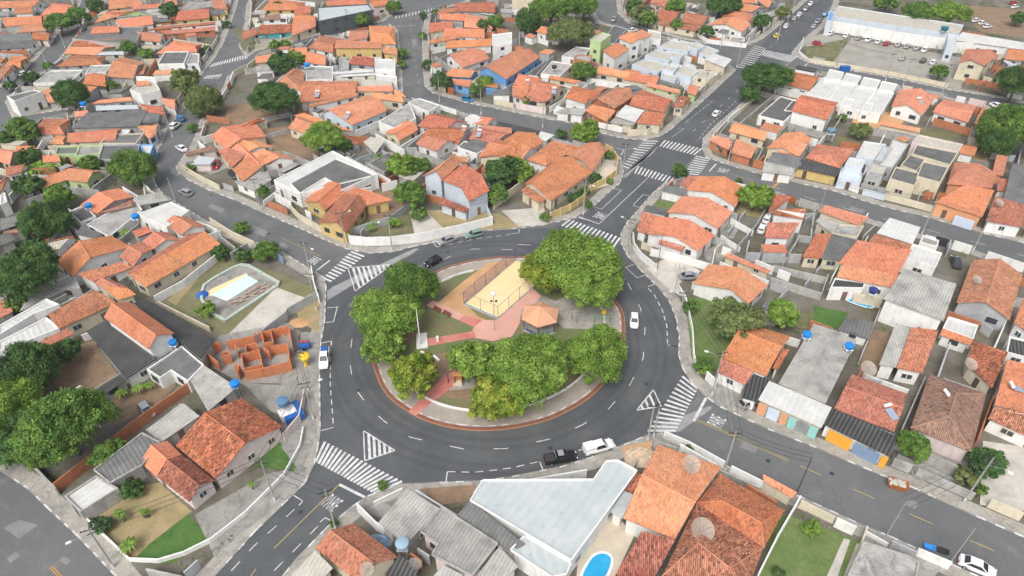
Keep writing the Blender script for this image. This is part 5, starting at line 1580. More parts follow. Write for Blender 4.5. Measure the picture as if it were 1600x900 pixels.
def volume(root, typ, h, rise, mt, P, wall, rng):
    """one roofed volume of a house"""
    h *= .86 if h < 6 else .93
    FOOT.append((root, [G(*p, h if typ != 'm' else h + rise / 2) for p in (P[:4] if typ in 'gpq' else P)], wall))
    if typ == 'n' or (typ == 'm' and len(P) > 4):
        rm = RM[mt]; C = [G(*p, h + rise) for p in P]
        if area(C) < 0: C = C[::-1]
        from mathutils.geometry import tessellate_polygon
        e = (C[1] - C[0]); e.z = 0; e.normalize(); s = Vector((-e.y, e.x, 0)); n = len(C)
        T = tessellate_polygon([C]); F = [tuple(f) if area([C[i] for i in f]) > 0 else tuple(reversed(f)) for f in T]
        V = C + [p - Vector((0, 0, .2)) for p in C]; U = [[((C[i] - C[0]).dot(e), (C[i] - C[0]).dot(s)) for i in f] for f in F]
        for i in range(n): j = (i + 1) % n; F.append((j, i, n + i, n + j)); U.append([(.1, 0)] * 4)
        mesh('roof', V, F, rm, root, uv=U)
        S = shrink(C, .3); WV = [Vector((p.x, p.y, 0)) for p in S] + [Vector((p.x, p.y, h + rise - .05)) for p in S]
        mesh('wall', WV, [(i, (i + 1) % n, n + (i + 1) % n, n + i) for i in range(n)], WM[wall], root)
        mb = MB()
        for i in range(n):
            a_, b_ = C[i], C[(i + 1) % n]; m = (a_ + b_) / 2; mb.box((m.x, m.y, h + rise + .1), ((b_ - a_).length, .18, .3), math.atan2(b_.y - a_.y, b_.x - a_.x))
        mb.build('parapet', WM['w'] if mt == 'S' else WM['r'], root)
        openings(S, h, root, rng, C[0].y < NEARY, wall); return
    h += rng.uniform(-.04, .04); rm = RM.get(mt) or WM.get(mt) or RM['L']
    if typ == 'f':
        C = [G(*p, h) for p in P]
        if area(C) < 0: C = C[::-1]
        Q = shrink(C, .22); n = len(C); V = []; F = []
        V = [Vector((c.x, c.y, 0)) for c in C] + [c.copy() for c in C] + [Vector((q.x, q.y, h)) for q in Q] + [Vector((q.x, q.y, h - .4)) for q in Q]
        for i in range(n):
            j = (i + 1) % n; F += [(i, j, n + j, n + i), (n + i, n + j, 2 * n + j, 2 * n + i), (2 * n + i, 2 * n + j, 3 * n + j, 3 * n + i)]
        mesh('wall', V, F, WM[wall], root)
        Q2 = shrink(C, .2); e = (C[1] - C[0]).normalized(); s = Vector((-e.y, e.x, 0))
        from mathutils.geometry import tessellate_polygon
        QV = [Vector((q.x, q.y, h - .32)) for q in Q2]; T = tessellate_polygon([QV])
        F = [tuple(f) if area([QV[i] for i in f]) > 0 else tuple(reversed(f)) for f in T]
        mesh('roof', QV, F, rm, root, uv=[[((QV[i] - QV[0]).dot(e), (QV[i] - QV[0]).dot(s)) for i in f] for f in F])
        openings([Vector((c.x, c.y, 0)) for c in C], h, root, rng, C[0].y < NEARY, wall)
        return
    V = []; F = []; U = []
    if typ == 'm':
        A, B = G(*P[0], h), G(*P[1], h); Cc, D = G(*P[2], h + rise), G(*P[3], h + rise)
        slab_faces(V, F, U, [[A, B, Cc, D]]); mesh('roof', V, F, rm, root, uv=U)
        c = (A + B + Cc + D) / 4
        q = [A, B, Cc, D]
        if area(q) < 0: q = [B, A, D, Cc]
        S = shrink(q, .35)
        # plane height for walls
        nrm = (B - A).cross(D - A)
        def zz(p): return min(h + rise, max(h - .3, A.z - ((p.x - A.x) * nrm.x + (p.y - A.y) * nrm.y) / nrm.z - .14 if abs(nrm.z) > 1e-3 else h))
        WV = [Vector((p.x, p.y, 0)) for p in S] + [Vector((p.x, p.y, max(.5, zz(p)))) for p in S]
        mesh('wall', WV, [(i, (i + 1) % 4, 4 + (i + 1) % 4, 4 + i) for i in range(4)], WM[wall], root)
        openings(S, h, root, rng, A.y < NEARY, wall); return
    E = [G(*p, h) for p in P[:4]]
    if typ == 'q':
        r0 = (E[0] + E[3]) / 2; r1 = (E[1] + E[2]) / 2
        # ridge pixel positions are not given: pull the far eave in so that the visible outline matches
        r0.z = r1.z = h + rise
    else: r0, r1 = G(*P[4], h + rise), G(*P[5], h + rise)
    if typ != 'q':      # pair each ridge end with the eave corners it stands over
        def cost(k, sw):
            Q = E[k:] + E[:k]; x, y = (r1, r0) if sw else (r0, r1)
            return ((Q[0] + Q[3]) / 2 - x).xy.length + ((Q[1] + Q[2]) / 2 - y).xy.length
        k, sw = min(((k, sw) for k in range(4) for sw in (0, 1)), key=lambda t: cost(*t))
        E = E[k:] + E[:k]
        if sw: r0, r1 = r1, r0
    if area(E) < 0: E = [E[1], E[0], E[3], E[2]]; r0, r1 = r1, r0
    if typ == 'g':      # a gable's ridge stands over the middle of its ends
        for nme, (i, j) in (('a', (0, 3)), ('b', (1, 2))):
            r = r0 if nme == 'a' else r1; w = E[j] - E[i]; t = (r - E[i]).dot(w) / max(.01, w.length_squared); t = min(.72, max(.28, t))
            q = E[i].lerp(E[j], t); q.z = h + rise
            if nme == 'a': r0 = q
            else: r1 = q
    faces = [[E[0], E[1], r1, r0], [E[2], E[3], r0, r1]]
    if typ == 'p': faces += [[E[1], E[2], r1], [E[3], E[0], r0]]
    slab_faces(V, F, U, faces)
    lift = Vector((0, 0, .03)); cap_tube(V, F, U, r0 + lift, r1 + lift)
    if typ == 'p':
        for a, b in ((E[0], r0), (E[3], r0), (E[1], r1), (E[2], r1)): cap_tube(V, F, U, a + lift, b + lift, .1)
    mesh('roof', V, F, rm, root, uv=U)
    S = shrink(E, .4)
    WV = [Vector((p.x, p.y, 0)) for p in S] + [Vector((p.x, p.y, h - .02)) for p in S]
    WF = [(i, (i + 1) % 4, 4 + (i + 1) % 4, 4 + i) for i in range(4)]
    if typ in 'gq':
        for (i, j, r) in ((1, 2, r1), (3, 0, r0)):
            m = (S[i] + S[j]) / 2; rr = Vector((r.x, r.y, 0)); ot = r0 if r is r1 else r1
            d = Vector((ot.x - r.x, ot.y - r.y, 0)); d.normalize()
            # apex on the wall line near the ridge
            w = (S[j] - S[i]); t = ((rr - S[i]).dot(w)) / max(.01, w.length_squared); t = min(.8, max(.2, t)); ap = S[i].lerp(S[j], t)
            k = len(WV); WV.append(Vector((ap.x, ap.y, h + rise - .25))); WF.append((4 + i, 4 + j, k))
    mesh('wall', WV, WF, WM[wall], root)
    openings(S, h, root, rng, E[0].y < NEARY, wall)
def parse(data):
    x0 = y0 = 0; sc = 4.0; out = []
    for l in data.strip().split('\n'):
        l = l.strip()
        if not l or l[0] == '#': continue
        if l[0] == 'T': a = l.split(); x0, y0, sc = float(a[1]), float(a[2]), 4.0
        elif l[0] == 'Z': a = l.split(); x0, y0, sc = float(a[1]), float(a[2]), float(a[3])
        elif l[0] == 'H': c, lab = l[2:].split('|'); out.append((c.strip(), lab.strip(), []))
        else:
            a = l.split(); i = 1; h = float(a[i]); i += 1; rise = 0
            if a[0] != 'f': rise = float(a[i]); i += 1
            m = a[i]; i += 1
            P = [(x0 + float(s.split(',')[0]) / sc, y0 + float(s.split(',')[1]) / sc) for s in a[i:] if ',' in s]
            out[-1][2].append((a[0], h, rise, m, P))
    return out
HN = 0
for wall, lab, vols in parse(HOUSES):
    HN += 1; rng = random.Random(HN * 13)
    if wall == 'k' and 'brick' not in lab and 'terracotta' not in lab: wall = 'cwrg'[HN % 4]
    if wall == 'o' and 'parapet' not in lab: wall = 'cwwg'[HN % 4]
    if wall == 'r' and HN % 2 == 0: wall = 'w'
    c = vols[0][4]; g0 = G(sum(p[0] for p in c) / len(c), sum(p[1] for p in c) / len(c), 3); 
    nm = 'house'
    for w in ('warehouse', 'workshop', 'shed', 'hall', 'garage', 'hut', 'shop', 'canopy', 'tower', 'cottage', 'townhouse', 'villa', 'building'):
        if w in lab: nm = {'canopy': 'street_canopy', 'shop': 'shop_building', 'tower': 'tower_house'}.get(w, w); break
    root = empty(nm); tag(root, lab, nm.replace('_', ' '))
    for v in vols:
        volume(root, *v[:4], v[4], wall, rng)
    # put the empty at the base of the thing
    root.location = (g0.x, g0.y, 0)
    for ch in [o for o in COL.objects if o.parent is root]: ch.location = Vector(ch.location) - Vector((g0.x, g0.y, 0))

# ---------------------------------------------------------------- trees
def crown_mesh(seed, nleaf, leaf, lm, nclump, flat):
    r = np.random.default_rng(seed)
    # clump centres through an uneven flattened volume
    u = r.normal(size=(nclump, 3)); u /= np.linalg.norm(u, axis=1)[:, None]
    u[:, 2] = np.where(u[:, 2] < -.35, -u[:, 2] * .6, u[:, 2])
    rad = r.uniform(.35, 1, nclump) ** .45
    ang = np.arctan2(u[:, 1], u[:, 0]); ph = r.uniform(0, 6.28, 3)
    lobes = 1 + .10 * np.sin(2 * ang + ph[0]) + .08 * np.sin(3 * ang + ph[1]) + .06 * np.sin(5 * ang + ph[2])
    cr = r.uniform(.10, .24, nclump)
    cc = u * (rad * (1.0 - cr))[:, None] * lobes[:, None]; cc[:, 2] *= flat
    idx = r.integers(0, nclump, nleaf)
    d = r.normal(size=(nleaf, 3)); d /= np.linalg.norm(d, axis=1)[:, None]
    d[:, 2] = np.where((d[:, 2] < 0) & (r.random(nleaf) < .65), -d[:, 2], d[:, 2])
    rr = cr[idx] * r.uniform(.55, 1.12, nleaf)
    p = cc[idx] + d * rr[:, None] * np.array([1, 1, .75])
    nrm = d + r.normal(scale=.5, size=(nleaf, 3)) + np.array([0, -.05, .28]); nrm /= np.linalg.norm(nrm, axis=1)[:, None]
    t = np.cross(nrm, r.normal(size=(nleaf, 3))); t /= np.linalg.norm(t, axis=1)[:, None]; b = np.cross(nrm, t)
    s = leaf * r.uniform(.6, 1.35, nleaf)[:, None]
    V = np.stack([p - t * s, p - b * s * .6, p + t * s, p + b * s * .6], 1).reshape(-1, 3)
    ctone = r.uniform(.7, 1.3, nclump); tone = np.repeat(ctone[idx] * r.uniform(.75, 1.25, nleaf), 4)
    me = bpy.data.meshes.new('crown')
    me.vertices.add(len(V)); me.vertices.foreach_set('co', V.astype(np.float32).ravel())
    me.loops.add(nleaf * 4); me.loops.foreach_set('vertex_index', np.arange(nleaf * 4, dtype=np.int32))
    me.polygons.add(nleaf); me.polygons.foreach_set('loop_start', np.arange(0, nleaf * 4, 4, dtype=np.int32)); me.polygons.foreach_set('loop_total', np.full(nleaf, 4, dtype=np.int32))
    me.update(calc_edges=True)
    at = me.attributes.new('tone', 'FLOAT', 'POINT'); at.data.foreach_set('value', tone.astype(np.float32))
    me.materials.append(lm); return me
def trunk_mesh(seed):
    r = random.Random(seed); mb = MB(); fork = Vector((r.uniform(-.05, .05), r.uniform(-.05, .05), .5))
    mb.tube((0, 0, 0), fork, .075, .055, 8)
    for i in range(6):
        a = i * 1.05 + r.uniform(-.3, .3); q = Vector((math.cos(a) * r.uniform(.2, .32), math.sin(a) * r.uniform(.2, .32), r.uniform(.8, .95)))
        mb.tube(fork, q, .042, .028, 6); mb.tube(q, q + Vector((math.cos(a) * .3, math.sin(a) * .3, .3)), .026, .010, 5)
    o = mb.build('trunk', M_bark); d = o.data; bpy.data.objects.remove(o); return d
TRUNKS = [trunk_mesh(i) for i in range(3)]; CR = {}
FWD = Vector((0, math.cos(PITCH), -math.sin(PITCH)))
def depth(p): return (p - Vector((0, 0, CAM_H))).dot(FWD)
random.seed(3); TK = 0
for l in TREES.strip().split('\n'):
    if l[0] == '#': continue
    a, lab = l.split('|'); k, c, rp = a.split(); rp = float(rp)
    if rp <= 0 or lab == 'x': continue
    TK += 1
    px, py = map(float, c.split(',')); p = G(px, py, 4); rm = rp * depth(p) / FOC; flat = (.7 if 'edge' in lab or 'huge' in lab else .54) if rm > 5.5 else .85
    hz = rm * flat * .92 + (2.2 if rm > 5.5 else .5 if rm > 2.2 else .1); p = G(px, py, hz); rm = rp * depth(p) / FOC
    rm *= 1.13
    size = 0 if rm > 5.5 else (1 if rm > 2.8 else 2)
    far = p.y > 230
    key = (size, k, TK % 2, far)
    if key not in CR:
        nl, lf, nc = [(46000, .026, 260), (14000, .053, 120), (4500, .085, 46)][size]
        if far: nl = int(nl * .5); lf *= 1.4
        CR[key] = crown_mesh(hash(str(key)) % 9999 if False else size * 100 + ord(k) + TK % 2 * 7 + far * 31, nl, lf, LM[k], nc, .54 if size == 0 else .85)
    bush = rm < 2.2 and ('bush' in lab or 'shrub' in lab or 'hedge' in lab)
    root = empty('shrub' if bush else 'tree', (p.x, p.y, .13), random.uniform(0, 6.28)); tag(root, lab, 'shrub' if bush else 'tree')
    inst('crown', CR[key], (0, 0, hz - .13), 0, (rm, rm, rm * (flat / .54 if size == 0 else 1)), root)
    inst('trunk', TRUNKS[TK % 3], (0, 0, -.1), 0, (rm * .9, rm * .9, hz * .98), root)
# banana plants
def palm_mesh(seed, n=13):
    r = random.Random(seed); mb = MB()
    for i in range(n):
        a = i * 2.4 + r.uniform(-.2, .2); L = r.uniform(.8, 1.1); up = r.uniform(.35, .9); w = .12
        pr = None
        for s in range(6):
            t = s / 5; x = L * t * (1 - .2 * up); z = up * t * 1.1 - (t ** 2) * (.9 * up + .3)
            ww = w * math.sin(math.pi * min(1, .15 + t * .85)) + .01; ca, sa = math.cos(a), math.sin(a)
            l = Vector((x * ca - ww * sa, x * sa + ww * ca, z + .04)); q = Vector((x * ca + ww * sa, x * sa - ww * ca, z + .04)); m = Vector((x * ca, x * sa, z))
            if pr: mb.add([pr[0], pr[2], m, l], [(0, 1, 2, 3)]); mb.add([pr[2], pr[1], q, m], [(0, 1, 2, 3)])
            pr = (l, q, m)
    o = mb.build('fronds', LM['a']); d = o.data; bpy.data.objects.remove(o)
    at = d.attributes.new('tone', 'FLOAT', 'POINT')
    for v in at.data: v.value = r.uniform(.7, 1.3)
    return d
PALMS = [palm_mesh(i) for i in range(3)]
mb = MB(); mb.tube((0, 0, 0), (0, 0, 1), .1, .07, 8); _o = mb.build('stem', M_bark); STEM = _o.data; bpy.data.objects.remove(_o)
for i, l in enumerate(PALMLIST.strip().split('\n')):
    if l[0] == '#': continue
    a, lab = l.split('|'); c, rp = a.split(); px, py = map(float, c.split(',')); p = G(px, py, 1.6); rm = float(rp) * depth(p) / FOC
    root = empty('banana_plant' if 'banana' in lab else 'palm', (p.x, p.y, .13)); tag(root, lab, 'banana plant' if 'banana' in lab else 'palm')
    big = 'grove' in lab or 'group' in lab or 'clump' in lab
    for j in range(5 if big else 1):
        s = rm * (.62 if big else 1); ox, oy = (random.uniform(-.5, .5) * rm, random.uniform(-.5, .5) * rm) if big else (0, 0)
        hh = random.uniform(1.0, 1.8) if big else 1.3
        inst('fronds', PALMS[(i + j) % 3], (ox, oy, hh), random.uniform(0, 6), (s, s, s), root)
        inst('stem', STEM, (ox, oy, 0), 0, (1.2, 1.2, hh), root)

# ---------------------------------------------------------------- cars
PAINT = {k: mat('car_paint_' + k, c, rough=.25, spec=.5, metal=m) for k, c, m in (('white', (.78, .78, .78), 0), ('black', (.012, .012, .014), 0), ('silver', (.42, .43, .45), .4),
         ('green', (.22, .33, .30), .2), ('blue', (.03, .22, .45), .2), ('red', (.42, .02, .03), 0), ('dark', (.06, .07, .085), .3), ('yellow', (.65, .52, .12), 0))}
def car_parts(typ, col):
    """length along +x, origin at the centre on the ground"""
    # stations: x, belt z, half width, roof z (0 = none), roof half width
    S = {'hatch': (3.9, [(-1.95, .62, .70), (-1.85, .86, .80), (-1.2, .92, .84), (0, .92, .85), (.9, .90, .84), (1.6, .80, .80), (1.95, .55, .66)], [(-1.8, .9), (-1.45, 1.44), (.25, 1.46), (1.0, .9)]),
         'sedan': (4.4, [(-2.2, .62, .70), (-2.05, .90, .80), (-1.3, .94, .85), (0, .92, .86), (1.0, .92, .85), (1.8, .80, .80), (2.2, .55, .66)], [(-1.65, .93), (-1.0, 1.42), (.35, 1.44), (1.15, .9)]),
         'wagon': (4.3, [(-2.15, .60, .72), (-2.1, .90, .80), (-1.2, .92, .83), (0, .92, .84), (1.0, .90, .83), (1.9, .80, .80), (2.15, .58, .7)], [(-2.0, .9), (-1.75, 1.4), (.3, 1.42), (.95, .9)]),
         'pick': (5.1, [(-2.55, .66, .82), (-2.5, 1.02, .86), (-1.0, 1.04, .88), (0, 1.02, .9), (1.0, 1.02, .88), (2.1, .95, .86), (2.55, .62, .72)], [(-.95, 1.0), (-.7, 1.72), (.55, 1.74), (1.25, 1.0)])}
    S['pickbox'] = S['pick']
    L, body, cab = S[typ]; P = PAINT[col]; out = []
    V = []; F = []; zl = .28 if 'pick' not in typ else .4
    for x, z, w in body:
        V += [(x, -w * .94, zl), (x, -w, (zl + z) / 2), (x, -w * .93, z), (x, w * .93, z), (x, w, (zl + z) / 2), (x, w * .94, zl)]
    n = 6
    for i in range(len(body) - 1):
        for j in range(n): F.append((i * n + j, i * n + (j + 1) % n, (i + 1) * n + (j + 1) % n, (i + 1) * n + j))
    F += [tuple(range(n))[::-1], tuple(range((len(body) - 1) * n, len(body) * n))]
    F = [tuple(reversed(f)) for f in F]
    k = len(V); cw = [body[2][2] * .9, body[2][2] * .72]
    for s in (-1, 1):
        for (x, z), w in zip(cab, (cw[0], cw[1], cw[1], cw[0])): V.append((x, s * w, z))
    F += [(k + 1, k + 2, k + 6, k + 5), (k, k + 1, k + 5, k + 4)[::-1] if 0 else (k, k + 4, k + 5, k + 1), (k + 2, k + 3, k + 7, k + 6)[::-1], (k, k + 1, k + 2, k + 3), (k + 7, k + 6, k + 5, k + 4)]
    o = mesh('body', V, F, P, smooth=False); out.append(('body', o.data, None)); bpy.data.objects.remove(o)
    def quad(name, q, m, off):
        q = [Vector(v) for v in q]; c = sum(q, Vector()) / 4; q = [c + (v - c) * .86 + Vector(off) for v in q]
        o = mesh(name, q, [(0, 1, 2, 3)], m); out.append((name, o.data, None)); bpy.data.objects.remove(o)
    a = [Vector(v) for v in V[k:k + 8]]
    quad('windscreen', [a[2], a[3], a[7], a[6]], M_cglass, (.02, 0, .02)); quad('rear_window', [a[0], a[1], a[5], a[4]], M_cglass, (-.02, 0, .02))
    quad('side_window', [a[0], a[3], a[2], a[1]], M_cglass, (0, -.015, .01)); quad('side_window', [a[4], a[7], a[6], a[5]], M_cglass, (0, .015, .01))
    if typ == 'pick':
        mb = MB(); mb.box((-1.75, 0, .98), (1.4, 1.4, .16)); o = mb.build('load_bed', M_dark); out.append(('load_bed', o.data, None)); bpy.data.objects.remove(o)
        if col == 'white':
            mb = MB(); mb.box((-1.75, -.2, 1.2), (1.1, .8, .35), .1); mb.box((-1.6, .35, 1.15), (1.2, .4, .3), -.1); o = mb.build('cargo', M_tarp); out.append(('cargo', o.data, None)); bpy.data.objects.remove(o)
        else:
            mb = MB(); mb.box((-.05, 0, 1.79), (.9, 1.1, .03)); mb.tube((-.9, -.6, 1.1), (-.9, -.6, 1.7), .04); mb.tube((-.9, .6, 1.1), (-.9, .6, 1.7), .04); mb.tube((-.9, -.6, 1.7), (-.9, .6, 1.7), .04)
            o = mb.build('roof_rack', M_steel); out.append(('roof_rack', o.data, None)); bpy.data.objects.remove(o)
    if typ == 'pickbox':
        mb = MB(); mb.box((-1.72, 0, 1.38), (1.62, 1.5, .70)); mb.box((-.6, 0, 1.45), (.9, 1.3, .5)); o = mb.build('canopy', P); out.append(('canopy', o.data, None)); bpy.data.objects.remove(o)
    w0 = body[3][2] - .1
    for x in (-L * .31, L * .31):
        for s in (-1, 1):
            mb = MB(); mb.tube((x, s * (w0 - .1), .31), (x, s * (w0 + .11), .31), .31, n=14); o = mb.build('wheel', M_rubber); 
            m2 = MB(); m2.tube((x, s * (w0 + .105), .31), (x, s * (w0 + .125), .31), .18, n=10); o2 = m2.build('rim', M_steel)
            out.append(('wheel', o.data, ('rim', o2.data))); bpy.data.objects.remove(o); bpy.data.objects.remove(o2)
    for x, m, nme in ((L / 2 - .09, M_lamp, 'headlight'), (-L / 2 + .03, M_tail, 'tail_light')):
        for s in (-1, 1):
            mb = MB(); mb.box((x, s * .55, .66), (.16, .28, .14)); o = mb.build(nme, m); out.append((nme, o.data, None)); bpy.data.objects.remove(o)
    return L, out
CARS = {}
for l in CARLIST.strip().split('\n'):
    if l[0] == '#': continue
    a, lab = l.split('|'); typ, col, p0, p1 = a.split()
    if lab == 'x': continue
    if (typ, col) not in CARS: CARS[(typ, col)] = car_parts(typ, col)
    L, parts = CARS[(typ, col)]; A = G(*map(float, p0.split(',')), .7); B = G(*map(float, p1.split(',')), .7); d = B - A; c = (A + B) / 2
    nm = 'pickup_truck' if 'pick' in typ else 'car'
    onroad = any(w in lab for w in ('driving', 'parked at', 'in front of', 'behind the silver', 'construction', 'bend', 'avenue', 'kerb'))
    root = empty(nm, (c.x, c.y, .02 if onroad else .21), math.atan2(d.y, d.x))
    tag(root, lab, 'pickup truck' if 'pick' in typ else 'car', 'cars in the car park' if 'car park' in lab or 'back row' in lab else ('cars parked along the avenue' if 'avenue' in lab else None))
    for n, me, sub in parts:
        o = bpy.data.objects.new(n, me); COL.objects.link(o); o.parent = root
        if sub: o2 = bpy.data.objects.new(sub[0], sub[1]); COL.objects.link(o2); o2.parent = o

# ---------------------------------------------------------------- walls round the plots
for l in WALLS.strip().split('\n'):
    if l[0] == '#': continue
    a, lab, pts = l.split('|'); h, c = a.split(); h = float(h); P = gp(pts); mb = MB(); V = []; F = []; w = .1
    for i, p in enumerate(P):
        d = Vector((0, 0, 0))
        if i > 0: d += (p - P[i - 1]).normalized()
        if i < len(P) - 1: d += (P[i + 1] - p).normalized()
        d.normalize(); n = Vector((-d.y, d.x, 0)) * w
        V += [Vector((p.x, p.y, 0)) + n, Vector((p.x, p.y, 0)) - n, Vector((p.x, p.y, h)) - n, Vector((p.x, p.y, h)) + n]
    for i in range(len(P) - 1):
        for j in range(4): F.append((i * 4 + j, i * 4 + (j + 1) % 4, i * 4 + 4 + (j + 1) % 4, i * 4 + 4 + j))
    F += [(3, 2, 1, 0), tuple(len(V) - 4 + j for j in range(4))]
    nm = 'garden_wall'
    yel = 'yellow panelled' in lab
    o = mesh(nm, V, F, WM[c])
    if 'squarewall' in lab: pass
    tag(o, lab, 'wall')
    if yel:
        mb = MB()
        for a_, b_ in zip(P, P[1:]):
            n = max(1, int((b_ - a_).length / 2.4))
            for k in range(n):
                q = a_.lerp(b_, k / n); mb.box((q.x, q.y, h / 2 + .06), (.32, .32, h + .12))
        mb.build('pillars', WM['c'], o)

# ---------------------------------------------------------------- poles
def pole(base, h, arm, lab):
    p = G(*base); root = empty('utility_pole', (p.x, p.y, .12)); tag(root, lab, 'pole', 'street poles')
    mb = MB(); slim = 'slim' in lab or 'post' in lab
    mb.tube((0, 0, 0), (0, 0, h), .15 if not slim else .08, .09 if not slim else .05, 10)
    if not slim: mb.tube((0, 0, 0), (0, 0, .9), .19, .17, 10, m=1)
    mb.build('pole', [M_pole if 'black' not in lab and 'wooden' not in lab else M_dark, M_paint], root)
    if not slim:
        an = random.uniform(-.5, .5); c, s = math.cos(an), math.sin(an)
        mb = MB(); mb.box((0, 0, h - .35), (1.9, .1, .1), an); mb.box((0, 0, h - 1.2), (1.2, .08, .08), an)
        for t in (-.85, -.4, .4, .85): mb.tube((t * c, t * s, h - .3), (t * c, t * s, h - .1), .05, n=6)
        mb.build('crossarm', M_dark, root)
    if arm != (0, 0):
        q = G(base[0] + arm[0], base[1] + arm[1]) - p; q.z = 0; q = q.normalized() * 2.2
        mb = MB(); mb.tube((0, 0, h - 1.6), (q.x * .7, q.y * .7, h - .9), .035); mb.tube((q.x * .7, q.y * .7, h - .9), (q.x, q.y, h - .85), .035); a = mb.build('lamp_arm', M_steel, root)
        mb = MB(); mb.box((q.x * 1.12, q.y * 1.12, h - .87), (.62, .28, .14), math.atan2(q.y, q.x)); mb.build('lamp_head', WM['w'], a)
    return p
PL = {}
for l in POLES.strip().split('\n'):
    if l[0] == '#': continue
    a, lab = l.split('|'); b, h, arm = a.split(); h = float(h)
    if h == 0: continue
    b = tuple(map(float, b.split(','))); arm = tuple(map(float, arm.split(',')))
    p = pole(b, h, arm, lab); PL[b] = (p, h)
def wires(a, b, lab):
    (p, h), (q, k) = PL[a], PL[b]; mb = MB(); d = (q - p); d.z = 0; d.normalize(); n = Vector((-d.y, d.x, 0))
    for off in (-.8, 0, .8):
        pr = None
        for i in range(9):
            t = i / 8; v = p.lerp(q, t) + n * off; v.z = (h - .05) * (1 - t) + (k - .05) * t + .1 - 4 * t * (1 - t) * .5
            if pr is not None: mb.tube(pr, v, .03, n=4, cap=False)
            pr = v
    tag(mb.build('power_line', M_dark), lab, 'power line')
wires((178, 887), (430, 783), 'three power lines over the corner plot lawn, bottom left')
wires((430, 783), (490, 655), 'three power lines over the pink house front pavement')
wires((490, 655), (482, 610), 'power lines along the left pavement by the building site')
wires((540, 387), (613, 391), 'power lines in front of the long white curved wall')
wires((911, 336), (972, 278), 'power lines along the yellow wall')
wires((1505, 785), (1384, 838), 'power lines crossing the south-east street')
wires((1051, 201), (1098, 159), 'power lines along the middle avenue pavement')
wires((613, 391), (864, 347), 'power lines over the pavement of the roundabout upper rim')
wires((864, 347), (911, 336), 'power lines at the low end of the yellow wall')
wires((972, 278), (1051, 201), 'power lines crossing the avenue crossing diagonally')
wires((1098, 159), (1151, 106), 'power lines along the upper avenue pavement')
wires((848, 200), (752, 180), 'power lines along the middle road left part')
wires((947, 210), (848, 200), 'power lines along the middle road right part')
wires((752, 180), (687, 160), 'power lines at the bend of the north street')
wires((677, 122), (661, 70), 'power lines along the north street right side')
wires((1440, 366), (1520, 392), 'power lines along the right-hand street before the fenced pad')
wires((1280, 330), (1440, 366), 'power lines behind the canopy house on the right-hand street')
wires((1305, 107), (1383, 127), 'power lines along the car park wall')
wires((1410, 135), (1470, 150), 'power lines at the right end of the car park')
wires((980, 397), (1027, 420), 'power lines from the zebra corner lamp along the bent wall')
wires((1052, 468), (1058, 515), 'power lines over the right pavement of the roundabout')
wires((1058, 515), (1112, 618), 'power lines from the right pavement to the crossing corner')
wires((408, 329), (540, 387), 'power lines along the north-west road upper kerb')
wires((525, 828), (430, 783), 'power lines crossing the south-west street')
wires((1131, 737), (1245, 770), 'power lines along the lower kerb of the south-east street')
wires((1112, 618), (1131, 737), 'power lines crossing the south-east street mouth')

# ---------------------------------------------------------------- shop fronts and garage doors on the street
def fronts(key, vol, items):
    rs = [r for r in COL.objects if r.get('label') and key in r['label']][0]; P = [f for f in FOOT if f[0] is rs][vol][1]
    a, b = P[0].copy(), P[1].copy(); a.z = b.z = 0; e = (b - a).normalized(); L = (b - a).length; c0 = sum(P, Vector()) / len(P); n = Vector((e.y, -e.x, 0))
    if n.dot(Vector((a.x - c0.x, a.y - c0.y, 0))) < 0: n = -n
    for t0, t1, m, nm in items:
        c = a.lerp(b, (t0 + t1) / 2) - n * .2 - rs.location; mb = MB(); mb.box((c.x, c.y, 1.35), (L * (t1 - t0) * .96, .12, 2.4), math.atan2(e.y, e.x)); 
        for k in range(5): q = c + n * .08; mb.box((q.x, q.y, .5 + k * .45), (L * (t1 - t0) * .9, .05, .05), math.atan2(e.y, e.x))
        mb.build(nm, m, rs)
M_peachdoor = mat('peach_door_paint', (.62, .34, .20)); M_teal = mat('teal_door_paint', (.28, .55, .52)); M_palebl = mat('pale_blue_door_paint', (.55, .62, .72)); M_orgd = mat('amber_door_paint', (.72, .36, .05)); M_steelbl = mat('steel_blue_door_paint', (.20, .28, .40))
fronts('bright white street canopy', 0, [(.02, .16, M_peachdoor, 'shop_door'), (.18, .37, M_palebl, 'shop_door'), (.39, .50, M_peachdoor, 'shop_door'), (.52, .64, M_teal, 'shop_door'), (.66, .82, M_gate, 'gate'), (.84, .97, M_teal, 'gate')])
fronts('black corrugated garage with orange', 0, [(.10, .46, M_orgd, 'garage_door'), (.49, .86, M_steelbl, 'garage_door'), (.88, .97, M_orgd, 'gate_pillar')])
fronts('stepped white parapet', 1, [(.5, .92, M_palebl, 'garage_door')])
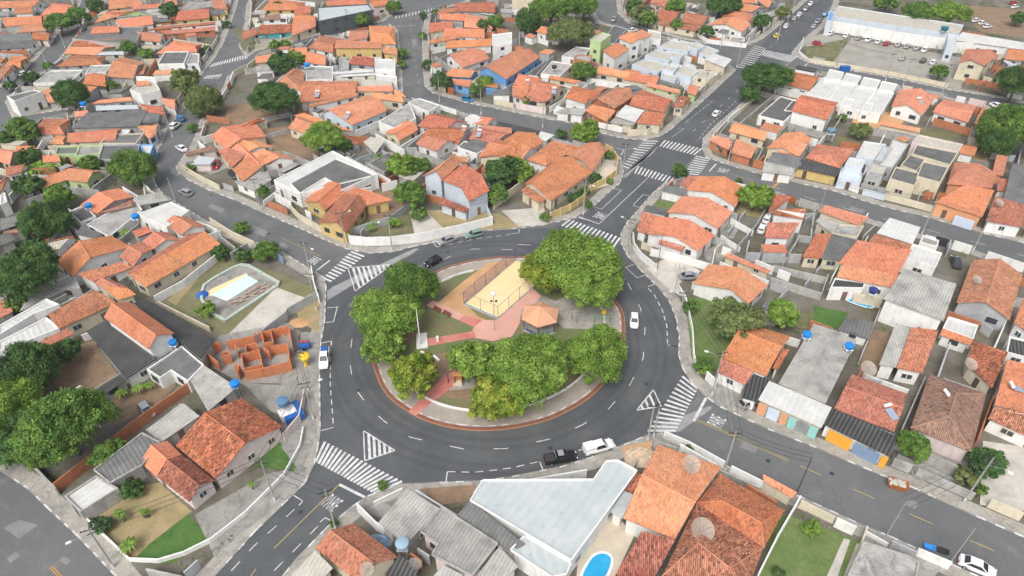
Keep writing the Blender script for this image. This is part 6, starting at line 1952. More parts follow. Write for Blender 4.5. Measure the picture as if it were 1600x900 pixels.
# ---------------------------------------------------------------- annexes, yard walls and undergrowth between the houses
CELL = .5; X0, Y0, NX, NY = -330.0, 35.0, 1320, 1000
occ = np.ones((NY, NX), bool)        # True = not free
def poly_mask(P, grow=0.0):
    if grow: P = offset(P, -grow)
    xs = [p[0] for p in P]; ys = [p[1] for p in P]
    i0, i1 = max(0, int((min(xs) - X0) / CELL)), min(NX, int((max(xs) - X0) / CELL) + 2); j0, j1 = max(0, int((min(ys) - Y0) / CELL)), min(NY, int((max(ys) - Y0) / CELL) + 2)
    if i1 <= i0 or j1 <= j0: return None
    gx = X0 + (np.arange(i0, i1) + .5) * CELL; gy = Y0 + (np.arange(j0, j1) + .5) * CELL; xx, yy = np.meshgrid(gx, gy); m = np.zeros(xx.shape, bool)
    n = len(P)
    for k in range(n):
        x1, y1, x2, y2 = P[k][0], P[k][1], P[(k + 1) % n][0], P[(k + 1) % n][1]
        if y1 == y2: continue
        c = ((y1 > yy) != (y2 > yy)) & (xx < (x2 - x1) * (yy - y1) / (y2 - y1) + x1); m ^= c
    return (slice(j0, j1), slice(i0, i1)), m
def mark(P, val=True, grow=0.0):
    r = poly_mask(P, grow)
    if r: a = occ[r[0]]; a[r[1]] = val
for P in BLK.values(): mark(P, False)
for o, P, w in FOOT: mark(P, True, .5)
occ_w = occ.copy()
for k, P in PATCHES:
    if k not in ('conc', 'pave'): mark(P, True)
WALLPTS = []
for l in WALLS.strip().split('\n'):
    if l[0] == '#': continue
    P = gp(l.split('|')[2])
    for a, b in zip(P, P[1:]):
        d = (b - a).normalized(); n = Vector((-d.y, d.x, 0)) * 1.3; mark([a - n, b - n, b + n, a + n], True)
for l in CARLIST.strip().split('\n'):
    if l[0] == '#': continue
    t = l.split('|')[0].split(); a = G(*map(float, t[2].split(','))); mark([a + Vector(v) for v in ((-4, -4, 0), (4, -4, 0), (4, 4, 0), (-4, 4, 0))], True)
for z_ in ('310,545 350,505 460,495 500,520 500,620 490,670 420,660 380,600 330,590', '300,440 400,395 510,440 500,480 380,560 320,520', '900,850 960,795 1000,850 960,910 895,905', '200,870 330,850 480,720 480,690 440,680 330,800'): mark(gp(z_), True)
def free(P):
    r = poly_mask(P)
    if not r or not r[1].any(): return False
    return not occ[r[0]][r[1]].any()
rng = random.Random(99)
def rect(c, e, s, w, d): return [c - e * w / 2 - s * d / 2, c + e * w / 2 - s * d / 2, c + e * w / 2 + s * d / 2, c - e * w / 2 + s * d / 2]
def inview(c):
    v = c - Vector((0, 0, CAM_H)); z = v.dot(FWD); x = v.x / z * FOC; y = v.dot(Vector((0, math.sin(PITCH), math.cos(PITCH)))) / z * FOC
    return abs(x) < 860 and abs(y) < 500
NA = NW = 0
hs = list(FOOT)
for it in range(14):
    for root, P, wall in hs:
        n = len(P); i = rng.randrange(n); a, b = P[i].copy(), P[(i + 1) % n].copy(); a.z = b.z = 0; L = (b - a).length
        if L < 2: continue
        e = (b - a) / L; s = Vector((-e.y, e.x, 0)); c0 = sum(P, Vector()) / n; c0.z = 0
        if s.dot(a - c0) < 0: s = -s
        w, d = rng.uniform(2.5, 7), rng.uniform(2.5, 5.5); c = a.lerp(b, rng.random()) + s * (d / 2 + .7 + rng.choice([0, 0, 1.5, 4])) 
        R_ = rect(c, e, s, w, d)
        if not inview(c) or not free(rect(c, e, s, w + .8, d + .8)): continue
        if it > 5 and rng.random() < .5: continue
        mark(R_, True, .4); NA += 1; h = rng.uniform(2.3, 3.0); rise = rng.uniform(.15, .5); m = rng.choice('CCDDDKOORTL')
        q = [Vector((p.x, p.y, h + (rise if k < 2 else 0))) for k, p in enumerate(R_)]
        V, F, U = [], [], []; slab_faces(V, F, U, [q], .1); off = root.location
        r_ = mesh('roof', [v - off for v in V], F, RM[m], root, uv=U)
        S = shrink(q if area(q) > 0 else q[::-1], .15)
        WV = [Vector((p.x, p.y, 0)) - off for p in S] + [Vector((p.x, p.y, h - .05)) - off for p in S]
        mesh('wall', WV, [(k, (k + 1) % 4, 4 + (k + 1) % 4, 4 + k) for k in range(4)], WM[wall if rng.random() < .5 else rng.choice('rcwg')], root)
# yard walls: along the street fronts, and between neighbours
def wall_run(root, a, b, h, m):
    """the free stretches of the line a-b become wall"""
    global NW
    L = (b - a).length
    if L < 1: return
    k = int(L / .5); e = (b - a) / L; run = None; got = False
    for i in range(k + 1):
        p = a + e * (i * .5); ii, jj = int((p.x - X0) / CELL), int((p.y - Y0) / CELL)
        ok = 0 <= ii < NX and 0 <= jj < NY and not occ[jj, ii] and inview(p)
        if ok and run is None: run = i
        if (not ok or i == k) and run is not None:
            if i - run >= 5:
                q = a + e * (run * .5); r = a + e * ((i - 1) * .5); c = (q + r) / 2 - root.location; mb = MB(); mb.box((c.x, c.y, h / 2), ((r - q).length, .18, h), math.atan2(e.y, e.x)); mb.box((c.x, c.y, h + .02), ((r - q).length + .06, .26, .06), math.atan2(e.y, e.x)); mb.build('yard_wall', m, root); NW += 1; got = True
                n = Vector((-e.y, e.x, 0)) * .6; mark([q - n, r - n, r + n, q + n], True)
            run = None
    return got
cent = [(root, sum(P, Vector()) / len(P)) for root, P, w in FOOT]
def nearest(p): return min(cent, key=lambda t: (t[1].x - p.x) ** 2 + (t[1].y - p.y) ** 2)
WCH = 'wwccrrrkgp'
for nme, P in BLK.items():
    Q = offset(P, .3); n = len(Q)
    for i in range(n):
        a, b = Vector((*Q[i], 0)), Vector((*Q[(i + 1) % n], 0)); L = (b - a).length; t = 0
        while t < L:
            st = rng.uniform(6, 11); c = a.lerp(b, min(1, (t + st / 2) / L)); r, cc = nearest(c)
            if (Vector((cc.x, cc.y, 0)) - c).length < 22 and inview(c) and rng.random() < .88:
                gp_ = rng.choice([0, 0, 2.6]); hh = rng.uniform(1.5, 2.4)
                got = wall_run(r, a.lerp(b, t / L), a.lerp(b, min(1, (t + st - gp_) / L)), hh, WM[rng.choice(WCH)])
                if gp_ and got and t + st < L:
                    g0 = a.lerp(b, (t + st - gp_ / 2) / L) - r.location; mb = MB(); an = math.atan2((b - a).y, (b - a).x); mb.box((g0.x, g0.y, hh / 2), (gp_ - .1, .08, hh * .95), an)
                    for z_ in (.35, .7, 1.05, 1.4): mb.box((g0.x, g0.y, z_), (gp_ - .15, .14, .05), an)
                    mb.build('gate', rng.choice([M_gate, M_dark, WM['w'], M_rust, M_steelbl, WM['c']]), r)
            t += st
done = set()
for root, P, wall in FOOT:
    if root.name in done and rng.random() < .5: continue
    done.add(root.name); n = len(P)
    if n > 4: continue
    Z = [Vector((p.x, p.y, 0)) for p in P]; g = rng.uniform(1.3, 3.2); Q = [Vector((*q, 0)) for q in offset(Z, -g)]; h = rng.uniform(1.7, 2.5); m = WM[rng.choice('rrrcwwgk')]
    for i in range(4):
        if rng.random() < .8:
            a, b = Q[i], Q[(i + 1) % 4]; ext = (b - a) * rng.uniform(0, .5); wall_run(root, a - ext * .3, b + ext, h, m)
print('ANNEX', NA, 'WALLS', NW)
# undergrowth in the free corners of the yards
rg = np.random.default_rng(5)
free_j, free_i = np.where(~occ); sel = rg.integers(0, len(free_j), 60000); px = X0 + (free_i[sel] + rg.random(60000)) * CELL; py = Y0 + (free_j[sel] + rg.random(60000)) * CELL
nz = np.sin(px * .31 + 1.3 * np.sin(py * .17)) + np.sin(py * .27 + 1.7 * np.sin(px * .13)) + .6 * np.sin(px * .9 + py * .7); keep = nz > .95; px, py, nz = px[keep], py[keep], nz[keep]
K = len(px) * 3; bx = np.repeat(px, 3) + rg.normal(scale=.3, size=K); by = np.repeat(py, 3) + rg.normal(scale=.3, size=K); bz = .2 + np.abs(rg.normal(scale=.35, size=K)) * np.repeat(np.clip(nz - .8, .2, 1.2), 3)
p = np.stack([bx, by, bz], 1); nr = rg.normal(size=(K, 3)) * .6; nr[:, 2] += 1; nr /= np.linalg.norm(nr, axis=1)[:, None]; t = np.cross(nr, rg.normal(size=(K, 3))); t /= np.linalg.norm(t, axis=1)[:, None]; bb = np.cross(nr, t); s = rg.uniform(.12, .3, K)[:, None]
V = np.stack([p - t * s, p - bb * s * .6, p + t * s, p + bb * s * .6], 1).reshape(-1, 3)
me = bpy.data.meshes.new('undergrowth'); me.vertices.add(len(V)); me.vertices.foreach_set('co', V.astype(np.float32).ravel()); me.loops.add(K * 4); me.loops.foreach_set('vertex_index', np.arange(K * 4, dtype=np.int32))
me.polygons.add(K); me.polygons.foreach_set('loop_start', np.arange(0, K * 4, 4, dtype=np.int32)); me.polygons.foreach_set('loop_total', np.full(K, 4, dtype=np.int32)); me.update(calc_edges=True)
at = me.attributes.new('tone', 'FLOAT', 'POINT'); at.data.foreach_set('value', np.repeat(rg.uniform(.5, 1.2, K), 4).astype(np.float32)); me.materials.append(LM['o'])
o = bpy.data.objects.new('undergrowth', me); COL.objects.link(o); tag(o, 'low scrub and weeds growing in the yards between the houses', 'undergrowth', kind='stuff')
# ---------------------------------------------------------------- the roundabout island
ISL = '582,570 576,542 574,512 580,482 598,456 630,440 672,429 700,415 750,404 800,400 850,403 900,416 938,438 960,465 975,487 978,512 975,545 965,570 940,607 912,630 875,650 850,660 800,671 760,674 725,672.5 687,666 650,652.5 625,636 607,622 592,600'
def smooth_ring(P, it=2):
    for _ in range(it):
        Q = []
        for i in range(len(P)):
            a, b = P[i], P[(i + 1) % len(P)]; Q += [a.lerp(b, .25), a.lerp(b, .75)]
        P = Q
    return P
IP = [Vector((p.x, p.y, 0)) for p in smooth_ring(gp(ISL))]
M_brick = mat('red_brick_edging', (.26, .11, .075), (.20, .09, .065), 1.2, fine=.2)
M_ora = mat('orange_edge_line', (.44, .23, .12), (.36, .19, .10), 1)
slab('island_kerb', IP, -.02, .10, M_ora)
slab('island_edging', offset(IP, .14), 0, .13, M_brick)
slab('island_pavement', offset(IP, .75), 0, .16, mat('island_paving', (.40, .35, .30), (.32, .28, .24), .3, dirt=.4, dirtcol=(.24, .20, .17), fine=.1))
sheet('island_lawn', offset(IP, 3.9), .17, mat('island_grass', (.12, .17, .06), (.20, .17, .095), .16, dirt=.75, dirtcol=(.27, .17, .11), fine=.2, dscale=.14))
# white dashes on the edging, low white wall
a = offset(IP, .8); b = offset(IP, 1.0); mb = MB(); n = len(a); acc = 0
for i in range(n):
    L = (a[(i + 1) % n] - a[i]).length; k = int(acc / 1.25); acc += L
    if k % 2 == 0: mb.add([(a[i].x, a[i].y, .168), (a[(i + 1) % n].x, a[(i + 1) % n].y, .168), (b[(i + 1) % n].x, b[(i + 1) % n].y, .168), (b[i].x, b[i].y, .168)], [(0, 1, 2, 3)])
tag(mb.build('edge_dashes', M_paint), kind='structure')
a = offset(IP, 3.85); b = offset(IP, 4.1); mb = MB()
for i in range(n):
    c = Vector((a[i].x, a[i].y)); 
    q = [a[i], a[(i + 1) % n], b[(i + 1) % n], b[i]]
    # openings where the red paths cross
    m = (a[i] + a[(i + 1) % n]) / 2; g1 = G(650, 640); g2 = G(672, 470); g3 = G(795, 404)
    if any((Vector((g.x, g.y)) - m).length < r for g, r in ((g1, 2.6), (g2, 2), (g3, 9))): continue
    mb.prism(q, .1, .52)
tag(mb.build('low_wall', WM['w']), 'low white wall ring around the lawn of the roundabout island', 'wall')
def isl(kind, pts, name, z): return sheet(name, gp(pts, z), z, GM[kind])
isl('sand', '683,474 722,441 763,411 796,405 808,407 725,472 748,495 766,502 742,498 700,482', 'soil_patch', .178)
isl('dirt', '655,560 700,550 735,560 760,545 830,530 880,540 900,600 820,640 760,640 730,625 690,620', 'soil_patch', .174)
isl('dirt', '600,470 665,460 665,500 650,525 620,560 600,540', 'soil_patch', .175)
isl('pave', '830,455 868,470 905,455 955,462 962,500 960,515 880,513 868,500 820,510 812,485', 'playground_paving', .180)
isl('pink', '738,516 742,509 752,500 777,500 832,450 846,462 838,472 815,482 812,505 800,526 770,533 742,528', 'pink_plaza', .186)
isl('red', '668,529 741,517 743,527 669,541', 'red_path', .190)
isl('pink', '677,469 666,477 716,500 726,492', 'pink_path', .190)
isl('red', '716,500 726,492 753,501 740,511', 'red_path', .190)
isl('red', '722,565 703,578 638,643 650,650 660,640 724,592', 'red_path', .190)
isl('pave', '703,590 740,590 744,607 672,612 690,600', 'shrine_paving', .184)
isl('court', '725,476 806,407 858,428 778,499', 'ball_court', .20)
# pale ring round the court end
# court fence
CQ = [G(*p) for p in ((725, 476), (806, 407), (858, 428), (778, 499))]
root = empty('court_fence', CQ[0]); tag(root, 'tall purple wire fence on posts around the yellow ball court', 'fence')
M_pur = mat('purple_steel', (.14, .10, .22), rough=.5)
def fmesh():
    m = bpy.data.materials.new('purple_netting'); m.use_nodes = True; nt = m.node_tree
    b = nt.nodes['Principled BSDF']; b.inputs['Base Color'].default_value = (.25, .17, .36, 1); b.inputs['Roughness'].default_value = .6
    t = _n(nt, 'ShaderNodeBsdfTransparent'); mx = _n(nt, 'ShaderNodeMixShader'); mx.inputs[0].default_value = .32
    nt.links.new(t.outputs[0], mx.inputs[1]); nt.links.new(b.outputs[0], mx.inputs[2]); nt.links.new(mx.outputs[0], nt.nodes['Material Output'].inputs[0]); return m
M_net = fmesh()
for i in range(4):
    A, B = CQ[i] - CQ[0], CQ[(i + 1) % 4] - CQ[0]; L = (B - A).length; k = max(2, round(L / 3.3)); H = 3.2; mb = MB()
    for j in range(k + 1): q = A.lerp(B, j / k); mb.tube((q.x, q.y, 0), (q.x, q.y, H), .045, n=6)
    o = mb.build('posts', M_pur, root)
    mb = MB()
    mb.tube((A.x, A.y, H), (B.x, B.y, H), .035, n=6); mb.tube((A.x, A.y, .25), (B.x, B.y, .25), .03, n=6); mb.build('rail', M_pur, root)
    if i == 0: mesh('netting', [(A.x, A.y, .2), (B.x, B.y, .2), (B.x, B.y, H), (A.x, A.y, H)], [(0, 1, 2, 3)], M_net, root)
    mb = MB(); mb.box(((A + B) / 2 + Vector((0, 0, .2))), (L, .14, .4), math.atan2((B - A).y, (B - A).x)); mb.build('base_kerb', mat('blue_kerb', (.12, .28, .5)) if i == 3 else WM['g'], root)
# gazebo
gc = G(844, 491, 3.1); root = empty('gazebo', (gc.x, gc.y, .17)); tag(root, 'hexagonal gazebo with peach tiled roof on blue posts beside the ball court', 'gazebo')
hexp = [Vector((3.75 * math.cos(R(60 * i + 22)), 3.75 * math.sin(R(60 * i + 22)), 2.95)) for i in range(6)]; ap = Vector((0, 0, 4.7)); V = []; F = []; U = []
slab_faces(V, F, U, [[hexp[i], hexp[(i + 1) % 6], ap] for i in range(6)])
for p in hexp: cap_tube(V, F, U, p, ap, .09)
M_peach = mat('peach_roof_tiles', (.66, .34, .20), (.72, .40, .25), .5, rib=.3, ribd=.2, dirt=.3, dirtcol=(.5, .28, .18))
mesh('roof', V, F, M_peach, root, uv=U)
M_navy = mat('navy_paint', (.03, .07, .22), rough=.5)
for i in range(6):
    p = hexp[i] * .86; mb = MB(); mb.tube((p.x, p.y, 0), (p.x, p.y, 3.1), .1, n=8); mb.build('post', M_navy, root)
mb = MB(); mb.prism([p * .95 for p in hexp], -.02, .25); mb.build('floor', GM['pave'], root)
for i in (3, 4):
    a, b = hexp[i] * .82, hexp[(i + 1) % 6] * .82; mb = MB(); m = (a + b) / 2; mb.box((m.x, m.y, .45), ((b - a).length * .8, .12, .45), math.atan2((b - a).y, (b - a).x)); mb.build('parapet', M_navy if i != 4 else mat('gazebo_blue', (.1, .2, .45)), root)
# white pole and its base
p = G(657, 541); root = empty('white_mast', (p.x, p.y, .17)); tag(root, 'tall thin white mast rising from the white square base', 'mast')
mb = MB(); mb.tube((0, 0, 0), (0, 0, 4), .16, .13, 10); mb.tube((0, 0, 4), (0, 0, 8.6), .12, .06, 10); mb.build('mast', WM['w'], root)
P = gp('651,524 667,522 669,545 651,547'); mb = MB(); mb.prism(P, .1, .42); tag(mb.build('white_plinth', WM['w']), 'white square plinth at the end of the red path', 'plinth')
# lamp with globe over the court corner
p = G(772.5, 517); root = empty('globe_lamp', (p.x, p.y, .19)); tag(root, 'tall lamp post with floodlights and white globe beside the court corner', 'lamp post')
mb = MB(); mb.tube((0, 0, 0), (0, 0, 8.3), .08, .05, 8); mb.build('post', M_steel, root)
mb = MB()
for s in (-1, 1): mb.box((s * .45, 0, 7.0), (.4, .25, .3)); 
mb.tube((-.5, 0, 6.9), (.5, 0, 6.9), .03); mb.build('floodlight', M_dark, root)
mb = MB(); mb.lathe((0, 0, 8.3), [(.05, 0), (.38, .12), (.52, .4), (.38, .68), (.05, .8)], 14); mb.build('globe', WM['w'], root, smooth=True)
# totem
p = G(684, 534); mb = MB(); mb.box((p.x, p.y, .65), (.5, .3, 1.2)); mb.box((p.x, p.y, 1.3), (.34, .24, .2)); tag(mb.build('stone_totem', WM['w']), 'small white stone marker on the red path', 'stone marker')
def bench(px, py, ang, lab, m, back=True):
    p = G(px, py); root = empty('bench', (p.x, p.y, .17), ang); tag(root, lab, 'bench')
    mb = MB(); mb.box((0, 0, .45), (1.8, .45, .08)); mb.build('seat', m, root)
    if back: mb = MB(); mb.box((0, .22, .72), (1.8, .06, .4)); mb.build('backrest', m, root)
    for s in (-.7, .7): mb = MB(); mb.box((s, 0, .21), (.12, .4, .42)); mb.build('leg', m, root)
M_wood = mat('red_wood', (.20, .07, .05)); bench(683, 487, R(-38), 'red wooden bench beside the pink path, upper one', M_wood); bench(698, 494, R(-38), 'red wooden bench beside the pink path, lower one', M_wood)
bench(664, 555, R(-20), 'white stone bench half under the yellow-tinged tree', WM['w'], False); bench(682, 563, R(-50), 'white stone bench in the lawn right of the yellow-tinged tree', WM['w'], False)
# wooden shrine under an arch
p = G(716, 601); root = empty('wooden_shrine', (p.x, p.y, .18)); tag(root, 'small wooden shrine box standing inside a dark arched frame', 'shrine')
mb = MB(); mb.box((0, 0, .25), (1.5, 1.0, .5)); mb.build('base', WM['c'], root)
M_pine = mat('varnished_wood', (.50, .28, .10), (.4, .2, .08), 2)
mb = MB(); mb.box((0, .35, 1.4), (1.4, .1, 1.8)); mb.box((-.65, 0, 1.4), (.1, .8, 1.8)); mb.box((.65, 0, 1.4), (.1, .8, 1.8)); mb.box((0, 0, 2.3), (1.5, .9, .1)); mb.build('niche', M_pine, root)
mb = MB(); pr = None
for i in range(13):
    t = math.pi * i / 12; q = Vector((-1.7 * math.cos(t), .3, 2.0 + 1.0 * math.sin(t)))
    if pr: mb.tube(pr, q, .09, n=6)
    pr = q
for s in (-1, 1): mb.tube((s * 1.7, .3, 0), (s * 1.7, .3, 2.0), .09, n=6)
mb.tube((0, .3, 2.7), (0, .3, 3.5), .06, n=6); mb.tube((-.25, .3, 3.2), (.25, .3, 3.2), .05, n=6)
mb.build('arch', M_dark, root)
# playground
def bars(px, py, w, h, lab, m, nm='climbing_frame', cat='climbing frame'):
    p = G(px, py); root = empty(nm, (p.x, p.y, .19)); tag(root, lab, cat)
    for y in (-.5, .5):
        mb = MB()
        for s in (-w / 2, w / 2): mb.tube((s, y, 0), (s, y, h), .05, n=6)
        mb.tube((-w / 2, y, h), (w / 2, y, h), .05, n=6); mb.build('side_frame', m, root)
    mb = MB()
    for i in range(5): x = -w / 2 + w * i / 4; mb.tube((x, -.5, h), (x, .5, h), .035, n=6)
    mb.build('rungs', m, root)
bars(897, 503, 1.0, 2.0, 'grey parallel bars on the playground paving nearest the gazebo', M_steel, 'parallel_bars', 'bars')
bars(941, 506, 3.0, 1.6, 'green swing frame at the lower edge of the playground', M_green)
bars(934, 478, 1.2, 1.4, 'small rusty climbing frame beside the big dense tree', M_rust)
p = G(943, 494); root = empty('play_toy', (p.x, p.y, .19)); tag(root, 'small yellow spring rider on the playground', 'spring rider')
mb = MB(); mb.tube((0, 0, 0), (0, 0, .5), .12); mb.build('spring', M_rust, root); mb = MB(); mb.lathe((0, 0, .5), [(.1, 0), (.45, .15), (.5, .5), (.15, .75)], 10); mb.box((0, .1, 1.2), (.15, .5, .5)); mb.build('rider', M_ytank, root)

# ---------------------------------------------------------------- building site
root = empty('unfinished_house'); tag(root, 'roofless unfinished house of raw orange brick walls beside the roundabout', 'building site')
HB = 2.3
def zp(s, h, x0=300, y0=400, sc=4.5): return [G(x0 + float(t.split(',')[0]) / sc, y0 + float(t.split(',')[1]) / sc, h) for t in s.split()]
M_bb = mat('orange_hollow_brick', (.60, .21, .09), (.48, .18, .09), 1.0, fine=.25, dirt=.7, dirtcol=(.36, .22, .16), dscale=.8)
for s in ('240,600 435,562 440,542 550,520 680,495 705,640', '490,540 505,612 558,603', '553,522 570,608', '552,637 665,618 682,690', '500,640 540,668', '345,690 470,660 500,792 690,742 672,700',
          '345,690 362,792 485,765', '362,792 370,812 490,790', '195,603 70,640 76,662 182,748', '300,620 312,660', '378,650 382,625 455,612 462,640', '300,770 330,765 320,815', '205,690 250,668 265,690 215,705'):
    P = zp(s, HB); mb = MB()
    for a, b in zip(P, P[1:]):
        m = (a + b) / 2; mb.box((m.x, m.y, HB / 2 + .1), ((b - a).length + .14, .16, HB + .0 + random.uniform(-.25, .1)), math.atan2(b.y - a.y, b.x - a.x))
    mb.build('brick_wall', M_bb, root)
P = gp('318,552 345,525 455,505 480,560 460,600 385,600 335,575'); sheet('site_floor', P, .23, GM['conc'])
P = gp('332,575 350,560 385,600 455,605 460,660 425,645 385,605'); sheet('site_floor', P, .235, GM['conc'])
# site things
def tank(px, py, h, r, lab, m=M_blue, frame=False, lid=True):
    if not frame: h *= .88
    p = G(px, py, h); root = empty('water_tank', (p.x, p.y, h)); tag(root, lab, 'water tank', 'water tanks')
    mb = MB(); mb.lathe((0, 0, 0), [(r * .82, 0), (r * .95, r * .6), (r, r * 1.0), (r * 1.04, r * 1.02)], 18); mb.build('tank', m, root, smooth=False)
    mb = MB(); mb.lathe((0, 0, r * 1.02), [(r * 1.06, 0), (r * 1.02, .06), (r * .55, .17), (r * .1, .22)], 18); mb.build('lid', m, root)
    mb = MB()
    for sx in (-1, 1):
        for sy in (-1, 1): mb.tube((sx * r * .6, sy * r * .6, -h if frame else -.9), (sx * r * .6, sy * r * .6, 0), .06, n=5)
    mb.box((0, 0, -.05), (r * 1.7, r * 1.7, .08)); mb.build('stand', M_steel if frame else WM['w'], root)
for t in ((368, 603, 4.6, .76, 'bright blue water tank on stilts above the pale corrugated lean-to', M_blue, True), (1260, 526, 5.0, .74, 'blue water tank on the upper left corner of the long fibre roof'),
          (1326, 544, 5.0, .74, 'blue water tank on the right edge of the long fibre roof'), (139, 324, 4.0, .8, 'blue water tank on the dark flat roof left of the orange gable'),
          (212, 341, 3.6, .8, 'blue water tank beside the bright white workshop'), (271, 538, 4.2, .7, 'blue water tank on the dark flat roof under the tall orange hall'),
          (1475, 48, 6.0, 1.3, 'dark teal water tank on the office building annex', mat('teal_tank', (.02, .16, .22), rough=.4)), (1298, 208, 4.0, 1.1, 'blue-grey water tank beside the balcony house', mat('grey_blue_tank', (.15, .25, .34), rough=.4)),
          (131, 165, 4.2, .9, 'small blue water tank above the orange hut, left'), (480, 104, 4.0, 1.0, 'blue water tank on the terracotta house, upper middle left'),
          (443, 632, 2.6, .95, 'blue-grey lidded tank beside the tarpaulin at the site', mat('slate_blue_plastic', (.10, .20, .32), rough=.5), True), (629, 854, 4.2, .85, 'pale blue water tank behind the orange square tiled house', mat('pale_blue_plastic', (.28, .40, .48), rough=.5), True),
          (1363, 457, 4.4, .8, 'dark blue water tank on the terrace house roof', mat('navy_plastic', (.03, .05, .2), rough=.4)), (866, 107, 4.4, .9, 'dark water tank on the low white roof among the trees', M_dark)):
    tank(*t)
p = G(479, 572); root = empty('debris_chute', (p.x, p.y, .2)); tag(root, 'yellow plastic tank with narrow foot on the pavement by the building site', 'yellow tank')
mb = MB(); mb.lathe((0, 0, 1.1), [(.3, 0), (.95, .7), (1.0, 1.2), (.85, 1.35), (.2, 1.45)], 18); mb.build('tank', M_ytank, root, smooth=True); mb = MB(); mb.tube((0, 0, 0), (0, 0, 1.2), .35, .3, 12); mb.build('foot', M_ytank, root)
# blue truck-like barrow with red and white load
def rubble(px, py, w, d, h, m, lab, nm='rubble_pile', cat='rubble pile', seed=1):
    p = G(px, py); r = random.Random(seed); nx, ny = 12, 12; V = []; F = []
    for i in range(nx):
        for j in range(ny):
            u = i / (nx - 1) * 2 - 1; v = j / (ny - 1) * 2 - 1; q = max(0, 1 - u * u - v * v)
            V.append((u * w / 2, v * d / 2, h * q ** .8 * r.uniform(.6, 1.2) - .05))
    for i in range(nx - 1):
        for j in range(ny - 1): F.append((i * ny + j, (i + 1) * ny + j, (i + 1) * ny + j + 1, i * ny + j + 1))
    o = mesh(nm, V, F, m); o.location = (p.x, p.y, .16); tag(o, lab, cat); return o
rubble(1000, 715, 5, 4, .9, mat('sand_heap_sand', (.62, .50, .36), (.5, .38, .26), 1, fine=.15), 'pale sand heap behind the orange house at the avenue corner', 'sand_heap', 'sand heap', 2)
rubble(450, 523, 4.5, 3, .7, mat('rubble', (.36, .30, .26), (.22, .17, .14), 2, fine=.3), 'dark rubble pile against the pale blue-grey wall', seed=3)
rubble(468, 505, 4, 3, .4, GM['sand'], 'orange soil heap between the wall and the pavement', 'soil_heap', 'soil heap', 4)
p = G(477, 545); root = empty('handcart', (p.x, p.y, .18), .1); tag(root, 'navy blue cart loaded with red and white boxes by the building site', 'cart')
mb = MB(); mb.box((0, 0, .75), (1.9, 1.4, .5)); mb.build('tray', M_tarp, root)
mb = MB(); mb.box((-.4, .5, 1.15), (.5, .4, .4)); mb.box((.2, .4, 1.1), (.4, .4, .3), .3); mb.box((.6, .6, 1.1), (.3, .3, .35)); mb.build('load', mat('red_boxes', (.5, .07, .05)), root)
for s in (-1, 1): mb = MB(); mb.tube((0, s * .8, .35), (0, s * .7, .35), .35, n=12); mb.build('wheel', M_rubber, root)
mb = MB(); mb.tube((-.9, -.6, .6), (-1.6, -1.2, .35), .04); mb.build('handle', M_dark, root)
# covered blue tarpaulin and white boards
root_p = G(455, 652); root = empty('covered_goods', (root_p.x, root_p.y, .2), .6); tag(root, 'white boards and blue tarpaulin covering goods in the yard corner', 'covered goods')
mb = MB(); mb.box((-.3, .2, .75), (2.6, 1.9, 1.3)); mb.build('white_board', WM['w'], root)
mb = MB(); mb.box((.4, -1.0, .7), (3.0, 1.4, 1.2), -.1); mb.box((1.2, .6, .72), (1.4, 2.2, 1.25)); mb.build('tarpaulin', M_tarp, root)
rubble(590, 848, 4, 2.5, 1.0, mat('pale_blue_sheet', (.30, .42, .55), (.2, .3, .42), .8), 'crumpled pale blue plastic sheets behind the orange square house', 'plastic_sheet', 'plastic sheet', 6)
rubble(317, 462, 2.6, 2.2, .9, M_tarp, 'dark blue tarpaulin heap on the rim of the abandoned pool', 'tarpaulin', 'tarpaulin', 7)

# abandoned pool garden
P = [Vector((q.x, q.y, 0)) for q in gp('314,460 318,448 335,436 366,419 378,415 390,416 438,443 436,449 353,505 330,493 314,472')]
o = sheet('pool_deck', offset(P, .1), .205, GM['conc'])
Q = offset(P, .5); mb = MB(); n = len(P)
for i in range(n): mb.prism([P[i], P[(i + 1) % n], Q[(i + 1) % n], Q[i]], .1, .65)
tag(mb.build('pool_wall', mat('mint_plaster', (.40, .50, .43), (.48, .52, .46), .8, dirt=.8, dirtcol=(.22, .21, .17), dscale=.8)), 'low mint-green wall around the abandoned swimming pool', 'wall')
P = gp('330,462 386,431 404,441 355,472'); P2 = [Vector((q.x, q.y, 0)) for q in P]
root = empty('abandoned_pool', (P[0].x, P[0].y, .2)); tag(root, 'empty faded turquoise swimming pool with planks piled beside it', 'swimming pool')
off = Vector((P[0].x, P[0].y, .2)); mb = MB(); mb.prism([p - off for p in P], .0, .05); mb.build('basin', mat('faded_turquoise', (.50, .74, .70), (.66, .74, .68), .5, dirt=.4, dirtcol=(.5, .45, .35)), root)
mb = MB(); r = random.Random(5)
for i in range(26):
    q = G(*(lambda t, s: (358 + 52 * t + 12 * s, 474 - 27 * t + 6 * s))(r.random(), r.random())); q = q - off
    mb.box((q.x, q.y, .15 + r.random() * .25), (r.uniform(1.5, 3), .18, .06), r.uniform(.2, .9))
mb.build('planks', mat('old_planks', (.55, .46, .36), (.3, .16, .1), 1), root)
patch('court', '322,460 332,452 385,428 388,431 330,464', 'pool_edge_tiles', .225)
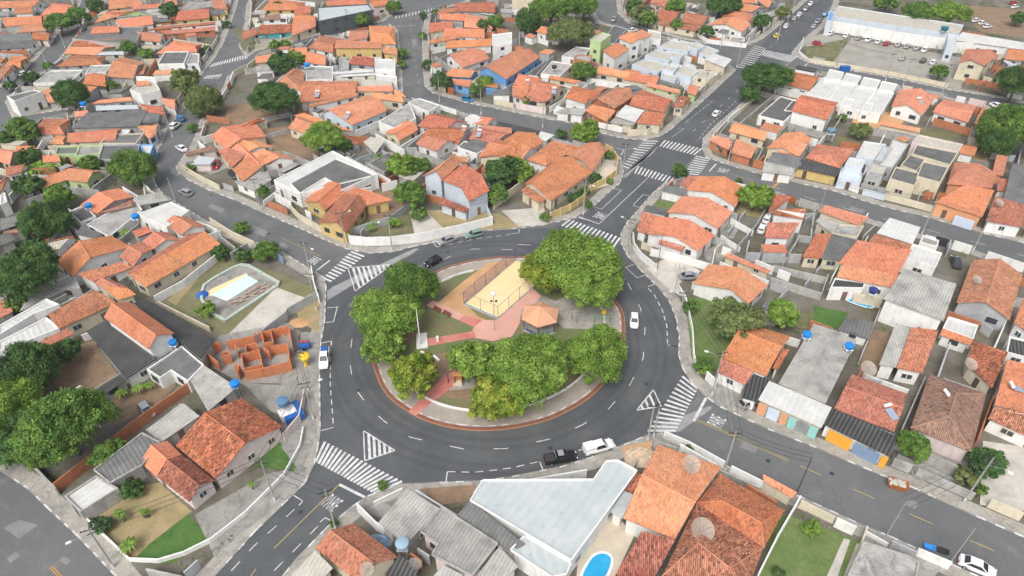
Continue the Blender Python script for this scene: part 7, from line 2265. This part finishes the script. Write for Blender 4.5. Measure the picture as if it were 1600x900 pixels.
# swimming pools
def pool(pts, lab, z=.16, rim=.35, h=.12):
    P = [Vector((q.x, q.y, 0)) for q in smooth_ring(gp(pts, z), 2)]; c = sum(P, Vector()) / len(P)
    root = empty('swimming_pool', (c.x, c.y, z)); tag(root, lab, 'swimming pool'); P = [p - c for p in P]; O = offset(P, -rim); mb = MB(); n = len(P)
    for i in range(n): mb.prism([O[i], O[(i + 1) % n], P[(i + 1) % n], P[i]], 0, h)
    mb.build('rim', WM['w'], root); mb = MB(); mb.prism(P, -.0, h - .05); mb.build('water', GM['water'], root)
pool('908,905 915,888 928,868 945,864 956,872 952,890 940,912', 'bright blue rounded swimming pool at the bottom edge', .16)
pool('1320,461 1328,458 1337,464 1336,469 1365,478 1362,483 1332,474 1321,468', 'small L-shaped blue pool on the back terrace, right-hand block', .3, .15)
patch('tile', '1292,455 1305,443 1380,462 1370,482', 'terrace_deck', .29)
# mound under the rim: clipped courtyard pieces
def dish(px, py, h, r, az, lab):
    h *= .9; p = G(px, py, h); root = empty('satellite_dish', (p.x, p.y, h)); tag(root, lab, 'satellite dish', 'mesh satellite dishes on the roofs')
    tilt = Matrix.Rotation(az, 3, 'Z') @ Matrix.Rotation(R(28), 3, 'X'); mb = MB(); V = []; F = []; n = 22; rings = [0.02, .25, .5, .75, 1]
    for k in rings:
        for i in range(n): t = 2 * math.pi * i / n; V.append(tilt @ Vector((r * k * math.cos(t), r * k * math.sin(t), r * .32 * k * k)))
    for j in range(4):
        for i in range(n): F.append((j * n + i, j * n + (i + 1) % n, (j + 1) * n + (i + 1) % n, (j + 1) * n + i))
    o = mesh('bowl', V, F, M_mesh, root); o.location = (0, 0, .5)
    mb = MB()
    for i in range(10): t = 2 * math.pi * i / 10; mb.tube(tilt @ Vector((0, 0, .02)) + Vector((0, 0, .5)), tilt @ Vector((r * math.cos(t), r * math.sin(t), r * .33)) + Vector((0, 0, .52)), .025, n=4)
    for i in range(3): t = 2 * math.pi * i / 3; mb.tube(tilt @ Vector((r * .9 * math.cos(t), r * .9 * math.sin(t), r * .3)) + Vector((0, 0, .5)), tilt @ Vector((0, 0, r * .85)) + Vector((0, 0, .5)), .02, n=4)
    mb.build('ribs', M_steel, root); mb = MB(); mb.tube((0, 0, -1.3), (0, 0, .5), .06); mb.build('post', M_steel, root)
for t in ((1078, 730, 5.4, 1.35, .3, 'round mesh dish on the big orange double-pitch roof'), (1095, 832, 5.6, 1.6, .3, 'largest round mesh dish on the sprawling weathered roof'),
          (1354, 580, 4.4, 1.35, .2, 'pale mesh dish between the long fibre roof and the brown tiles'), (1514, 573, 4.4, 1.1, .2, 'mesh dish on the dark red-brown tiles'),
          (1524, 441, 5.2, .95, .2, 'mesh dish on the broad red gable roof'), (1559, 320, 5.0, 1.0, .2, 'mesh dish on the red tiled house at the right edge'),
          (574, 893, 5.2, .9, .1, 'dish on the orange square tiled roof at the bottom'), (648, 886, 4.4, .9, 2.2, 'tilted dish above the narrow yard at the bottom')):
    dish(*t)
def heater(px, py, h, az, lab):
    h *= .9; p = G(px, py, h); root = empty('solar_heater', (p.x, p.y, h), az); tag(root, lab, 'solar heater', 'solar water heaters on the roofs')
    mb = MB(); mb.box((0, -1.0, -.25), (1.3, 2.0, .08)); o = mb.build('panel', M_solar, root); o.rotation_euler = (R(14), 0, 0); mb = MB(); mb.tube((-.6, .35, .25), (.6, .35, .25), .28, n=12); mb.build('cylinder', WM['w'], root)
for t in ((1389, 637, 5.3, .3, 'solar heater on the brown tiled house'), (1482, 615, 5.9, 1.6, 'solar heater on the faded villa'), (1584, 603, 5.3, 1.4, 'solar heater on the orange house at the right edge'),
          (496, 144, 5, 0, 'white solar heater on the wide red-brown roof'), (544, 178, 5.6, -.4, 'solar heater on the light-blue gabled house'), (725, 200, 5, -.2, 'solar heater on the reddish multi-roofed house'),
          (749, 205, 5, -.2, 'solar heater on the orange row house by the bend'), (824, 127, 4.8, -.2, 'solar heater on the reddish double house'), (866, 139, 5, -.2, 'solar heater on the cream-gabled brown roof'),
          (1437, 155, 5.2, .1, 'white solar heater on the white gabled house in the upper right row')): heater(*t)
# skips and bins
def skip(px, py, ang, m, lab, load=None, s=1):
    p = G(px, py); root = empty('skip_container', (p.x, p.y, .02), ang); tag(root, lab, 'container')
    V = []; 
    for z, x, y in ((0, .9, .6), (1.1, 1.5, .8)):
        V += [(-x * s, -y * s, z * s), (x * s, -y * s, z * s), (x * s, y * s, z * s), (-x * s, y * s, z * s)]
    for z, x, y in ((1.1, 1.42, .72), (.9 if load else .25, 1.3, .66)):
        V += [(-x * s, -y * s, z * s), (x * s, -y * s, z * s), (x * s, y * s, z * s), (-x * s, y * s, z * s)]
    F = [(3, 2, 1, 0)]
    for k in range(3): F += [(k * 4 + i, k * 4 + (i + 1) % 4, k * 4 + 4 + (i + 1) % 4, k * 4 + 4 + i) for i in range(4)]
    F.append((12, 13, 14, 15)); mesh('body', V, F, m, root)
    if load:
        mb = MB(); r = random.Random(3)
        for i in range(30): mb.box((r.uniform(-1.1, 1.1) * s, r.uniform(-.5, .5) * s, r.uniform(.9, 1.15) * s), (r.uniform(.3, .8), r.uniform(.2, .5), .14), r.uniform(0, 3))
        mb.build('rubble_load', load, root)
skip(1400, 761, R(-22), M_rust, 'orange skip heaped with pale rubble at the kerb', GM['pale'], .95)
skip(1451, 857, R(-24), mat('sky_blue_paint', (.05, .30, .72), rough=.4), 'bright blue container at the kerb left of the dark one', None, .46)
skip(1472, 863, R(-24), M_dark, 'dark open container between the blue one and the white sedan', None, .46)
p = G(1319, 111); mb = MB(); mb.box((p.x, p.y, .8), (3, 1.6, 1.5)); mb.box((p.x, p.y, 1.62), (3.1, 1.7, .1)); tag(mb.build('blue_bin', mat('bin_blue', (.02, .12, .40), rough=.5)), 'blue bin box on the pavement by the car park wall', 'bin')
# person on the pavement by the green wagon
def person(px, py, lab, shirt, z=.15, face=0):
    p = G(px, py); me = bpy.data.meshes.new('person')
    J = [((0, 0, .95), .14), ((0, 0, 1.15), .15), ((0, 0, 1.4), .17), ((0, 0, 1.52), .07), ((0, 0, 1.62), .09), ((0, 0, 1.72), .08),
         ((.1, 0, .9), .1), ((.11, .04, .5), .065), ((.12, -.02, .08), .045), ((.12, .12, .04), .04), ((-.1, 0, .9), .1), ((-.11, -.04, .5), .065), ((-.12, -.1, .08), .045), ((-.12, .04, .04), .04),
         ((.2, 0, 1.42), .06), ((.27, .02, 1.15), .045), ((.25, .12, .92), .035), ((-.2, 0, 1.42), .06), ((-.27, .02, 1.15), .045), ((-.26, .1, .9), .035)]
    E = [(0, 1), (1, 2), (2, 3), (3, 4), (4, 5), (0, 6), (6, 7), (7, 8), (8, 9), (0, 10), (10, 11), (11, 12), (12, 13), (2, 14), (14, 15), (15, 16), (2, 17), (17, 18), (18, 19)]
    me.from_pydata([j[0] for j in J], E, []); o = bpy.data.objects.new('person', me); COL.objects.link(o)
    sm = o.modifiers.new('s', 'SKIN'); sv = me.skin_vertices[0].data if me.skin_vertices else None
    if sv is None:
        bm = bmesh.new(); bm.from_mesh(me); bm.verts.layers.skin.verify(); bm.to_mesh(me); bm.free(); sv = me.skin_vertices[0].data
    for i, j in enumerate(J): sv[i].radius = (j[1], j[1]); sv[i].use_root = (i == 0)
    o.modifiers.new('sub', 'SUBSURF').levels = 1; o.modifiers['sub'].render_levels = 1
    me.materials.append(shirt); o.location = (p.x, p.y, z); o.rotation_euler = (0, 0, face); tag(o, lab, 'person')
person(752, 355, 'person in dark clothes standing on the pavement behind the green wagon', M_dark)
# ---------------------------------------------------------------- the air
mb = MB(); mb.box((0, 850, 50), (1700, 2100, 104)); o = mesh('haze', mb.V, mb.F, [])
hm = bpy.data.materials.new('haze_air'); hm.use_nodes = True; nt = hm.node_tree; nt.nodes.remove(nt.nodes['Principled BSDF'])
pv = nt.nodes.new('ShaderNodeVolumePrincipled'); pv.inputs['Color'].default_value = (.86, .90, .95, 1); pv.inputs['Density'].default_value = .00018; pv.inputs['Anisotropy'].default_value = .3
nt.links.new(pv.outputs[0], nt.nodes['Material Output'].inputs['Volume']); o.data.materials.append(hm); o['kind'] = 'stuff'
